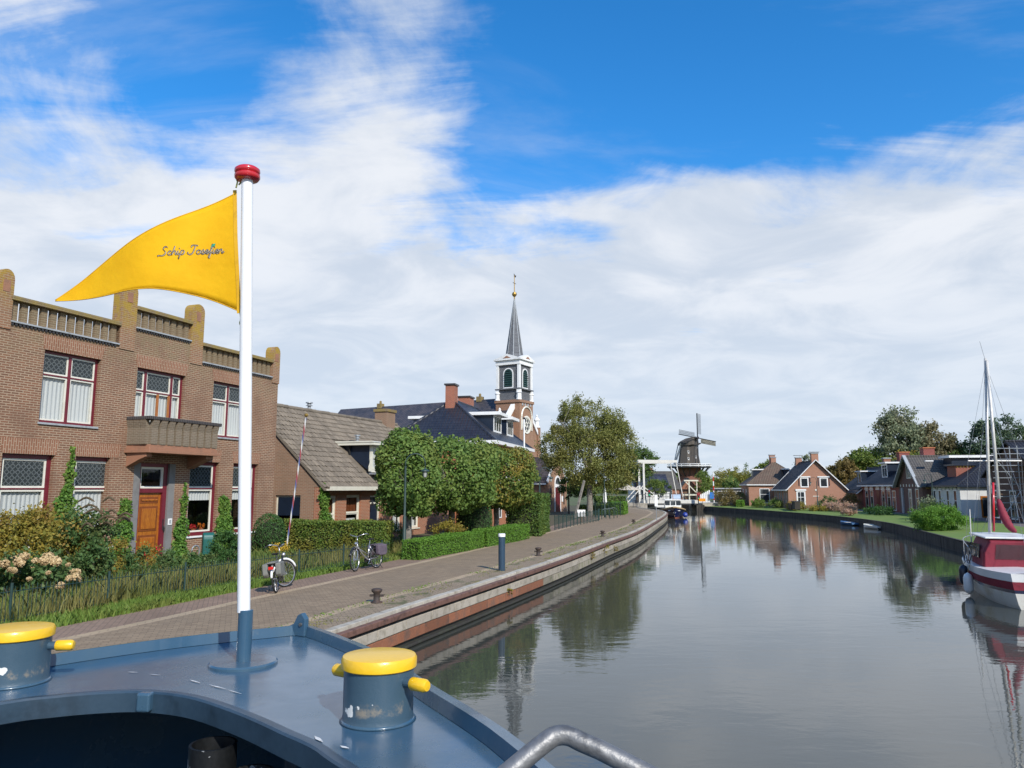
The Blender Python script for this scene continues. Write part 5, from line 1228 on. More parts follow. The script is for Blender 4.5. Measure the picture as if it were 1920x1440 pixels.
# ---------------------------------------------------------------- bicycles
M_frameb = paint('bike_black', (0.012,0.013,0.015), 0.3, var=.1, coat=.3); M_tyre = paint('rubber', (0.012,0.012,0.012), .85); M_chrome = paint('bike_alloy', (0.5,0.5,0.51), .25, metal=.8, var=.1)
M_brown_bag = paint('mauve_pannier', (0.11,0.085,0.11), .8, var=.15, scale=8); M_grey_bag = paint('grey_pannier', (0.17,0.17,0.15), .85, var=.15, scale=8); M_rlt = paint('red_lens', (0.55,0.02,0.015), .2)
def bicycle(label, loc, rot, lean, bag, silver, steer=0.0, whiteguard=False):
    t = thing('bicycle', label, 'bicycle', loc); t.rotation_euler = (lean, 0, rot)
    fm = M_chrome if silver else M_frameb; r = .345
    for x, st in ((0, 0), (1.12, steer)):
        R4 = Matrix.Translation((x,0,r)) @ Matrix.Rotation(st, 4, 'Z')
        w = MB(R4).tube([((r-.02)*math.cos(6.283*k/36), 0, (r-.02)*math.sin(6.283*k/36)) for k in range(36)], .021, 8, closed=True).build('wheel', M_tyre, t, smooth=True)
        MB(R4).tube([((r-.045)*math.cos(6.283*k/32), 0, (r-.045)*math.sin(6.283*k/32)) for k in range(32)], .012, 6, closed=True).build('rim', M_chrome, w)
        sp = MB(R4)
        for k in range(18):
            a = 6.283*k/18; sp.bar((.02*math.cos(a+1), (.025 if k%2 else -.025), .02*math.sin(a+1)), ((r-.05)*math.cos(a),0,(r-.05)*math.sin(a)), .004,.004)
        sp.build('spokes', M_chrome, w); MB(R4).tube([(0,-.05,0),(0,.05,0)], .025, 10).build('hub', M_chrome, w)
        a0, a1 = (.2, 3.0) if x == 0 else (.35, 2.9)
        MB(R4).tube([((r+.03)*math.cos(lerp(a0,a1,k/12)), 0, (r+.03)*math.sin(lerp(a0,a1,k/12))) for k in range(13)], .03, 6).build('mudguard', M_wht if whiteguard else M_frameb, t, smooth=True)
    bb = (.46,0,.30); hd = (.98,0,.78); st_ = (.33,0,.80)
    f = MB(); f.tube([bb,st_],.017,8); f.tube(crom([hd,(.78,0,.55),bb],5),.02,8); f.tube([(.96,0,.70),(.42,0,.46)],.014,8); f.tube([bb,(0,.06,r)],.011,6); f.tube([bb,(0,-.06,r)],.011,6); f.tube([(.35,0,.72),(0,.06,r)],.010,6); f.tube([(.35,0,.72),(0,-.06,r)],.010,6)
    f.tube([(.95,0,.86),hd,(1.03,0,.62)],.02,8); f.build('frame', fm, t, smooth=True)
    RS = Matrix.Translation((1.03,0,0)) @ Matrix.Rotation(steer, 4, 'Z') @ Matrix.Translation((-1.03,0,0))
    k = MB(RS); k.tube([(1.03,0,.66),(1.05,.055,.6),(1.12,.055,r)],.012,6); k.tube([(1.03,0,.66),(1.05,-.055,.6),(1.12,-.055,r)],.012,6); k.build('fork', fm, t)
    hb = MB(RS); hb.tube([(.95,0,.84),(.93,0,1.04)],.014,8); hb.tube(crom([(.72,.29,1.08),(.86,.28,1.12),(.97,.16,1.09),(.96,0,1.05),(.97,-.16,1.09),(.86,-.28,1.12),(.72,-.29,1.08)],4),.012,8); h_ = hb.build('handlebar', M_chrome, t, smooth=True)
    for s in (1,-1): MB(RS).tube([(.70,s*.29,1.075),(.81,s*.285,1.11)],.018,8).build('grip', M_tyre, h_)
    MB(RS).sph((1.06,0,.84),.05).build('headlamp', M_chrome, t)
    sd = MB(); sd.tube([st_,(.30,0,.92)],.014,8); sd.build('seat_post', M_chrome, t)
    MB().add([(.17,-.1,.955),(.17,.1,.955),(.30,.075,.945),(.47,.02,.94),(.47,-.02,.94),(.30,-.075,.945),(.19,-.08,.90),(.19,.08,.90),(.45,.015,.91),(.45,-.015,.91)], [(0,5,4,3,2,1),(6,7,8,9),(0,1,7,6),(1,2,8,7),(2,3,8),(3,4,9,8),(4,5,9),(5,0,6,9)]).build('saddle', M_tyre, t, bevel=.02)
    cr = MB().tube([(-.30,.07,.72),(.2,.07,.72)],.008,6); cr.tube([(-.30,-.07,.72),(.2,-.07,.72)],.008,6); cr.tube([(-.30,-.07,.72),(-.30,.07,.72)],.008,6); cr.tube([(-.15,.07,.72),(0,.07,r)],.007,6); cr.tube([(-.15,-.07,.72),(0,-.07,r)],.007,6); cr.build('rack', M_chrome if silver else M_frameb, t)
    for s in (1,-1):
        MB().prism([(-.32,.74),(.16,.74),(.14,.44),(.05,.40),(-.26,.40),(-.34,.48)], s*.09 if s>0 else -.22, s*.22 if s>0 else -.09).build('pannier', bag, t, bevel=.03)
    MB().box(-.30,.14,-.10,.10,.735,.765).build('pannier_flap', bag, t, bevel=.012)
    MB().box(-.40,-.37,-.06,.06,.60,.67).build('rear_light', M_rlt, t, bevel=.008)
    MB().prism([(.0,.33),(.1,.40),(.5,.36),(.56,.30),(.5,.22),(.1,.28)], -.075,-.05).build('chain_case', M_frameb, t)
    MB().tube([(.46,-.1,.30),(.46,.1,.30)],.012,6).build('bottom_bracket', M_chrome, t)
    for s in (1,-1):
        q = MB(); q.tube([(.46,s*.09,.30),(.46+s*.12,s*.11,.30-s*.11)],.011,6); q.box(.41+s*.12,.51+s*.12,s*.15-.04,s*.15+.04,.285-s*.11,.305-s*.11); q.build('pedal_crank', M_chrome, t)
    MB().tube([(.1,.05,.30),(-.02,.22,.0)],.010,6).build('kickstand', M_frameb, t)
    return t
bicycle('bicycle with grey panniers and white mudguard seen from behind by the fence', (-5.78, 18.85, ZS), rad(95), rad(-7), M_grey_bag, False, rad(-40), True)
bicycle('silver bicycle with mauve panniers parked against the garden fence', (-4.36, 24.6, ZS), rad(-115), rad(4), M_brown_bag, True, rad(12))
# ---------------------------------------------------------------- planting, left bank
L_lime = leafmat('lime_leaf', (0.048,0.088,0.018), (0.095,0.145,0.032), (0.17,0.13,0.02), amt3=.35, nscale=.55)
L_lime2 = leafmat('lime_leaf_turning', (0.045,0.078,0.014), (0.095,0.13,0.026), (0.24,0.13,0.02), amt3=.75, nscale=.6)
L_box = leafmat('box_leaf', (0.045,0.105,0.012), (0.09,0.17,0.022)); L_yew = leafmat('yew_leaf', (0.018,0.05,0.013), (0.042,0.09,0.022))
L_beech = leafmat('hornbeam_leaf', (0.045,0.085,0.014), (0.10,0.13,0.024), (0.17,0.125,0.022), amt3=.6, nscale=.9)
L_hedge = leafmat('tall_hedge_leaf', (0.03,0.065,0.014), (0.07,0.11,0.022), (0.12,0.12,0.02), amt3=.3)
L_ivy = leafmat('ivy_leaf', (0.035,0.085,0.014), (0.085,0.16,0.025), (0.16,0.17,0.03), amt3=.4, nscale=1.2)
L_shrub = leafmat('shrub_leaf', (0.03,0.065,0.02), (0.06,0.105,0.03), (0.10,0.07,0.03), amt3=.5, nscale=1.5)
L_gold = leafmat('golden_shrub_leaf', (0.10,0.10,0.018), (0.19,0.15,0.025), (0.14,0.06,0.02), amt3=.6, nscale=1.2)
L_dry = leafmat('dry_grass', (0.10,0.10,0.03), (0.17,0.145,0.05), (0.10,0.13,0.03), amt3=.7, nscale=.8); L_grass = leafmat('fresh_grass', (0.06,0.105,0.018), (0.105,0.155,0.028), (0.14,0.12,0.035), amt3=.5, nscale=.7)
L_hyd = leafmat('faded_hydrangea', (0.30,0.215,0.11), (0.38,0.29,0.165), (0.20,0.12,0.055), trans=.1, amt3=.6, nscale=3)
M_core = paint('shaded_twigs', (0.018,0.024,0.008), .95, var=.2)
def hedge(name, label, a, b, thick, z0, z1, mat, leaf, dens, cat='hedge', bump=.05, group=None):
    """clipped hedge from ground point a to b"""
    a = Vector(a); b = Vector(b); d = b - a; ln = d.length; t = thing(name, label, cat, (a.x, a.y, z0), math.atan2(d.y, d.x), group); h = z1 - z0
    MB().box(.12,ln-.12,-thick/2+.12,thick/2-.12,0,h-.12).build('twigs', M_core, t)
    P, D = box_pts(int(dens*(2*ln*h+2*thick*h+ln*thick)), 0, ln, -thick/2, thick/2, .02, h, bump)
    leaf_obj('foliage', P, leaf, mat, t, outward=D); return t
def lime(x, y, zc, rx, rz, label, mat, n, th_):
    t = thing('pleached_lime', label, 'tree', (x, y, .82), 0, 'row of clipped lime trees')
    m = MB().tube([(0,0,-.1),(.03,0,th_*.5),(0,.02,th_)], [.17,.14,.15], 10); m.sph((0,0,th_), .2)
    for k in range(7): a = .9*k; branches(m, (0,0,th_-.05), (math.cos(a), math.sin(a), 1.1), rz*.75, .06, 2)
    m.build('trunk', M_barkp, t, smooth=True)
    P, D = shell_pts(int(n*1.0), (0,0,zc-.82), (rx,rx,rz), .26, 3.2); P2 = clump_pts(int(n*.25), (0,0,zc-.82), (rx*.98,rx*.98,rz*.99), 80, .13, .9, lump=.08)
    w = .10*np.sin(P[:,0]*4.1+P[:,2]*3.3)+.08*np.sin(P[:,1]*5.2-P[:,2]*4.7); P = P + D*w[:,None]
    # long shoots breaking out at the top
    sh = []
    for k in range(6):
        a = RN.uniform(0,6.28); q = RN.uniform(.2,.75); bx, by = rx*q*math.cos(a), rx*q*math.sin(a); hh = RN.uniform(.15,.45)
        for j in range(14): sh.append((bx+RN.gauss(0,.05), by+RN.gauss(0,.05), zc-.82+rz*.95+hh*j/14))
    leaf_obj('crown', np.concatenate([P,P2,np.array(sh)]), .145, mat, t, outward=np.concatenate([D, np.zeros_like(P2), np.zeros((len(sh),3))]), up=.25); return t
lime(-4.16, 30.2, 3.95, 1.22, 1.66, 'nearest clipped lime tree of the row behind the lamp', L_lime, 12000, 1.75)
lime(-2.75, 34.4, 3.95, 2.05, 1.60, 'middle clipped lime tree of the row before the hipped house', L_lime, 15000, 1.75)
lime(-0.85, 40.3, 3.90, 2.05, 1.60, 'farthest lime tree of the row with yellowing autumn leaves', L_lime2, 15000, 1.7)
hedge('boundary_hedge', 'waist-high hornbeam hedge running from the house corner to the lamp', (-9.35,30.1), (-4.65,28.6), .9, .8, 2.12, L_beech, .075, 950)
hedge('box_hedge', 'low clipped green hedge along the footway beside the lamp', (-3.62,27.3), (-1.55,32.9), .75, .8, 1.52, L_box, .05, 1500)
hedge('box_hedge', 'low clipped green hedge farther along the footway before the tall hedge', (-1.42,33.3), (.55,38.6), .8, .8, 1.56, L_box, .055, 1200)
hedge('tall_hedge', 'tall clipped dark hedge taller than a person at the street edge', (.05,42.9), (1.85,42.6), 4.6, .8, 3.02, L_hedge, .1, 620, bump=.09)
t = thing('yew_dome', 'smooth dark green clipped yew dome behind the low hedge', 'shrub', (-1.78, 35.6, .8)); P, D = shell_pts(9000, (0,0,1.05), (.86,.86,1.15), .1, 2.4); MB().sph((0,0,1.0), .8, 14, 8, (1,1,1.3)).build('twigs', M_core, t); leaf_obj('foliage', P, .05, L_yew, t, outward=D)
def bush(name, label, x, y, z, rx, ry, rz, n, leaf, mat, nc=30, cr=.3, cat='shrub', group=None, up=.2, shell=.6):
    t = thing(name, label, cat, (x, y, z), 0, group); m = MB()
    for k in range(5): a = 1.26*k; branches(m, (.1*math.cos(a),.1*math.sin(a),-.05), (math.cos(a)*rx*.5, math.sin(a)*ry*.5, rz), rz*1.1, .02, 1)
    m.build('stems', M_bark, t); leaf_obj('foliage', clump_pts(n, (0,0,rz), (rx,ry,rz), nc, cr, shell), leaf, mat, t, up=up); return t
bush('golden_shrub', 'yellow-green bushy shrub below the left town house window', -12.1, 18.9, .8, 1.5, 1.0, .98, 20000, .085, L_gold, 110, .24, shell=.5)
bd = bush('buddleia', 'tall dark green buddleia with drooping seed heads before the windows', -10.75, 18.9, .8, .80, .7, 1.02, 9000, .085, L_shrub, 50, .26)
M_seed = paint('buddleia_seed', (.10,.07,.035), .9, var=.3, scale=30, bump=.8, bscale=90)
for k in range(14):
    a = RN.uniform(-1.2,1.0); x0, y0, z0 = RN.uniform(-.2,1.0), RN.uniform(-.6,.4), RN.uniform(1.5,2.3); l_ = RN.uniform(.3,.5)
    sp_b = MB().tube(crom([(x0,y0,z0),(x0+l_*.5,y0+.1*a,z0+.12),(x0+l_,y0+.2*a,z0+.02)],3), [.012,.02,.026,.03,.03,.024,.008], 6); sp_b.build('seed_head', M_seed, bd)
hy = bush('hydrangea', 'hydrangea bush covered in faded cream flower heads by the fence', -10.45, 16.6, .8, .95, .75, .58, 4500, .10, L_shrub, 30, .3)
hp_ = []
fhm = None
for k in range(54):
    d_ = Vector(rand_dir(1)[0]); d_.z = abs(d_.z)*.9; d_.normalize(); c_ = (d_.x*.98, d_.y*.8, .5+d_.z*.62)
    if fhm is None:
        Pp, Dd = shell_pts(200, (0,0,0), (.092,.092,.075), .3); fo = leaf_obj('flower_head', Pp, .042, L_hyd, hy, asp=.9, outward=Dd); fhm = fo.data; fo.location = c_
    else: o = inst(fhm, 'flower_head', hy, c_, (RN.uniform(-.5,.5), RN.uniform(-.5,.5), RN.uniform(0,6)), [RN.uniform(.55,1.2)]*3)
# climbing ivy on the town house: silhouette given as half-width over height
def ivy(label, cx, prof, dens=1500, wallp=(-11.63,24.85), leaf=.085, out=.12, rot=None):
    t = thing('climbing_ivy', label, 'ivy', (wallp[0]+.3453*cx, wallp[1]+.9385*cx, .8), TH_ROT if rot is None else rot, 'ivy on the house fronts'); P = []
    zs = [p[0] for p in prof]
    area = sum((prof[i+1][0]-prof[i][0])*(prof[i+1][2]-prof[i+1][1]+prof[i][2]-prof[i][1])/2 for i in range(len(prof)-1))
    for k in range(int(area*dens)):
        for _ in range(30):
            z = RN.uniform(zs[0], zs[-1]); i = max(q for q in range(len(prof)-1) if zs[q] <= z); f = (z-zs[i])/(zs[i+1]-zs[i]); a = lerp(prof[i][1],prof[i+1][1],f); b = lerp(prof[i][2],prof[i+1][2],f)
            if RN.random() < (b-a)/1.3: break
        edge = .06*math.sin(z*7)+.05*math.sin(z*17+1); P.append((RN.uniform(a-edge,b+edge), -RN.random()*out*(1.4-.8*(z-zs[0])/(zs[-1]-zs[0])), z-.8))
    D = np.tile(np.array([[0,-1,.35]]), (len(P),1)); m = MB()
    for k in range(4):
        x0 = lerp(prof[0][1],prof[0][2],(k+.5)/4); m.tube([(x0,-.02,0),(lerp(x0,(prof[-1][1]+prof[-1][2])/2,.5),-.02,(zs[-1]-.8)*.5),((prof[-1][1]+prof[-1][2])/2,-.02,zs[-1]-.9)], [.02,.014,.005], 5)
    m.build('stems', M_bark, t); leaf_obj('foliage', P, leaf, L_ivy, t, asp=.8, outward=D); return t
ivy('ivy climbing high between the two left ground-floor windows', -3.5, [(.8,-.42,.42),(2.0,-.38,.42),(2.6,-.32,.34),(3.2,-.16,.30),(3.6,.02,.28),(4.2,.1,.26),(4.55,.16,.22)])
ivy('dense ivy patch on the brick just left of the front door', -1.40, [(.8,-.42,.36),(1.6,-.36,.34),(2.4,-.26,.32),(2.8,-.12,.28),(3.05,-.05,.1)])
ivy('ivy climbing the brick just right of the front door', 0.98, [(.8,-.34,.36),(1.6,-.32,.30),(2.2,-.16,.28),(2.6,-.02,.22),(3.1,.02,.2),(3.55,.08,.14)])
ivy('ivy between the two windows right of the front door', 3.08, [(.8,-.40,.42),(1.8,-.36,.40),(2.4,-.34,.36),(2.8,-.28,.3),(3.1,-.2,-.05)])
ivy('bright ivy over the corner of the tiled cottage', 0.35, [(.8,-.55,1.0),(1.6,-.5,.75),(2.3,-.35,.2),(2.9,-.4,.2),(3.4,-.45,.3),(3.6,-.3,0)], wallp=(-8.50,33.36), out=.2)
bush('dark_conifer', 'feathery dark green conifer beside the letter box', -8.75, 23.3, .8, .55, .5, .66, 7000, .06, L_yew, 40, .25, up=.8)
t = thing('box_ball', 'round clipped box ball against the town house corner', 'shrub', (-9.05, 28.3, .8)); P, D = shell_pts(5000, (0,0,.8), (.62,.62,.85), .12); leaf_obj('foliage', P, .055, L_yew, t, outward=D); MB().sph((0,0,.8),.55).build('twigs', M_core, t)
bush('yellow_perennial', 'low plant with yellow flowers at the town house corner', -8.2, 27.3, .8, .5, .4, .3, 1800, .06, leafmat('yellow_bloom', (.25,.16,.02), (.35,.25,.03), (.08,.11,.02)), 20, .3, 'plant')
for i, (x, y, rx, rz, lb) in enumerate(((-9.9,20.9,.7,.5,'rose bush with scattered pink blooms below the front door'),(-10.9,22.6,.6,.38,'low green plants left of the front door step'),(-9.0,21.9,.6,.35,'tangled low shrub in front of the door step'),(-11.6,21.6,.8,.62,'rose shrub below the second ground-floor window'))):
    b_ = bush('garden_plant', lb, x, y, .8, rx, rx*.8, rz, 3200, .07, L_shrub if i % 2 == 0 else L_gold, 26, .3, 'plant', 'plants in the town house garden')
    rs = []
    for k in range(3 if i in (0,3) else 0): rs.append((RN.uniform(-rx,rx), RN.uniform(-.5,.2), rz*RN.uniform(1.4,2.1)))
    if rs: leaf_obj('blooms', np.concatenate([clump_pts(14, r_, (.045,.045,.04), 5, .5) for r_ in rs]), .04, M_flr if i == 0 else leafmat('pink_bloom', (.3,.12,.12), (.36,.2,.18), trans=.1), b_)
bush('dark_shrub', 'low dark shrub under the cottage windows behind the hedge', -5.5, 33.5, .8, 1.0, .7, .5, 3000, .07, L_yew, 26, .3)
bush('leafy_shrub', 'loose yellowish shrub between the lime trunks', -2.75, 33.2, .8, .7, .6, .55, 3500, .07, L_gold, 30, .3)
# grass: verge along the footway, rough garden behind the fence (too many blades to count)
def grass(name, label, poly, n, h0, h1, mat, z=ZS, lean=.35, w=.012):
    P = [Vector(p) for p in poly]; xs = [p.x for p in P]; ys = [p.y for p in P]; tri = [(P[0],P[i],P[i+1]) for i in range(1,len(P)-1)]
    ar = np.array([abs((b-a).cross(c-a)) for a, b, c in tri]); k = NP.choice(len(tri), n, p=ar/ar.sum()); r1 = np.sqrt(NP.random(n)); r2 = NP.random(n)
    A = np.array([[t[0].x,t[0].y] for t in tri])[k]; B_ = np.array([[t[1].x,t[1].y] for t in tri])[k]; C_ = np.array([[t[2].x,t[2].y] for t in tri])[k]
    xy = A*(1-r1)[:,None] + B_*(r1*(1-r2))[:,None] + C_*(r1*r2)[:,None]
    h = NP.uniform(h0,h1,n)*(.6+.8*NP.random(n)); a = NP.uniform(0,6.283,n); ld = NP.uniform(0,lean,n)*h; la = NP.uniform(0,6.283,n)
    ww = w*(.6+.8*NP.random(n)); dx = np.cos(a)*ww; dy = np.sin(a)*ww; lx = np.cos(la)*ld; ly = np.sin(la)*ld; z0 = np.full(n, z-.01)
    v = np.stack([np.stack([xy[:,0]-dx,xy[:,1]-dy,z0],1), np.stack([xy[:,0]+dx,xy[:,1]+dy,z0],1), np.stack([xy[:,0]+dx*.7+lx*.35,xy[:,1]+dy*.7+ly*.35,z0+h*.6],1), np.stack([xy[:,0]+lx,xy[:,1]+ly,z0+h],1), np.stack([xy[:,0]-dx*.7+lx*.35,xy[:,1]-dy*.7+ly*.35,z0+h*.6],1)],1).reshape(-1,3)
    me = bpy.data.meshes.new(name); me.vertices.add(5*n); me.vertices.foreach_set('co', v.ravel()); me.loops.add(5*n); me.loops.foreach_set('vertex_index', np.arange(5*n,dtype=np.int32))
    me.polygons.add(n); me.polygons.foreach_set('loop_start', np.arange(0,5*n,5,dtype=np.int32)); me.polygons.foreach_set('loop_total', np.full(n,5,dtype=np.int32)); me.update(calc_edges=True); me.materials.append(mat)
    o = bpy.data.objects.new(name, me); C.objects.link(o); o['kind'] = 'stuff'; return tag(o, label, 'grass')
def band_poly(w0, w1, y0, y1):
    a = [offs(i, wid(i)[5]+w0) for i in range(len(QUAY)) if y0 <= QUAY[i].y <= y1]; b = [offs(i, wid(i)[5]+w1) for i in range(len(QUAY)) if y0 <= QUAY[i].y <= y1]; return a, b
def ribbon(name, label, w0, w1, y0, y1, n, h0, h1, mat, lean=.35, w=.012):
    a, b = band_poly(w0, w1, y0, y1); obs = []
    poly = a + b[::-1]
    # split in quads, keep one object: gather by fan over successive quads
    pts = []
    for i in range(len(a)-1): pts.append((a[i],a[i+1],b[i+1],b[i]))
    allv = None
    me_list = [grass(name, label, q, max(1,int(n/len(pts))), h0, h1, mat, lean=lean, w=w) for q in pts]
    base = me_list[0]; vs = np.concatenate([np.array([c for v in o.data.vertices for c in v.co]).reshape(-1,3) for o in me_list]); nn = len(vs)//5
    me = bpy.data.meshes.new(name); me.vertices.add(5*nn); me.vertices.foreach_set('co', vs.ravel()); me.loops.add(5*nn); me.loops.foreach_set('vertex_index', np.arange(5*nn,dtype=np.int32)); me.polygons.add(nn); me.polygons.foreach_set('loop_start', np.arange(0,5*nn,5,dtype=np.int32)); me.polygons.foreach_set('loop_total', np.full(nn,5,dtype=np.int32)); me.update(calc_edges=True); me.materials.append(mat)
    base.data = me
    for o in me_list[1:]: bpy.data.objects.remove(o)
    return base
ribbon('verge_grass', 'fresh green grass edging the footway in front of the garden fence', -.05, .95, 8, 31, 30000, .06, .17, L_grass, .8, .013)
ribbon('rough_grass', 'dry rough grass standing behind the garden fence', .75, 2.1, 8, 30, 15000, .15, .50, L_dry, .6, .008)
grass('garden_grass', 'mixed low greenery covering the town house garden floor', [(-14.5,16.5),(-10.2,14.0),(-6.0,24.0),(-9.0,29.8),(-11.4,24.6)], 22000, .10, .42, leafmat('garden_green', (0.05,0.09,0.018), (0.10,0.13,0.03), (0.15,0.11,0.04), amt3=.6), w=.02, lean=.8)

# weeds in the quayside joints (tufts too small to count) and a few plants rooted in the wall
def tufts(name, label, n, y0, y1, o0, o1, hmin, hmax, mat, per=14, spread=.12):
    P = []
    ks = [i for i in range(len(QUAY)-1) if y0 <= QUAY[i].y <= y1]
    ln = [(QUAY[i+1]-QUAY[i]).length for i in ks]; tot = sum(ln)
    for _ in range(n):
        i = RN.choices(ks, ln)[0]; t = RN.random(); p = QUAY[i].lerp(QUAY[i+1], t); w = RN.uniform(o0, o1); q = p + QN[i]*w; sz = RN.uniform(hmin, hmax)
        d = (QUAY[i+1]-QUAY[i]).normalized()
        for k in range(per):
            g = RN.gauss(0, spread*2.2); h_ = RN.gauss(0, spread*.5); P.append((q.x+d.x*g+QN[i].x*h_, q.y+d.y*g+QN[i].y*h_, ZS+RN.random()*sz))
    o = leaf_obj(name, np.array(P), .055, mat, None, kind='stuff', up=.6, asp=.4); return tag(o, label, 'weeds')
tufts('quay_weeds', 'small weeds growing in the joints of the quayside paving', 120, 12, 62, .2, 1.0, .02, .05, L_dry)
tufts('gutter_weeds', 'weeds and moss along the brick line beside the road', 130, 12, 62, 1.0, 1.25, .02, .045, L_grass)
for (ss, z, r_, lb) in ((24.0,.42,.10,'small weed rooted in the quay wall near the blue post'),(35.0,.50,.22,'leafy weed hanging on the quay wall at mid distance'),(37.8,.55,.26,'taller leafy weed on the quay wall further along'),(40.5,.40,.15,'low weed on the quay wall below the bend')):
    p, d = at_s(QUAY, QS, s_start + ss - 10); nn_ = Vector((-d.y, d.x)); q = p - nn_*.14
    t = thing('wall_weed', lb, 'weed', (q.x, q.y, z), 0, 'weeds on the quay wall'); leaf_obj('foliage', clump_pts(int(900*r_), (0,0,0), (r_,r_,r_*.8), 14, .4), .06, L_gold, t, up=.4)
    MB().tube([(0,0,-r_*.6),(0,0,r_*.5)], .006, 5).build('stem', M_bark, t)
# ---------------------------------------------------------------- drawbridge
M_brw = paint('bridge_white', (0.62,0.60,0.54), .5, var=.08, scale=1.5)
M_brd = paint('bridge_dark_steel', (0.03,0.035,0.04), .6, var=.2)
br = thing('drawbridge', 'white lifting drawbridge with balance beams crossing the canal', 'bridge', (20.0, 115.0, 0))
for y in (0, 4.2):
    MB().box(-.0,.28,y-.14,y+.14,.6,7.2).build('tower_post', M_brw, br)
    MB().prism([(-.75,7.22),(5.3,7.22),(5.3,7.60),(-.75,7.66)], y-.15, y+.15).build('balance_beam', M_brw, br)
    MB().bar((5.15,y,7.35),(6.1,y,1.6), .10,.11).build('lifting_rod', M_brw, br)
    MB().bar((.1,y,3.8),(-2.6,y,1.0), .14,.14).build('back_stay', M_brw, br)
    MB().bar((.3,y,3.4),(2.6,y,1.7), .12,.12).build('front_brace', M_brw, br)
MB().box(.0,.25,.17,4.03,6.6,7.0).build('cross_beam', M_brw, br); MB().box(-.7,-.2,.15,4.05,7.0,7.55).build('counterweight', M_brw, br)
dk = MB().box(.4,8.2,-.3,4.5,1.05,1.55).build('deck_girder', M_brw, br); MB().box(.5,8.1,-.2,4.4,.82,1.05).build('deck_underside', M_brd, dk)
for y in (-.28, 4.48):
    for k in range(14): MB().box(.5+k*.57,.54+k*.57,y-.02,y+.02,1.55,2.5).build('railing_post', M_brd, br)
    for z in (2.0, 2.48): MB().box(.45,8.2,y-.025,y+.025,z,z+.04).build('railing_rail', M_brd, br)
MB().box(4.2,5.6,-.36,-.31,1.75,2.4).build('banner', paint('blue_white_banner', (.45,.55,.68), .6, var=.2, scale=1.2, col2=(.12,.25,.45)), br)
ab = MB().box(-6.5,.4,-1.0,5.5,-1,1.1).build('abutment', M_conc, br); MB().box(8.2,14,-1.0,5.5,-1,1.1).build('abutment', M_conc, br)
for k in range(9): MB().box(-5.6+k*.68,-5.56+k*.68,-.9,-.86,1.1,2.4).build('approach_post', M_brd, br)
MB().box(-5.7,.2,-.9,-.86,2.36,2.42).build('approach_rail', M_brd, br)
def traffic_light(x, y, z, label, red):
    t = thing('traffic_light', label, 'traffic light', (x, y, z)); MB().tube([(0,0,0),(0,0,1.9)], .06, 8).build('post', M_brd, t)
    h = MB().box(-.17,.17,-.1,.1,1.2,2.2).build('head', M_blk, t, bevel=.03)
    if red: MB().box(-.22,.22,-.05,.12,1.15,2.26).build('red_border', M_red, t)
    for zz, c in ((1.98,(.5,.02,.02)),(1.70,(.05,.04,.02)),(1.42,(.02,.55,.25))): MB().lathe([(.11,0),(.08,.03),(.001,.04)], 12).build('lens', paint('lens%d' % int(zz*100), c, .2), h).matrix_local = Matrix.Translation((0,-.1,zz)) @ Matrix.Rotation(rad(90), 4, 'X')
    return t
traffic_light(20.75, 114.2, .9, 'traffic light at the left foot of the drawbridge', False); traffic_light(28.05, 113.6, .4, 'red-framed traffic light on the pier at the right of the drawbridge', True)
t = thing('orange_sign', 'small orange board beside the right bridge pier', 'sign', (28.55, 113.4, .6)); MB().box(-.04,.04,0,.05,-.4,1.0).build('post', M_brd, t); MB().box(-.5,.5,-.04,0,.78,1.22).build('board', paint('orange_board', (.75,.28,.01), .5), t)
t = thing('bridge_pier', 'dark timber dolphin standing in the water at the right of the bridge', 'dolphin', (28.2, 113.2, 0))
for k in range(5): MB().tube([(-.5+k*.25,0,-1),(-.5+k*.25,0,.9+.1*(k%2))], .13, 8).build('pile', M_rev, t)
# ---------------------------------------------------------------- windmill
M_thatch = paint('mill_thatch', (0.10,0.085,0.07), .95, var=.25, scale=1.2, bump=.5, bscale=8, col2=(.08,.07,.062)); M_mbrick = brick('mill_brick', (.20,.075,.05), (.16,.06,.045), (.2,.14,.1), stain=.2)
M_sail = paint('sail_cloth', (.33,.31,.24), .9, var=.2, scale=1); M_msteel = paint('mill_blue_grey', (.045,.05,.055), .7, var=.15, spec=.2)
ml = thing('windmill', 'tall stage windmill with grey thatched body beyond the drawbridge', 'windmill', (59.0, 250, 0), 0)
def octf(r0, z0, r1, z1, n=8, off=.5): return MB().add([(r*math.cos(6.283*(k+off)/n), r*math.sin(6.283*(k+off)/n), z) for r, z in ((r0,z0),(r1,z1)) for k in range(n)], [(k,(k+1)%n,(k+1)%n+n,k+n) for k in range(n)] + [tuple(range(n))[::-1], tuple(range(n,2*n))])
octf(4.0,.5,3.85,10.2).build('brick_base', M_mbrick, ml)
bd_ = octf(4.05,10.4,3.6,11.9).build('body', M_thatch, ml); octf(3.6,11.9,2.65,17.4).build('upper_body', M_thatch, ml)
for a, z in ((-1.85,12.9),(-1.85,15.1),(-1.05,13.4)):
    M4 = Matrix.Rotation(a+1.5708, 4, 'Z'); r = lerp(3.6,2.65,(z-11.9)/5.5)*.95; MB(M4).box(-.3,.3,-r-.12,-r+.3,z-.45,z+.45).build('window', M_wht, ml); MB(M4).box(-.2,.2,-r-.14,-r-.12,z-.1,z+.35).build('pane', M_pane, ml)
stg = octf(7.2,10.05,7.2,10.3,16).build('stage', M_msteel, ml)
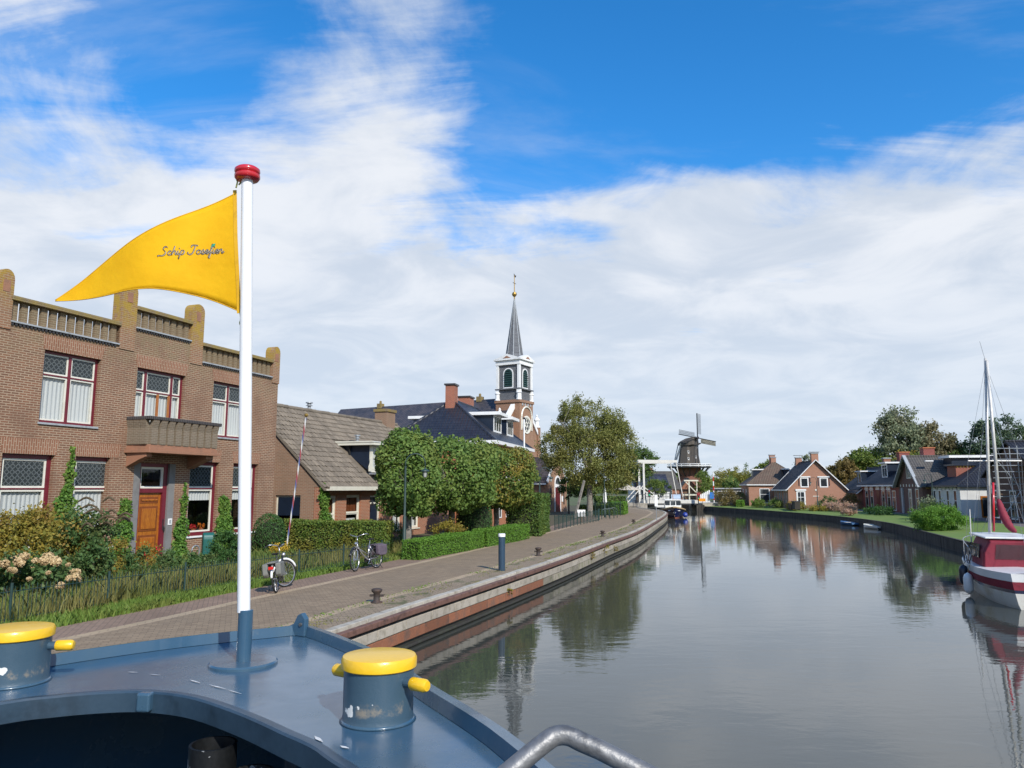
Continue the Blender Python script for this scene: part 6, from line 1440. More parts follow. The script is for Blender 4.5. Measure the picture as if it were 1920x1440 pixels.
for k in range(16):
    a = 6.283*(k+.5)/16; MB().bar((3.9*math.cos(a),3.9*math.sin(a),7.3),(6.6*math.cos(a),6.6*math.sin(a),10.05), .22,.22).build('stage_strut', M_msteel, stg); MB().bar((7.1*math.cos(a),7.1*math.sin(a),10.3),(7.1*math.cos(a),7.1*math.sin(a),11.2), .12,.12).build('railing_post', M_wht, stg)
MB().tube([(7.1*math.cos(6.283*k/32),7.1*math.sin(6.283*k/32),11.15) for k in range(32)], .09, 6, closed=True).build('stage_rail', M_wht, stg); MB().tube([(7.1*math.cos(6.283*k/32),7.1*math.sin(6.283*k/32),10.6) for k in range(32)], .14, 6, closed=True).build('stage_rail', M_wht, stg)
capo = MB(); prof = [(-4.0,17.6,.8,18.6),(-2.8,17.4,2.3,19.1),(0,17.4,2.75,19.9),(2.2,17.4,2.3,20.2),(3.2,17.6,1.5,20.3)]; vs = []
for x, z0, w, z1 in prof: vs += [(x,-w,z0),(x,-w*.92,lerp(z0,z1,.5)),(x,-w*.45,z1-.15),(x,0,z1),(x,w*.45,z1-.15),(x,w*.92,lerp(z0,z1,.5)),(x,w,z0)]
n_ = 7; capo.add(vs, [(i*n_+j, (i+1)*n_+j, (i+1)*n_+j+1, i*n_+j+1) for i in range(len(prof)-1) for j in range(n_-1)] + [tuple(range(n_))[::-1], tuple(range((len(prof)-1)*n_, len(prof)*n_))])
mill_az = rad(-58)        # direction the sails face
co = capo.build('cap', M_thatch, ml); co.rotation_euler = (0,0,mill_az)
hub = Matrix.Rotation(mill_az, 4, 'Z') @ Matrix.Translation((3.9,0,19.7)) @ Matrix.Rotation(rad(-6), 4, 'Y')
MB(hub).tube([(-1.5,0,0),(.6,0,0)], .45, 10).build('windshaft', M_blk, ml)
for k in range(4):
    S4 = hub @ Matrix.Rotation(rad(-6.5+90*k), 4, 'X'); stock = MB(S4).bar((.3,0,0),(.3,0,8.4), .22,.3).build('sail_stock', M_msteel, ml)
    for j in range(22): MB(S4).bar((.3,.05,1.5+j*.32),(.36,1.55,1.5+j*.32), .07,.06).build('sail_bar', M_msteel, stock)
    for yy in (.55, 1.05, 1.52): MB(S4).bar((.33,yy,1.4),(.33,yy,8.3), .06,.05).build('sail_lath', M_msteel, stock)
    if k == 3: MB(S4).box(.2,.28,.05,1.55,1.6,8.2).build('sail_board', M_sail, stock)
for s in (-1,1):
    Mz = Matrix.Rotation(mill_az, 4, 'Z'); MB(Mz).bar((-4.0,s*.8,18.0),(-7.0,s*.3,11.0), .25,.25).build('tail_pole', M_wht, ml); MB(Mz).bar((1.0,s*4.4,18.2),(-6.6,s*.4,11.2), .2,.2).build('tail_brace', M_wht, ml)
MB(Matrix.Rotation(mill_az, 4, 'Z')).box(.8,1.2,-4.6,4.6,18.0,18.4).build('tail_beam', M_msteel, ml)
# ---------------------------------------------------------------- houses near the bridge
M_gtile = lambda ax: roofmat('grey_tile', (.085,.08,.075), (.11,.10,.09), axis=ax, moss=(.13,.115,.09)); M_btile = lambda ax: roofmat('blue_slate_tile', (.03,.034,.055), (.045,.05,.07), axis=ax, rough=.4)
M_bntile = lambda ax: roofmat('brown_pantile', (.125,.085,.062), (.16,.11,.08), axis=ax, moss=(.14,.12,.085)); M_blacktile = lambda ax: roofmat('glazed_black_tile', (.016,.018,.026), (.026,.028,.036), axis=ax, rough=.62, spec=.25, moss=(.03,.03,.036))
M_plas = paint('white_plaster', (.62,.62,.60), .8, var=.06, scale=1); M_brR = brick('old_red_brick', (.30,.12,.075), (.24,.095,.06), (.30,.22,.16), stain=.25, tint=(.18,.1,.07)); M_brY = brick('pinkish_brick', (.36,.17,.11), (.31,.14,.09), (.36,.27,.2), stain=.25, tint=(.24,.14,.1)); M_brDk = brick('dark_brick', (.13,.07,.052), (.10,.055,.045), (.15,.115,.09), stain=.25)
def house(name, label, x, y, rot, w, d, eave, ridge, axis, wm, rm, z=.85, over=.25, wins=(), group=None, gable_trim=None, chims=(), hip=0, gutter=None, bars=(('h',.6),), fmat=None, cap=None, cat='house'):
    """w along the front (local x), d deep; front faces -y. wins: (side, x0, x1, z0, z1)"""
    t = thing(name, label, cat, (x, y, 0), rot, group); m = MB()
    if axis == 'x':
        m.box(0,w,0,.3,z-.5,eave); m.box(0,w,d-.3,d,z-.5,eave); m.box(0,.3,.3,d-.3,z-.5,eave); m.box(w-.3,w,.3,d-.3,z-.5,eave); m.build('wall', wm, t)
        if not hip:
            for a in (0, w-.3): MB().prismx([(0,eave),(d/2,ridge-.1),(d,eave)], a, a+.3).build('gable', wm, t)
    else:
        m.box(0,.3,0,d,z-.5,eave); m.box(w-.3,w,0,d,z-.5,eave); m.box(.3,w-.3,0,.3,z-.5,eave); m.box(.3,w-.3,d-.3,d,z-.5,eave); m.build('wall', wm, t)
        if not hip:
            for a in (0, d-.3): MB().prism([(0,eave),(w/2,ridge-.1),(w,eave)], a, a+.3).build('gable', wm, t)
    if hip:
        if axis == 'x': V = [(-over,-over,eave),(w+over,-over,eave),(w+over,d+over,eave),(-over,d+over,eave),(hip,d/2,ridge),(w-hip,d/2,ridge)]; F1, F2 = [(0,1,5,4),(2,3,4,5)], [(3,0,4),(1,2,5)]
        else: V = [(-over,-over,eave),(w+over,-over,eave),(w+over,d+over,eave),(-over,d+over,eave),(w/2,hip,ridge),(w/2,d-hip,ridge)]; F1, F2 = [(1,2,5,4),(3,0,4,5)], [(0,1,4),(2,3,5)]
        r_ = MB().add(V, F1).build('roof', rm(axis), t); 
        for f_ in F2: MB().add([V[q] for q in f_], [(0,1,2)]).build('hip_slope', rm('y' if axis == 'x' else 'x'), r_)
        for p, q in ((0,4),(3 if axis == 'x' else 1,4),(1 if axis == 'x' else 3,5),(2,5),(4,5)): MB().tube([V[p],V[q]], .07, 6).build('hip_ridge', rm(axis), r_)
        MB().prismz([(-over-.03,-over-.03),(w+over+.03,-over-.03),(w+over+.03,d+over+.03),(-over-.03,d+over+.03)], eave-.14, eave-.004).build('eaves_board', gutter or M_wht, t)
    else:
        r_ = quad_roof(-over if axis=='x' else -over, w+over, -over, d+over, eave-over*(ridge-eave)/((d if axis=='x' else w)/2)+.06, ridge, axis).build('roof', rm(axis), t)
        ridge_pts = [(-over,d/2,ridge+.02),(w+over,d/2,ridge+.02)] if axis=='x' else [(w/2,-over,ridge+.02),(w/2,d+over,ridge+.02)]
        MB().tube(ridge_pts, .09, 6).build('ridge', rm(axis), r_)
        if gutter and axis == 'x': MB().box(-over,w+over,-over-.12,-over+.06,eave-over-.1,eave-over+.06).build('gutter', gutter, t)
        if gable_trim and axis == 'y':
            for sx in (0, w): MB().bar((w/2,-over-.03,ridge+.05),(sx+(over if sx else -over),-over-.03,eave-over*1.1), .16,.30, up=(0,1,0)).build('bargeboard', gable_trim, t)
        if gable_trim and axis == 'x':
            for gx in (-over-.03, w+over+.03):
                for sy in (0, d): MB().bar((gx,d/2,ridge+.05),(gx,sy+(over if sy else -over),eave-over), .10,.2, up=(1,0,0)).build('bargeboard', gable_trim, t)
    SIDE = {'f': Matrix.Identity(4), 'r': Matrix(((0,-1,0,w),(1,0,0,0),(0,0,1,0),(0,0,0,1))), 'l': Matrix(((0,1,0,0),(-1,0,0,d),(0,0,1,0),(0,0,0,1)))}
    for wn in wins: farwin(t, SIDE[wn[0]], *wn[1:5], fmat=fmat, bars=wn[5] if len(wn) > 5 else bars, fw=.09)
    for (cx_, cy_, cw, z0, z1) in chims:
        c_ = MB().box(cx_-cw,cx_+cw,cy_-cw,cy_+cw,z0,z1).build('chimney', wm if wm is not M_plas else M_brR, t); MB().box(cx_-cw-.07,cx_+cw+.07,cy_-cw-.07,cy_+cw+.07,z1,z1+.12).build('chimney_cap', cap or M_lstone, c_)
    t['sides'] = 0; del t['sides']
    return t, SIDE
house('grey_roofed_house', 'long house with weathered grey tiled roof behind the drawbridge', 23.4, 133, rad(4), 6.2, 7, 3.4, 6.3, 'x', M_brR, M_gtile, wins=(('f',1.0,2.0,1.4,3.0),('f',4,5,1.4,3.0)), chims=((2.0,3.5,.35,6,7.0),))
house('slate_roofed_house', 'low house with blue slate roof left behind the bridge portal', 20.6, 125, rad(4), 5.6, 6, 3.2, 5.6, 'x', M_plas, M_btile, z=.7, wins=(('f',.8,1.7,1.4,2.9),('f',3,3.9,1.4,2.9)))
house('plain_white_house', 'small white-walled house showing under the lifting beam', 30.0, 150, rad(0), 3.4, 6, 2.8, 4.4, 'x', M_plas, M_gtile, z=.7, wins=(('f',.5,1.2,1.2,2.2),('f',2,2.7,1.2,2.2)))
M_shed = paint('brown_boards', (.16,.09,.05), .8, var=.25, scale=2)
t, _ = house('timber_barn', 'brown brick and timber barn with hoist frame below the mill', 31.6, 141, rad(-5), 2.9, 5, 3.4, 5.2, 'y', M_brR, M_bntile, z=.7, wins=())
for x in (1.2, 2.6): MB().box(x-.1,x+.1,-2.2,-2.0,.6,4.6).build('hoist_post', M_frame, t)
MB().box(.3,2.9,-2.25,-1.95,4.6,4.85).build('hoist_beam', M_frame, t); MB().bar((.6,-2.1,4.5),(2.4,-2.1,2.6), .15,.15).build('hoist_brace', M_frame, t); MB().box(.0,3.0,-2.2,-2.0,2.0,2.25).build('hoist_rail', M_frame, t)
MB().box(.5,2.5,-.08,0,.8,2.9).build('barn_door', M_shed, t)
t = thing('boat_house', 'dark low cabin with grey flat roof right of the bridge', 'cabin', (33.2, 123, .7), rad(-6)); MB().box(0,4.4,0,3,0,2.5).build('wall', M_navy, t); MB().box(-.3,4.7,-.3,3.3,2.5,2.68).build('roof', M_lstone, t)
for k in range(4): farwin(t, Matrix.Identity(4), .2+k*1.03, 1.1+k*1.03, 1.1, 2.2, bars=())
t = thing('white_gate', 'white slatted gate beside the bridge keeper cabin', 'gate', (29.9, 121, .7), rad(-4))
for k in range(7): MB().box(k*.27,k*.27+.2,0,.05,0,1.5+.14*k).build('slat', M_wht, t)
for z in (.4,1.2): MB().box(0,1.85,.05,.09,z,z+.12).build('rail', M_wht, t)
t = thing('striped_pole', 'red and white banded pole by the bridge keeper cabin', 'pole', (32.35, 121, .7))
for k in range(7): MB().tube([(0,0,k*.75),(0,0,k*.75+.748)], .09, 8).build('band', M_red if k % 2 else M_wht, t)
t = thing('blue_sign', 'small blue information sign near the bridge', 'sign', (31.9, 120.5, .7)); MB().tube([(0,0,0),(0,0,1.6)], .04, 6).build('post', M_brd, t); MB().box(-.35,.35,-.05,-.01,1.0,2.0).build('board', paint('blue_board', (.02,.15,.45), .4), t)
# terrace with parasol
def parasol(x, y, label, open_=True):
    t = thing('parasol', label, 'parasol', (x, y, .85)); MB().tube([(0,0,0),(0,0,2.9)], .035, 8).build('pole', M_frame, t)
    if open_:
        n = 8; cv = MB(); vs = [(0,0,3.0)] + [(2.0*math.cos(6.283*k/n),2.0*math.sin(6.283*k/n),2.25) for k in range(n)]; cv.add(vs, [(0,1+k,1+(k+1)%n) for k in range(n)]); cv.build('canopy', paint('cream_canvas', (.50,.44,.34), .8, var=.08), t, solid=.03)
        for k in range(n): a = 6.283*k/n; MB().bar((0,0,2.5),(1.2*math.cos(a),1.2*math.sin(a),2.5), .03,.03).build('rib', M_frame, t)
    else: MB().lathe([(.06,.9),(.22,1.1),(.15,2.0),(.06,2.8),(.001,2.9)], 10).build('folded_canopy', M_wht, t)
    MB().lathe([(.3,0),(.3,.08),(.05,.1)], 12).build('foot', M_lstone, t); return t
parasol(15.9, 104, 'open cream parasol over the terrace beside the bridge'); parasol(9.4, 76.5, 'folded white parasol in the garden behind the birch', False)
M_chair = paint('terrace_chair', (.05,.055,.065), .5)
chl = ['terrace chair nearest the water under the cream parasol','terrace chair in front of the parasol pole','terrace chair right of the parasol pole','terrace chair closest to the bridge on the terrace']
for k, (x, y) in enumerate(((14.3,101),(15.2,100.2),(16.4,101),(16.9,102.2))):
    t = thing('terrace_chair', chl[k], 'chair', (x, y, .82), .8*k, 'terrace chairs'); MB().box(-.22,.22,-.22,.22,.42,.46).build('seat', M_chair, t); MB().box(-.22,.22,.19,.23,.5,.95).build('backrest', M_chair, t)
    for a in (-.2,.2):
        for b in (-.2,.2): MB().box(a-.02,a+.02,b-.02,b+.02,0,.42).build('leg', M_chair, t)
# sign post at the bend, bike hoops, small sign, bench-like stands
t = thing('mooring_sign', 'slim sign post with a small white plate on the quay bend', 'sign post', (11.55, 60.6, ZS)); MB().tube([(0,0,0),(0,0,2.1)], .03, 8).build('post', M_galv, t); MB().box(-.12,.12,-.05,-.02,1.1,2.0).build('plate', M_wht, t)
for k, (x, y) in enumerate(((7.75,62.6),(8.3,64.2),(8.8,65.8))):
    t = thing('bicycle_stand', ['nearest hoop of the bicycle stands by the green railing','middle hoop of the bicycle stands by the green railing','farthest hoop of the bicycle stands by the green railing'][k], 'bicycle stand', (x, y, ZS), rad(10), 'bicycle stands')
    MB().tube([(-.35,0,0),(-.35,0,.6)] + [(-.35*math.cos(math.pi*q/8),0,.6+.25*math.sin(math.pi*q/8)) for q in range(1,8)] + [(.35,0,.6),(.35,0,0)], .035, 8).build('hoop', M_lampg, t)
t = thing('notice_sign', 'small white notice on the lawn behind the green railing', 'sign', (5.15, 56.3, ZS)); MB().box(-.03,.03,0,.05,0,.7).build('post', M_shed, t); MB().box(-.3,.3,-.04,0,.45,.95).build('board', M_wht, t)
street_lamp(8.15, 66.5, rad(180), 'dark street lamp standing in front of the birch crown', s=1.0)
t = thing('wooden_prop', 'slanting timber beam leaning beside the birch trunk', 'timber prop', (5.35, 64.5, .8)); MB().bar((0,0,0),(.95,1.2,3.2), .16,.16).build('beam', M_barkp, t)
fence('garden_railing', 'dark green railing around the garden beyond the birch', [(7.3,66.5),(9.4,69.5),(10.4,71.2)], 1.3, .16, 8)
hedge('garden_hedge', 'clipped green hedge end at the far bend of the street', (10.0,72.5), (11.2,78), 1.5, .8, 2.0, L_box, .12, 260); hedge('garden_hedge', 'dark clipped hedge behind the lawn by the church hall', (6.3,72.5), (9.6,71.5), .9, .8, 1.75, L_hedge, .12, 260)
hedge('garden_hedge', 'hedge along the terrace between birch and bridge', (9.7,88), (13.2,88.5), 1.2, .8, 2.4, L_hedge, .16, 160)
# ---------------------------------------------------------------- trees in the middle distance
L_birch = leafmat('birch_leaf', (.088,.10,.026), (.14,.145,.042), (.165,.125,.036), trans=.3, amt3=.4, nscale=.5); L_dark = leafmat('dark_tree_leaf', (.03,.06,.015), (.07,.105,.025)); L_mid = leafmat('mid_tree_leaf', (.05,.085,.018), (.10,.135,.028), (.16,.12,.025), amt3=.35, nscale=.3); L_yel = leafmat('yellowing_leaf', (.10,.11,.025), (.17,.155,.035), (.12,.08,.03), amt3=.5, nscale=.3); L_brn = leafmat('bronze_leaf', (.10,.07,.025), (.14,.10,.035), (.07,.08,.02), amt3=.6, nscale=.3); L_will = leafmat('willow_leaf', (.09,.11,.06), (.16,.18,.11), (.13,.10,.06), trans=.2, amt3=.5, nscale=.25)
def weeping(name, label, loc, h, blobs, mat, leaf, bark, strands):
    t = tree(name, label, loc, h, .26, blobs, mat, leaf, bark, limbs=7, up=0); P = []
    for k in range(strands):
        b = blobs[RN.randrange(len(blobs))]; d = rand_dir(1)[0]; p = np.array(b[0]) + d*np.array(b[1])*RN.uniform(.75,1.02); ln = RN.uniform(.8,2.0)
        if d[2] < -.3: ln *= .6
        for j in range(int(ln*13)): P.append(p + np.array([RN.gauss(0,.07), RN.gauss(0,.07), -ln*j/(ln*13)]))
    leaf_obj('hanging_twigs', np.array(P), leaf*.9, mat, t); return t
weeping('silver_birch', 'large weeping birch with olive autumn foliage beside the street', (7.2, 70, .8), 4.6, [((.1,0,5.6),(3.3,3.0,2.5),17000,120,.22),((-.3,.2,8.6),(2.5,2.3,2.2),10000,90,.2),((-2.9,0,6.3),(1.5,1.8,2.2),6000,50,.24),((2.7,.2,6.2),(1.55,1.9,2.6),8000,60,.24),((1.6,-.4,4.0),(2.4,1.6,1.6),6000,50,.25),((2.2,0,8.2),(1.5,1.5,1.5),2800,36,.22),((-1.6,.2,10.0),(1.2,1.2,.9),800,16,.25)], L_birch, .16, M_barkp, 750)
tree('chestnut_tree', 'dense dark green tree behind the white bridge portal', (20.2, 121.5, .7), 4.2, .3, [((0,0,6.6),(2.7,2.7,2.5),6200,70,.24),((1.5,0,6.9),(1.6,1.6,1.8),2400,30,.26),((-1.6,0,6.4),(2.0,2,2.2),2600,40,.26)], L_dark, .26)
for k, (x, y, lb) in enumerate(((5.7,76,'first small clipped tree in the garden by the church hall'),(6.9,77.5,'second small clipped tree in the garden by the church hall'),(8.4,79,'third small clipped tree in the garden behind the birch'))): tree('small_garden_tree', lb, (x, y, .8), 1.6, .09, [((0,0,2.6),(1.0,1.0,1.0),2200,40,.25)], L_dark, .17, limbs=3, group='small clipped garden trees')
tree('round_tree', 'small round green tree in front of the slate-roofed house', (22.9, 120.5, .8), 1.4, .1, [((0,0,2.6),(1.7,1.5,1.2),2500,40,.26)], L_mid, .2, limbs=3); tree('round_tree', 'darker round tree between the bridge portal and the lifting beam', (25.0, 126, .7), 1.4, .1, [((0,0,2.6),(1.6,1.4,1.3),2300,40,.26)], L_dark, .2, limbs=3)
tree('slender_tree', 'green and yellow tree standing right beside the mill base', (35.3, 139, .7), 2.2, .15, [((0,0,3.8),(1.5,1.4,2.3),3600,45,.26)], L_mid, .22)
tree('rounded_tree', 'broad yellow-green rounded tree right of the windmill', (40.6, 139, .6), 2.0, .3, [((0,0,3.6),(3.4,3,2.6),7500,80,.22),((2.6,.5,3.0),(1.8,1.6,2.0),2500,30,.24)], L_yel, .24)
tree('spindly_tree', 'thin pointed tree top rising behind the rounded tree', (44.2, 141, .6), 3.0, .1, [((0,0,5.8),(.6,.6,1.8),450,20,.3)], L_dark, .22)
bush('bronze_shrub', 'brownish rounded shrub on the bank beside the bridge', 32.6, 113, .7, 2.4, 1.6, 1.15, 5200, .16, leafmat('bronze_shrub_leaf', (.10,.075,.03), (.15,.115,.04), (.06,.075,.02), amt3=.5), 50, .25)
bush('bank_shrub', 'green shrub behind the bronze shrub by the cabin', 36.4, 116, .7, 1.8, 1.4, 1.2, 3000, .16, L_dark, 40, .25)
hedge('bank_hedge', 'small clipped hedge running down to the water near the bridge', (32.2,107), (34.0,112), .9, .7, 1.6, L_box, .14, 200)
# ---------------------------------------------------------------- blue sloop moored at the bend
M_hullb = paint('navy_hull', (.008,.012,.045), .2, var=.08, coat=.5); M_rope = paint('rope_fender', (.42,.30,.16), .9, var=.2, scale=10); M_fend = paint('blue_fender', (.02,.05,.30), .4); M_boot = paint('boot_top', (.30,.10,.06), .6)
def hull(mat_top, mat_boot, L_, B_, free, sheer, par, nst=14, stern=.75, zlow=-.25, names=('hull','bottom')):
    secs = []
    for i in range(nst+1):
        t = i/nst; w = B_/2*(1-(max(0,t-.45)/.55)**2.2)*(stern+(1-stern)*min(1,t/.35)) if t > 0 else B_/2*stern
        w = max(w, .03); zs_ = free + sheer*(t**2) ; x = L_*(t-.5)
        secs.append([(x,0,zlow),(x,-w*.62,zlow+.05),(x,-w*.90,.10),(x,-w,lerp(.1,zs_,.6)),(x,-w*1.02,zs_)])
    def side(sgn, lo, hi, name, mat):
        m = MB(); k = hi-lo+1; vs = []
        for s_ in secs: vs += [(p[0],p[1]*sgn,p[2]) for p in s_[lo:hi+1]]
        m.add(vs, [(i*k+j,(i+1)*k+j,(i+1)*k+j+1,i*k+j+1) for i in range(nst) for j in range(k-1)]); return m
    a = side(1,2,4,'',None); b = side(-1,2,4,'',None); a.add(b.v,[tuple(reversed(f)) for f in b.f])
    st_ = secs[0]; a.add([(p[0],p[1],p[2]) for p in st_[2:]]+[(p[0],-p[1],p[2]) for p in st_[2:][::-1]], [tuple(range(6))])
    h = a.build(names[0], mat_top, par, smooth=True)
    a = side(1,0,2,'',None); b = side(-1,0,2,'',None); a.add(b.v,[tuple(reversed(f)) for f in b.f]); a.build(names[1], mat_boot, h, smooth=True)
    dkm = MB(); n = len(secs); dkm.add([(s_[4][0],s_[4][1],s_[4][2]-.03) for s_ in secs]+[(s_[4][0],-s_[4][1],s_[4][2]-.03) for s_ in secs], [(i,i+1,i+1+n,i+n) for i in range(n-1)])
    return h, secs, dkm
sl = thing('motor_sloop', 'dark blue motor sloop with cream wheelhouse moored at the bend', 'boat', (18.95, 89.2, 0), rad(-99))
h_, secs, dkm = hull(M_hullb, M_boot, 7.5, 2.7, .75, .55, sl); dkm.build('deck', M_frame, sl)
MB().tube([(s_[4][0],s_[4][1]-.05,s_[4][2]-.08) for s_ in secs]+[(s_[4][0],-s_[4][1]+.05,s_[4][2]-.08) for s_ in secs[::-1]], .09, 8).build('rope_fender', M_rope, sl)
MB().prismz([(-2.4,-.9),(1.2,-.9),(1.2,.9),(-2.4,.9)], .7, 1.25).build('coaming', M_frame, sl); cb = MB().prismx([(-.95,1.25),(.95,1.25),(.8,1.95),(-.8,1.95)], -1.2, .9).build('wheelhouse', M_wht, sl)
MB().box(-1.35,1.05,-.95,.95,1.95,2.05).build('wheelhouse_roof', M_wht, sl)
for y in (-.62,0,.62): MB().box(.905,.93,y-.26,y+.26,1.38,1.85).build('windscreen', M_pane, cb)
for s in (-1,1): MB().prismx([(s*.94,1.35),(s*.97,1.35),(s*.86,1.88),(s*.83,1.88)], -.9,.6).build('side_window', M_pane, cb)
MB().tube([(.95,0,1.9),(.95,0,3.2)], .04, 8).build('mast', M_oak, sl); MB().sph((2.9,1.2,.35), .3).build('round_fender', M_fend, sl)
lg = MB().add([(3.55,-.25,.85),(3.55,.25,.85),(3.52,.25,.55),(3.52,-.25,.55)], [(0,1,2,3)]); lg.M = None
for s in (-1,1): MB().box(3.0,3.04,s*.55-.12,s*.55+.12,.78,.86).build('bow_lettering', M_wht, sl)
MB().tube([(3.62,-.12,.62),(3.66,0,.5),(3.62,.12,.62)], .03, 6).build('anchor', M_wht, sl); MB().tube([(3.66,0,.5),(3.64,0,.85)], .03, 6).build('anchor_shank', M_wht, sl)
# ---------------------------------------------------------------- right bank houses
RR = rad(-100.4); fx, fy = math.cos(RR), math.sin(RR)
M_orng = paint('orange_ridge_cap', (.42,.14,.06), .8, var=.15)
M_ral = paint('grey_green_frame', (.40,.44,.40), .5, var=.06)
# A: hipped brown house at the far end
t, S_ = house('hipped_brown_house', 'farthest house on the right bank with hipped brown tile roof', 36.2, 119, RR, 9, 8.5, 3.9, 7.3, 'x', M_brY, M_bntile, hip=3.6, wins=(('r',1.5,2.9,1.2,3.3),('f',2,3,1.2,3.2),('f',5.5,6.5,1.2,3.2)), chims=((4.2,4.2,.4,6.8,8.3),(5.2,4.2,.35,6.8,7.9)))
for x0, y0 in ((3.4,1.2),(6.6,5.2)):
    d_ = MB().box(x0,x0+1.8,y0,y0+2.4,4.6,6.05).build('dormer', M_navy, t); MB().box(x0-.2,x0+2.0,y0-.2,y0+2.5,6.05,6.22).build('dormer_roof', M_wht, d_)
# B: cottage with the pink brick gable end towards us
LB = 11.5
t, S_ = house('pink_gabled_cottage', 'cottage with tall pinkish brick gable end and black roof on the right bank', 35.5-fx*LB, 97-fy*LB, RR, LB, 7.0, 3.35, 6.9, 'x', M_brY, M_blacktile, gable_trim=M_wht, gutter=M_wht, chims=((LB-.45,3.5,.42,6.3,7.75),(.5,3.5,.4,6.3,7.6)),
    wins=(('f',.8,1.4,.95,3.0),('f',2.4,3.0,.95,3.0),('f',4.6,5.2,.95,3.0),('f',6.2,6.8,.95,3.0),('f',8.4,9.0,.95,3.0),('f',9.9,10.5,.95,3.0)), fmat=M_ral)
for y0, y1, z0, z1 in ((1.55,2.55,3.45,4.7),(3.9,4.9,3.45,4.7)):
    farwin(t, S_['r'], y0, y1, z0, z1, bars=(), fw=.13); MB(S_['r']).box(y0-.22,y0-.12,-.04,0,z0+.2,z1).build('shutter_strip', M_navy, t); MB(S_['r']).box(y1+.1,y1+.2,-.04,0,z0+.2,z1).build('shutter_strip', M_navy, t); MB(S_['r']).box(y0-.25,y1+.25,-.10,.0,z1+.02,z1+.16).build('lintel_board', M_wht, t)
dw = farwin(t, S_['r'], 1.0, 2.1, .9, 3.0, bars=(('h',.62),('v',.45)), fw=.16, name='entrance'); MB(S_['r']).box(.9,2.2,-.12,0,3.02,3.22).build('porch_board', M_wht, t)
MB(S_['r']).sph((3.4,-.02,3.1),.14,8,5,(1,.3,1)).build('wall_plaque', M_sash, t); MB(S_['r']).box(3.0,3.7,-.03,0,2.3,2.38).build('house_name', M_sash, t)
MB().prismx([(2.6,3.9),(3.1,3.9),(3.1,3.95),(2.6,3.95)], 6,6.6).build('roof_light', M_lstone, t)
for gx in (LB-.45,.5): MB().box(gx-.6,gx+.6,2.9,4.1,7.95,8.0).build('chimney_hood', M_lstone, t)
# lean-to right of the gable
house('brick_lean_to', 'low brick lean-to between the gabled cottage and the white house', 43.6, 97.5, RR, 4, 4.5, 2.9, 4.6, 'x', M_brR, M_bntile, gable_trim=M_wht)
# C: white walled part
LC = 9.0
t, S_ = house('white_fronted_house', 'white-fronted low house with black roof and small dormer', 43.3-fx*LC, 93.8-fy*LC, RR, LC, 7, 3.3, 6.0, 'x', M_plas, M_blacktile, gutter=M_zinc, fmat=M_ral, wins=(('f',.7,1.7,.9,2.9),('f',3.4,4.4,.9,2.9),('f',5.6,6.6,.9,2.9)), chims=((8.2,3.5,.4,5.6,7.0),))
d_ = MB().prismx([(.9,3.9),(.9,5.4),(2.9,5.5)], 4.4, 6.6).build('dormer', M_navy, t); MB().box(4.2,6.8,.7,3.2,5.42,5.56).build('dormer_roof', M_wht, d_); farwin(t, Matrix.Translation((0,.9,0)), 5.0, 6.4, 3.95, 5.4, bars=(), fw=.14)
# D: red brick house with white arches
LD = 15.0
t, S_ = house('red_arched_house', 'long red brick house with white arched window heads and black roof', 43.4, 93.6, RR, LD, 7.5, 4.0, 6.6, 'x', brick('raspberry_brick', (.26,.06,.05), (.20,.045,.04), (.25,.16,.13), stain=.15), M_blacktile, gutter=M_wht, over=.35, fmat=M_sash,
    wins=tuple(('f',x,x+1.15,.95,3.1,(('h',.66),)) for x in (1.6,3.7,8.2,10.2,12.0)), chims=((4.0,3.8,.55,6.0,7.5),(12.0,3.8,.55,6.0,7.6)), cap=M_orng)
MB().box(6.2,7.3,-.03,0,.9,3.1).build('front_door', M_door_r, t)
for x in (2.18,4.28,6.75,8.78,10.78): MB().prism([(x+.75*math.cos(math.pi*k/10), 3.15+.45*math.sin(math.pi*k/10)) for k in range(11)], -.06, 0).build('arch_head', M_wht, t)
for k in range(24): MB().box(.4+k*.6,.6+k*.6,-.3,0,3.55,3.75).build('eaves_bracket', M_terra, t)
MB().box(0,LD,-.05,0,3.40,3.5).build('brick_band', M_terra, t)
d_ = MB().box(5.6,8.4,.5,3.4,6.15,6.32).build('dormer', M_wht, t); MB().prismx([(.8,4.4),(.8,6.15),(3.2,6.15)], 5.8,5.9).build('cheek', M_navy, d_); MB().prismx([(.8,4.4),(.8,6.15),(3.2,6.15)], 8.1,8.2).build('cheek', M_navy, d_); farwin(t, Matrix.Translation((0,.8,0)), 6.0, 8.1, 4.45, 6.15, bars=(('h',.7),('v',.5)), fw=.22)
MB().box(9.5,13.8,2.0,4.5,6.3,6.5).build('flat_dormer_roof', M_wht, t)
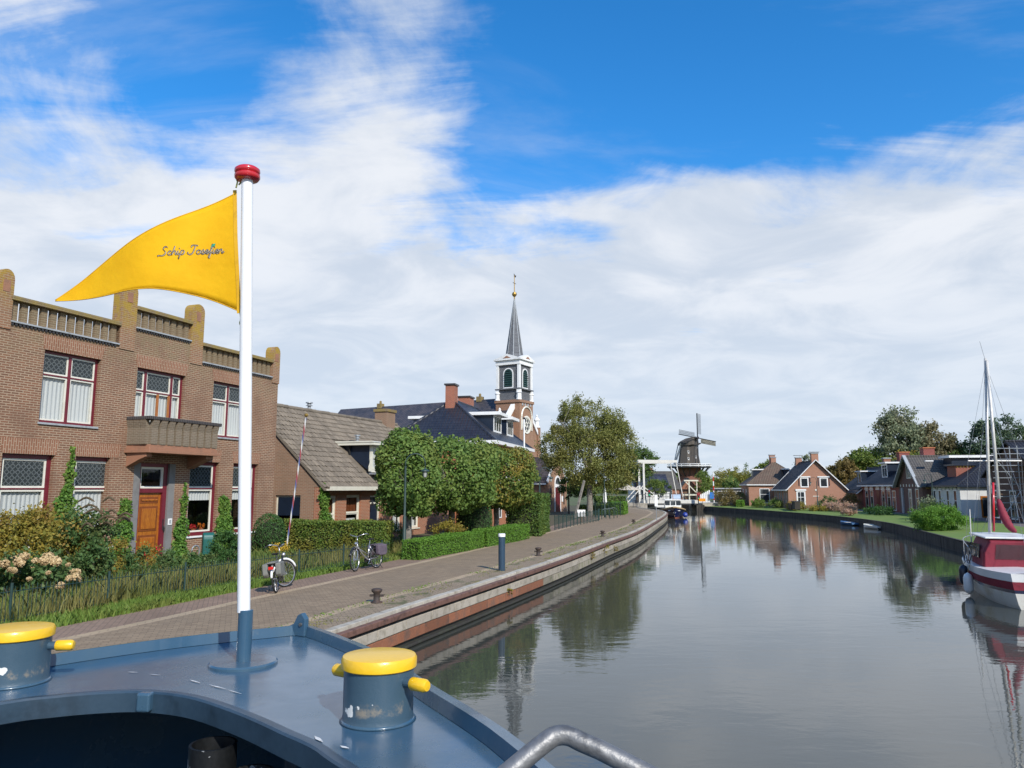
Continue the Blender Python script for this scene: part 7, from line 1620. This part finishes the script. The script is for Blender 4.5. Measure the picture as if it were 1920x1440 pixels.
# E: brown gabled house, gable towards the canal
LE = 6.9
t, S_ = house('brown_gabled_house', 'brown brick house with a steep grey-trimmed gable facing the canal', 40.0, 78.0, RR, LE, 13, 3.8, 6.5, 'y', brick('brown_purple_brick', (.16,.085,.07), (.13,.07,.06), (.17,.12,.1), stain=.2), M_gtile, gable_trim=M_lstone, over=.35, fmat=M_sash, wins=(('f',3.0,3.9,1.0,3.3),('f',5.0,5.9,1.0,3.3),('f',2.75,4.05,4.3,5.9,(('v',.33),('v',.66)))))
MB().box(1.0,1.5,-.12,0,.5,3.4).build('downpipe_board', M_lstone, t)
for k in range(7): MB().prism([(.6+k*.9,3.5),(.85+k*.9,3.5),(.8+k*.9,3.75),(.65+k*.9,3.75)], -.03, 0).build('anchor_tile', M_sash, t)
MB().box(LE-.02,LE+.03,.3,12.5,3.3,3.5).build('cream_band', paint('ochre_band', (.45,.30,.12), .8), t); MB().box(LE-.02,LE+.02,.3,12.5,2.1,2.2).build('cream_band', M_terra, t)
d_ = MB().box(LE-2.6,LE+.1,2.5,6.5,6.2,6.42).build('flat_dormer', M_wht, t); MB().box(LE-2.2,LE-.2,2.8,6.2,4.9,6.2).build('dormer_wall', M_navy, d_)
MB().box(LE-1.4,LE-1.0,.8,1.5,5.9,6.0).build('roof_light', M_wht, t)
# F: white plastered house with hipped roof
LF = 6.6
t, S_ = house('white_plastered_house', 'white plastered house with tall dark windows and hipped black roof', 38.0-fx*LF, 64-fy*LF, RR, LF, 9.5, 3.6, 6.15, 'y', M_plas, M_blacktile, hip=4.0, over=.3, gutter=M_navy, fmat=M_wht, wins=(('f',.5,1.15,.9,3.2),('f',1.75,2.4,.9,3.2),('f',3.6,4.25,.9,3.2),('f',5.2,5.95,.9,3.2)))
for x in (.82,2.07,3.92,5.57): MB().tube([(x+.5*math.cos(math.pi*k/8), -.02, 3.2+.28*math.sin(math.pi*k/8)) for k in range(9)], .04, 6).build('arch_label', M_lstone, t)
farwin(t, S_['r'], 1.55, 3.6, .9, 2.7, bars=(('v',.5),), fmat=M_oak, fw=.12)
d_ = MB().box(1.4,3.4,1.0,3.4,3.7,5.35).build('brick_dormer', brick('dormer_red_brick', (.30,.09,.06), (.25,.07,.05), (.3,.2,.15)), t); MB().box(1.2,3.6,.8,3.6,5.35,5.5).build('dormer_roof', M_navy, d_)
for k in range(9): MB().prismx([(1.0+k*.26,5.35),(1.26+k*.26,5.35),(1.13+k*.26,5.12)], 3.4,3.44).build('scallop', M_gold, d_)
# G: dark brick house with scaffolding at the right edge
t, S_ = house('dark_brick_house', 'dark brick house behind scaffolding at the right edge', 38.7, 61.5, RR, 9, 11, 4.4, 6.9, 'y', M_brDk, M_blacktile, over=.25, wins=(('f',1.0,2.0,1.0,3.2),('f',4,5,1.0,3.2),('f',6.5,7.5,1.0,3.2),('r',1.0,2.6,1.0,3.2)))
M_tubeS = paint('scaffold_tube', (.34,.36,.38), .45, metal=.4, var=.15)
t = thing('scaffolding', 'steel tube scaffolding standing in front of the dark brick house', 'scaffolding', (35.5, 55.0, .85), rad(-6))
for i in range(6):
    for y in (0, 1.0): MB().tube([(i*1.5,y,0),(i*1.5,y,5.6)], .035, 6).build('upright', M_tubeS, t)
for z in (.4,1.0,1.45,1.9,2.35,2.8,3.25,3.7,4.15,4.6,5.0,5.4): MB().tube([(-.3,0,z),(7.8,0,z)], .03, 6).build('ledger', M_tubeS, t)
for i in range(0,5,2): MB().tube([(i*1.5,0,.2),(i*1.5+1.5,0,2.3)], .028, 6).build('diagonal_brace', M_tubeS, t); MB().tube([(i*1.5+1.5,0,2.5),(i*1.5,0,4.6)], .028, 6).build('diagonal_brace', M_tubeS, t)
for z in (2.05, 4.05):
    for q in range(3): MB().box(-.2,7.7,.08+q*.3,.35+q*.3,z,z+.05).build('scaffold_board', M_shed, t)
# ---------------------------------------------------------------- shrubs on the lawn
bush('rounded_bush', 'large rounded clipped bush at the water edge on the right lawn', 28.0, 49.4, .6, 1.55, 1.8, .70, 22000, .085, L_box, 90, .2, shell=.8)
bush('hydrangea_border', 'border of pinkish faded hydrangeas before the red house', 36.6, 84.5, .85, .9, 4.2, .40, 6500, .13, leafmat('pink_hydrangea', (.22,.12,.09), (.36,.24,.17), (.05,.07,.02), amt3=.6, nscale=1.5), 70, .14)
bush('hydrangea_border', 'small clump of faded pink hydrangeas on the lawn edge', 33.2, 75.0, .72, .6, 1.4, .25, 2200, .11, MATS['pink_hydrangea'], 24, .2)
for k, (x, y, rx, ry, rz, mt, lb) in enumerate(((36.2,74.5,1.0,2.6,.35,L_yew,'dark low hedge plants before the brown gabled house'),(34.6,92.0,1.0,2.0,.42,L_gold,'yellowish shrubs before the pink gabled cottage'),(34.6,99.5,.8,1.6,.5,L_mid,'bushy green shrub at the cottage windows'),(38.6,92.5,1.2,1.6,.8,L_shrub,'dark bush beside the street lamp by the cottage'),(41.0,91.5,1.1,1.4,.9,L_brn,'reddish brown bush between cottage and white house'),(35.6,87.6,1.1,2.0,.3,L_gold,'brownish border plants on the lawn'),(33.5,103,.9,1.3,.55,L_grass,'grassy clump on the bank before the far houses'),(35.2,63.5,1.0,1.3,.9,L_will,'pale feathery shrub before the white plastered house'),(33.0,58.5,1.2,1.4,.75,L_dark,'dark shrub beneath the scaffolding'))): bush('lawn_shrub', lb, x, y, .75, rx, ry, rz, 2600, .13, mt, 36, .25, 'shrub', 'shrubs along the right bank')
street_lamp(37.0, 91.5, rad(170), 'arched street lamp before the pink brick gable on the right bank', z=.85); street_lamp(37.9, 68.0, rad(190), 'arched street lamp before the white plastered house', z=.85)
t = thing('garden_wall', 'low dark garden wall before the pink gabled cottage', 'wall', (34.4, 95.5, .8), RR); MB().box(0,4.5,0,.3,0,.75).build('wall', M_brDk, t)
bl_ = ['dark bin farthest from us beside the low garden wall','middle dark bin beside the low garden wall','dark bin nearest to us beside the low garden wall']
for k in range(3):
    b_ = thing('wheeled_bin', bl_[k], 'bin', (34.4+fx*(5.0+k*.7), 95.5+fy*(5.0+k*.7), .8), RR, 'bins by the garden wall'); MB().box(0,.55,0,.6,.08,.95).build('body', M_rev, b_, bevel=.03); MB().box(-.02,.57,-.03,.62,.95,1.05).build('lid', M_blk, b_, bevel=.02)
    for q in (.1,.45): MB().tube([(q-.03,.55,.08),(q+.03,.55,.08)], .08, 10).build('wheel', M_tyre, b_)
# ---------------------------------------------------------------- rowing boats at the bank
M_wgel = paint('white_gelcoat', (.72,.72,.70), .35, var=.06, scale=2, coat=.2); M_blt = paint('blue_tarp', (.04,.12,.25), .7, var=.2, scale=3)
for (x, y, mt, lb) in ((33.9,88.0,M_wgel,'small white dinghy below the pink gabled cottage'),(30.8,69.5,M_blt,'blue dinghy moored at the dark revetment'),(30.2,63.6,M_wgel,'white dinghy moored left of the large rounded bush')):
    d_, _ = None, None; t = thing('dinghy', lb, 'boat', (x, y, 0.02), rad(95), 'dinghies along the right bank'); hh, sc_, dm_ = hull(mt, mt, 2.6, 1.05, .25, .10, t, nst=8, zlow=-.1); dm_.build('cover', mt if mt is M_blt else M_frame, t); MB().box(-.2,.05,-.45,.45,.23,.26).build('thwart', M_frame, t)
# ---------------------------------------------------------------- trees behind the right bank
def rtree(name, label, x, y, top, w, mat, n, leaf=.4, low=None, bark=None):
    h = top - .8; low = low if low is not None else h*.35; ch_ = (h-low)/2
    return tree(name, label, (x, y, .8), h*.4, .12+.02*w, [((0,0,low+ch_),(w/2*.85,w/2*.8,ch_),int(n*1.3),90,.22),((-w*.22,0,low+ch_*1.2),(w*.28,w*.3,ch_*.75),int(n*.5),36,.26),((w*.25,.3,low+ch_*.8),(w*.28,w*.3,ch_*.7),int(n*.6),36,.26)], mat, leaf, bark, limbs=6)
rtree('leafy_tree', 'round green tree with a bronze side behind the white-fronted house', 61.5, 128, 9.6, 8.5, L_mid, 7500, .36); rtree('leafy_tree', 'bronze coloured tree left of the round green tree', 56.2, 127, 7.8, 5.5, L_brn, 4200, .36)
rtree('tall_willow', 'tall pale grey-green willow behind the red house', 66.0, 127, 16.3, 8.0, L_will, 9000, .40, 3.0, M_barkp); rtree('tall_willow', 'tall brownish willow right of the pale willow', 71.5, 127, 14.0, 7.5, leafmat('brown_willow', (.10,.085,.045), (.15,.13,.07), (.07,.085,.03), amt3=.5, nscale=.3), 8500, .40, 2.5, M_barkp)
rtree('dark_tree', 'dark green tree filling in right of the brown willow', 75.3, 126, 10.5, 6.0, L_dark, 5200, .38); rtree('broad_tree', 'broad blue-green tree behind the sail boat mast', 79.0, 122, 14.6, 8.0, leafmat('blue_green_leaf', (.035,.06,.035), (.075,.105,.06)), 9000, .38, 2.5); rtree('broad_tree', 'olive tree right of the sail boat mast', 85.5, 122, 12.6, 6.5, L_mid, 6500, .38, 2.0)
rtree('edge_tree', 'tree cut by the right edge of the picture', 76.5, 103, 12.2, 5.0, L_brn, 5200, .34, 1.5); rtree('low_tree', 'bright yellow-green tree low behind the red house chimneys', 57.5, 108, 8.1, 6.2, L_lime2, 6200, .30, 1.5); rtree('low_tree', 'bright green tree low behind the white plastered house', 66.0, 108, 7.7, 7.0, L_mid, 6200, .30, 1.5)
rtree('pale_tree', 'pale silvery willow right of the pink gable', 50.5, 128, 8.4, 4.6, L_will, 4200, .34, .8, M_barkp); rtree('far_tree', 'green tree top between the two far chimneys', 46.8, 138, 8.0, 4.6, L_mid, 3200, .34); rtree('far_tree', 'low dark tree at the left of the farthest house', 37.3, 128, 4.6, 3.0, L_dark, 2200, .28, .3)
# distant wooded horizon
far = []
for k in range(1700):
    a = rad(-72 + 144*k/1700); d = 420 + 60*math.sin(k*.13); hh = 5 + 3*abs(math.sin(k*.37)) + 2.5*RN.random()
    for j in range(9): far.append((d*math.sin(a)+RN.gauss(0,3), d*math.cos(a)+RN.gauss(0,6), RN.random()*hh))
o = leaf_obj('distant_wood', np.array(far), 4.2, L_mid, None, kind='stuff'); tag(o, 'low line of distant woodland along the horizon', 'woodland')
# ---------------------------------------------------------------- sailing boat at the right edge
M_mar = paint('maroon_canvas', (.20,.014,.03), .75, var=.15, scale=4, bump=.4, bscale=10); M_mast = paint('mast_alloy', (.60,.58,.54), .45, metal=.15, var=.1); M_wire = paint('rigging_wire', (.30,.30,.30), .4, metal=.6); M_stain = paint('stained_gelcoat', (.60,.58,.52), .4, var=.15, scale=1.5, col2=(.42,.37,.26))
sb = thing('sailing_boat', 'white sailing boat with maroon stripe and canvas at the right edge', 'sail boat', (15.85, 24.7, 0), math.atan2(.937,.349)); SBL = 7.2
def hull_band(f0, f1, mat, name, par, out=0.0):
    m = MB(); nst = 18
    for sgn in (1,-1):
        vs = []
        for i in range(nst+1):
            t = i/nst; w = 1.08*(1-.45*(max(0,.3-t)/.3)**2)*(1-(max(0,t-.42)/.58)**2.1); w = max(w,.02); zt = .92+.16*t*t+.06*(1-t); x = SBL*(t-.5)
            for f in (f0, (f0+f1)/2, f1):
                z = lerp(-.15,zt,f); ww = w*(.62+.40*f**.55); vs.append((x+ (.25*f*(t>.9)), sgn*(ww+out), z))
        k = 3; fs = [(i*k+j,(i+1)*k+j,(i+1)*k+j+1,i*k+j+1) for i in range(nst) for j in range(k-1)]
        m.add(vs, fs if sgn < 0 else [tuple(reversed(f)) for f in fs])
    t = 0; w = 1.08*.55; pts = []
    for f in (f0,(f0+f1)/2,f1): pts.append((-SBL/2-out-.0, w*(.62+.40*f**.55)+out, lerp(-.15,.98,f)))
    n = len(pts); m.add(pts+[(p[0],-p[1],p[2]) for p in pts], [(j,j+1,n+j+1,n+j) for j in range(n-1)]); return m.build(name, mat, par, smooth=True)
hl = hull_band(0,.52,M_stain,'hull',sb); hull_band(.52,.60,M_hullb,'pin_stripe',hl,.002); hull_band(.60,.80,M_mar,'maroon_stripe',sb,.008); hull_band(.80,1.0,M_wgel,'topside',sb)
dk_ = MB(); nst = 18; vs = []
for i in range(nst+1):
    t_ = i/nst; w = max(1.08*(1-.45*(max(0,.3-t_)/.3)**2)*(1-(max(0,t_-.42)/.58)**2.1),.02)*1.02; zt = .92+.16*t_*t_+.06*(1-t_)-.01; vs += [(SBL*(t_-.5),w,zt),(SBL*(t_-.5),0,zt+.05),(SBL*(t_-.5),-w,zt)]
dk_.add(vs, [(3*i+j,3*i+3+j,3*i+4+j,3*i+1+j) for i in range(nst) for j in range(2)]); dk_.build('deck', M_wgel, sb)
# coachroof and cockpit tent
def loft(secs_): 
    m = MB(); k = len(secs_[0]); m.add([p for s in secs_ for p in s], [(i*k+j,(i+1)*k+j,(i+1)*k+j+1,i*k+j+1) for i in range(len(secs_)-1) for j in range(k-1)] + [tuple(range(k)), tuple(range((len(secs_)-1)*k, len(secs_)*k))[::-1]]); return m
loft([[(x,-w,.9),(x,-w*.93,z*.86+.12),(x,-w*.6,z),(x,w*.6,z),(x,w*.93,z*.86+.12),(x,w,.9)] for x, w, z in ((.4,.80,1.42),(1.2,.74,1.40),(2.0,.55,1.28),(2.5,.30,1.05))]).build('coachroof', M_wgel, sb, bevel=.02)
loft([[(x,-w,.95),(x,-w*.97,z*.8),(x,-w*.75,z),(x,w*.75,z),(x,w*.97,z*.8),(x,w,.95)] for x, w, z in ((-1.72,.84,1.74),(-1.60,.87,1.80),(-.6,.87,1.84),(.3,.82,1.80),(.7,.74,1.42))]).build('cockpit_tent', M_mar, sb, bevel=.02)
MB().prismz([(-1.7,-.78),(.95,-.70),(1.2,0),(.95,.70),(-1.7,.78)], 1.825, 1.885).build('tent_top', M_wgel, sb, bevel=.03)
M_vinyl = glassmat('clear_vinyl', refl=1.0, see=.75)
for p in ([(-1.735,-.60,1.22),(-1.735,.56,1.22),(-1.735,.50,1.66),(-1.735,-.55,1.66)],): MB().add(p, [(0,1,2,3)]).build('tent_window', M_vinyl, sb, solid=.01)
for s in (-1,1): MB().add([(-1.3,s*.895,1.22),(.1,s*.885,1.22),(.05,s*.84,1.62),(-1.25,s*.855,1.64)], [(0,1,2,3)]).build('tent_window', M_pane, sb, solid=.02)
for s in (-1,1): MB().add([(.9,s*.80,1.12),(1.6,s*.69,1.12),(1.55,s*.66,1.25),(.92,s*.77,1.28)], [(0,1,2,3)]).build('cabin_window', M_pane, sb, solid=.02)
mast_b = Vector((.70,.13,1.90)); mast_t = Vector((.83,-.21,7.80))
MB().tube([mast_b,mast_t], [.052,.042], 12).build('mast', M_mast, sb, smooth=True); MB().tube([(.26,-.12,3.02),(.78,-.24,7.72)], [.052,.046], 12).build('raised_boom', M_mast, sb, smooth=True)
MB().tube(crom([(.25,-.10,3.0),(.14,-.12,2.75),(-.02,-.17,2.42),(-.22,-.26,2.12),(-.42,-.36,1.98)],5), [.04,.06,.075,.085,.10,.095,.115,.11,.13,.12,.135,.12,.13,.115,.12,.10,.10,.085,.08,.05,.03], 10).build('sail_cover', M_mar, sb, smooth=True)
MB().tube([(.52,.05,1.95),(.56,-.06,3.55)], .035, 8).build('red_furled_jib', M_red, sb, smooth=True)
MB().tube([(1.14,-1.07,4.28),(.51,.63,4.28)], .022, 8).build('spreader', M_mast, sb)
for a, b in (((3.6,0,1.15),(.83,-.2,7.7)),((.4,.95,1.02),(.51,.63,4.28)),((.51,.63,4.28),(.83,-.2,7.6)),((1.0,-.95,1.02),(1.14,-1.07,4.28)),((1.14,-1.07,4.28),(.83,-.2,7.6)),((-3.5,.1,1.0),(.83,-.2,7.7)),((-.2,-.95,1.02),(.8,-.1,5.6)),((-.2,.95,1.02),(.78,.0,5.6)),((-.1,.8,1.2),(.7,.13,2.5)),((-3.4,-.4,1.0),(.83,-.2,6.0))): MB().tube([a,b], .005, 5).build('rigging_wire', M_wire, sb)
MB().tube([(.83,-.2,7.75),(.8,-.08,8.4)], .006, 5).build('aerial', M_wire, sb)
pr = MB(); rail = crom([(1.6,-.85,1.55),(2.8,-.5,1.6),(3.7,0,1.64),(2.4,.62,1.58),(-.3,.98,1.48)],5); pr.tube(rail,.016,6); pr.build('pulpit_rail', M_chrome, sb, smooth=True)
for p in (rail[0],rail[5],rail[10],rail[15],rail[20],rail[17],rail[19]): MB().tube([p,(p.x-.05,p.y*1.02,1.0)],.014,6).build('pulpit_post', M_chrome, sb)
MB().tube([(.03,.84,1.02),(.03,.79,2.67)], .018, 8).build('ensign_staff', M_mast, sb)
fd = MB().lathe([(.02,-.05),(.10,0),(.14,.1),(.14,.45),(.10,.55),(.03,.6),(.001,.62)], 14); 
for x, y, z, mt in ((-.85,1.16,.10,M_wgel),(-.25,1.16,.30,M_navy)): o = MB().add(fd.v, fd.f).build('fender', mt, sb, smooth=True); o.location = (x,y,z); MB().tube([(x,y,z+.6),(x-.05,y*.92,1.05)], .01, 5).build('fender_line', M_rope, sb)
MB().tube(crom([(-.9,1.02,1.25),(-.5,1.06,.95),(-.1,1.04,1.3),(.3,1.02,.98),(.6,.98,1.3)],4),.016,5).build('coiled_line', M_navy, sb)
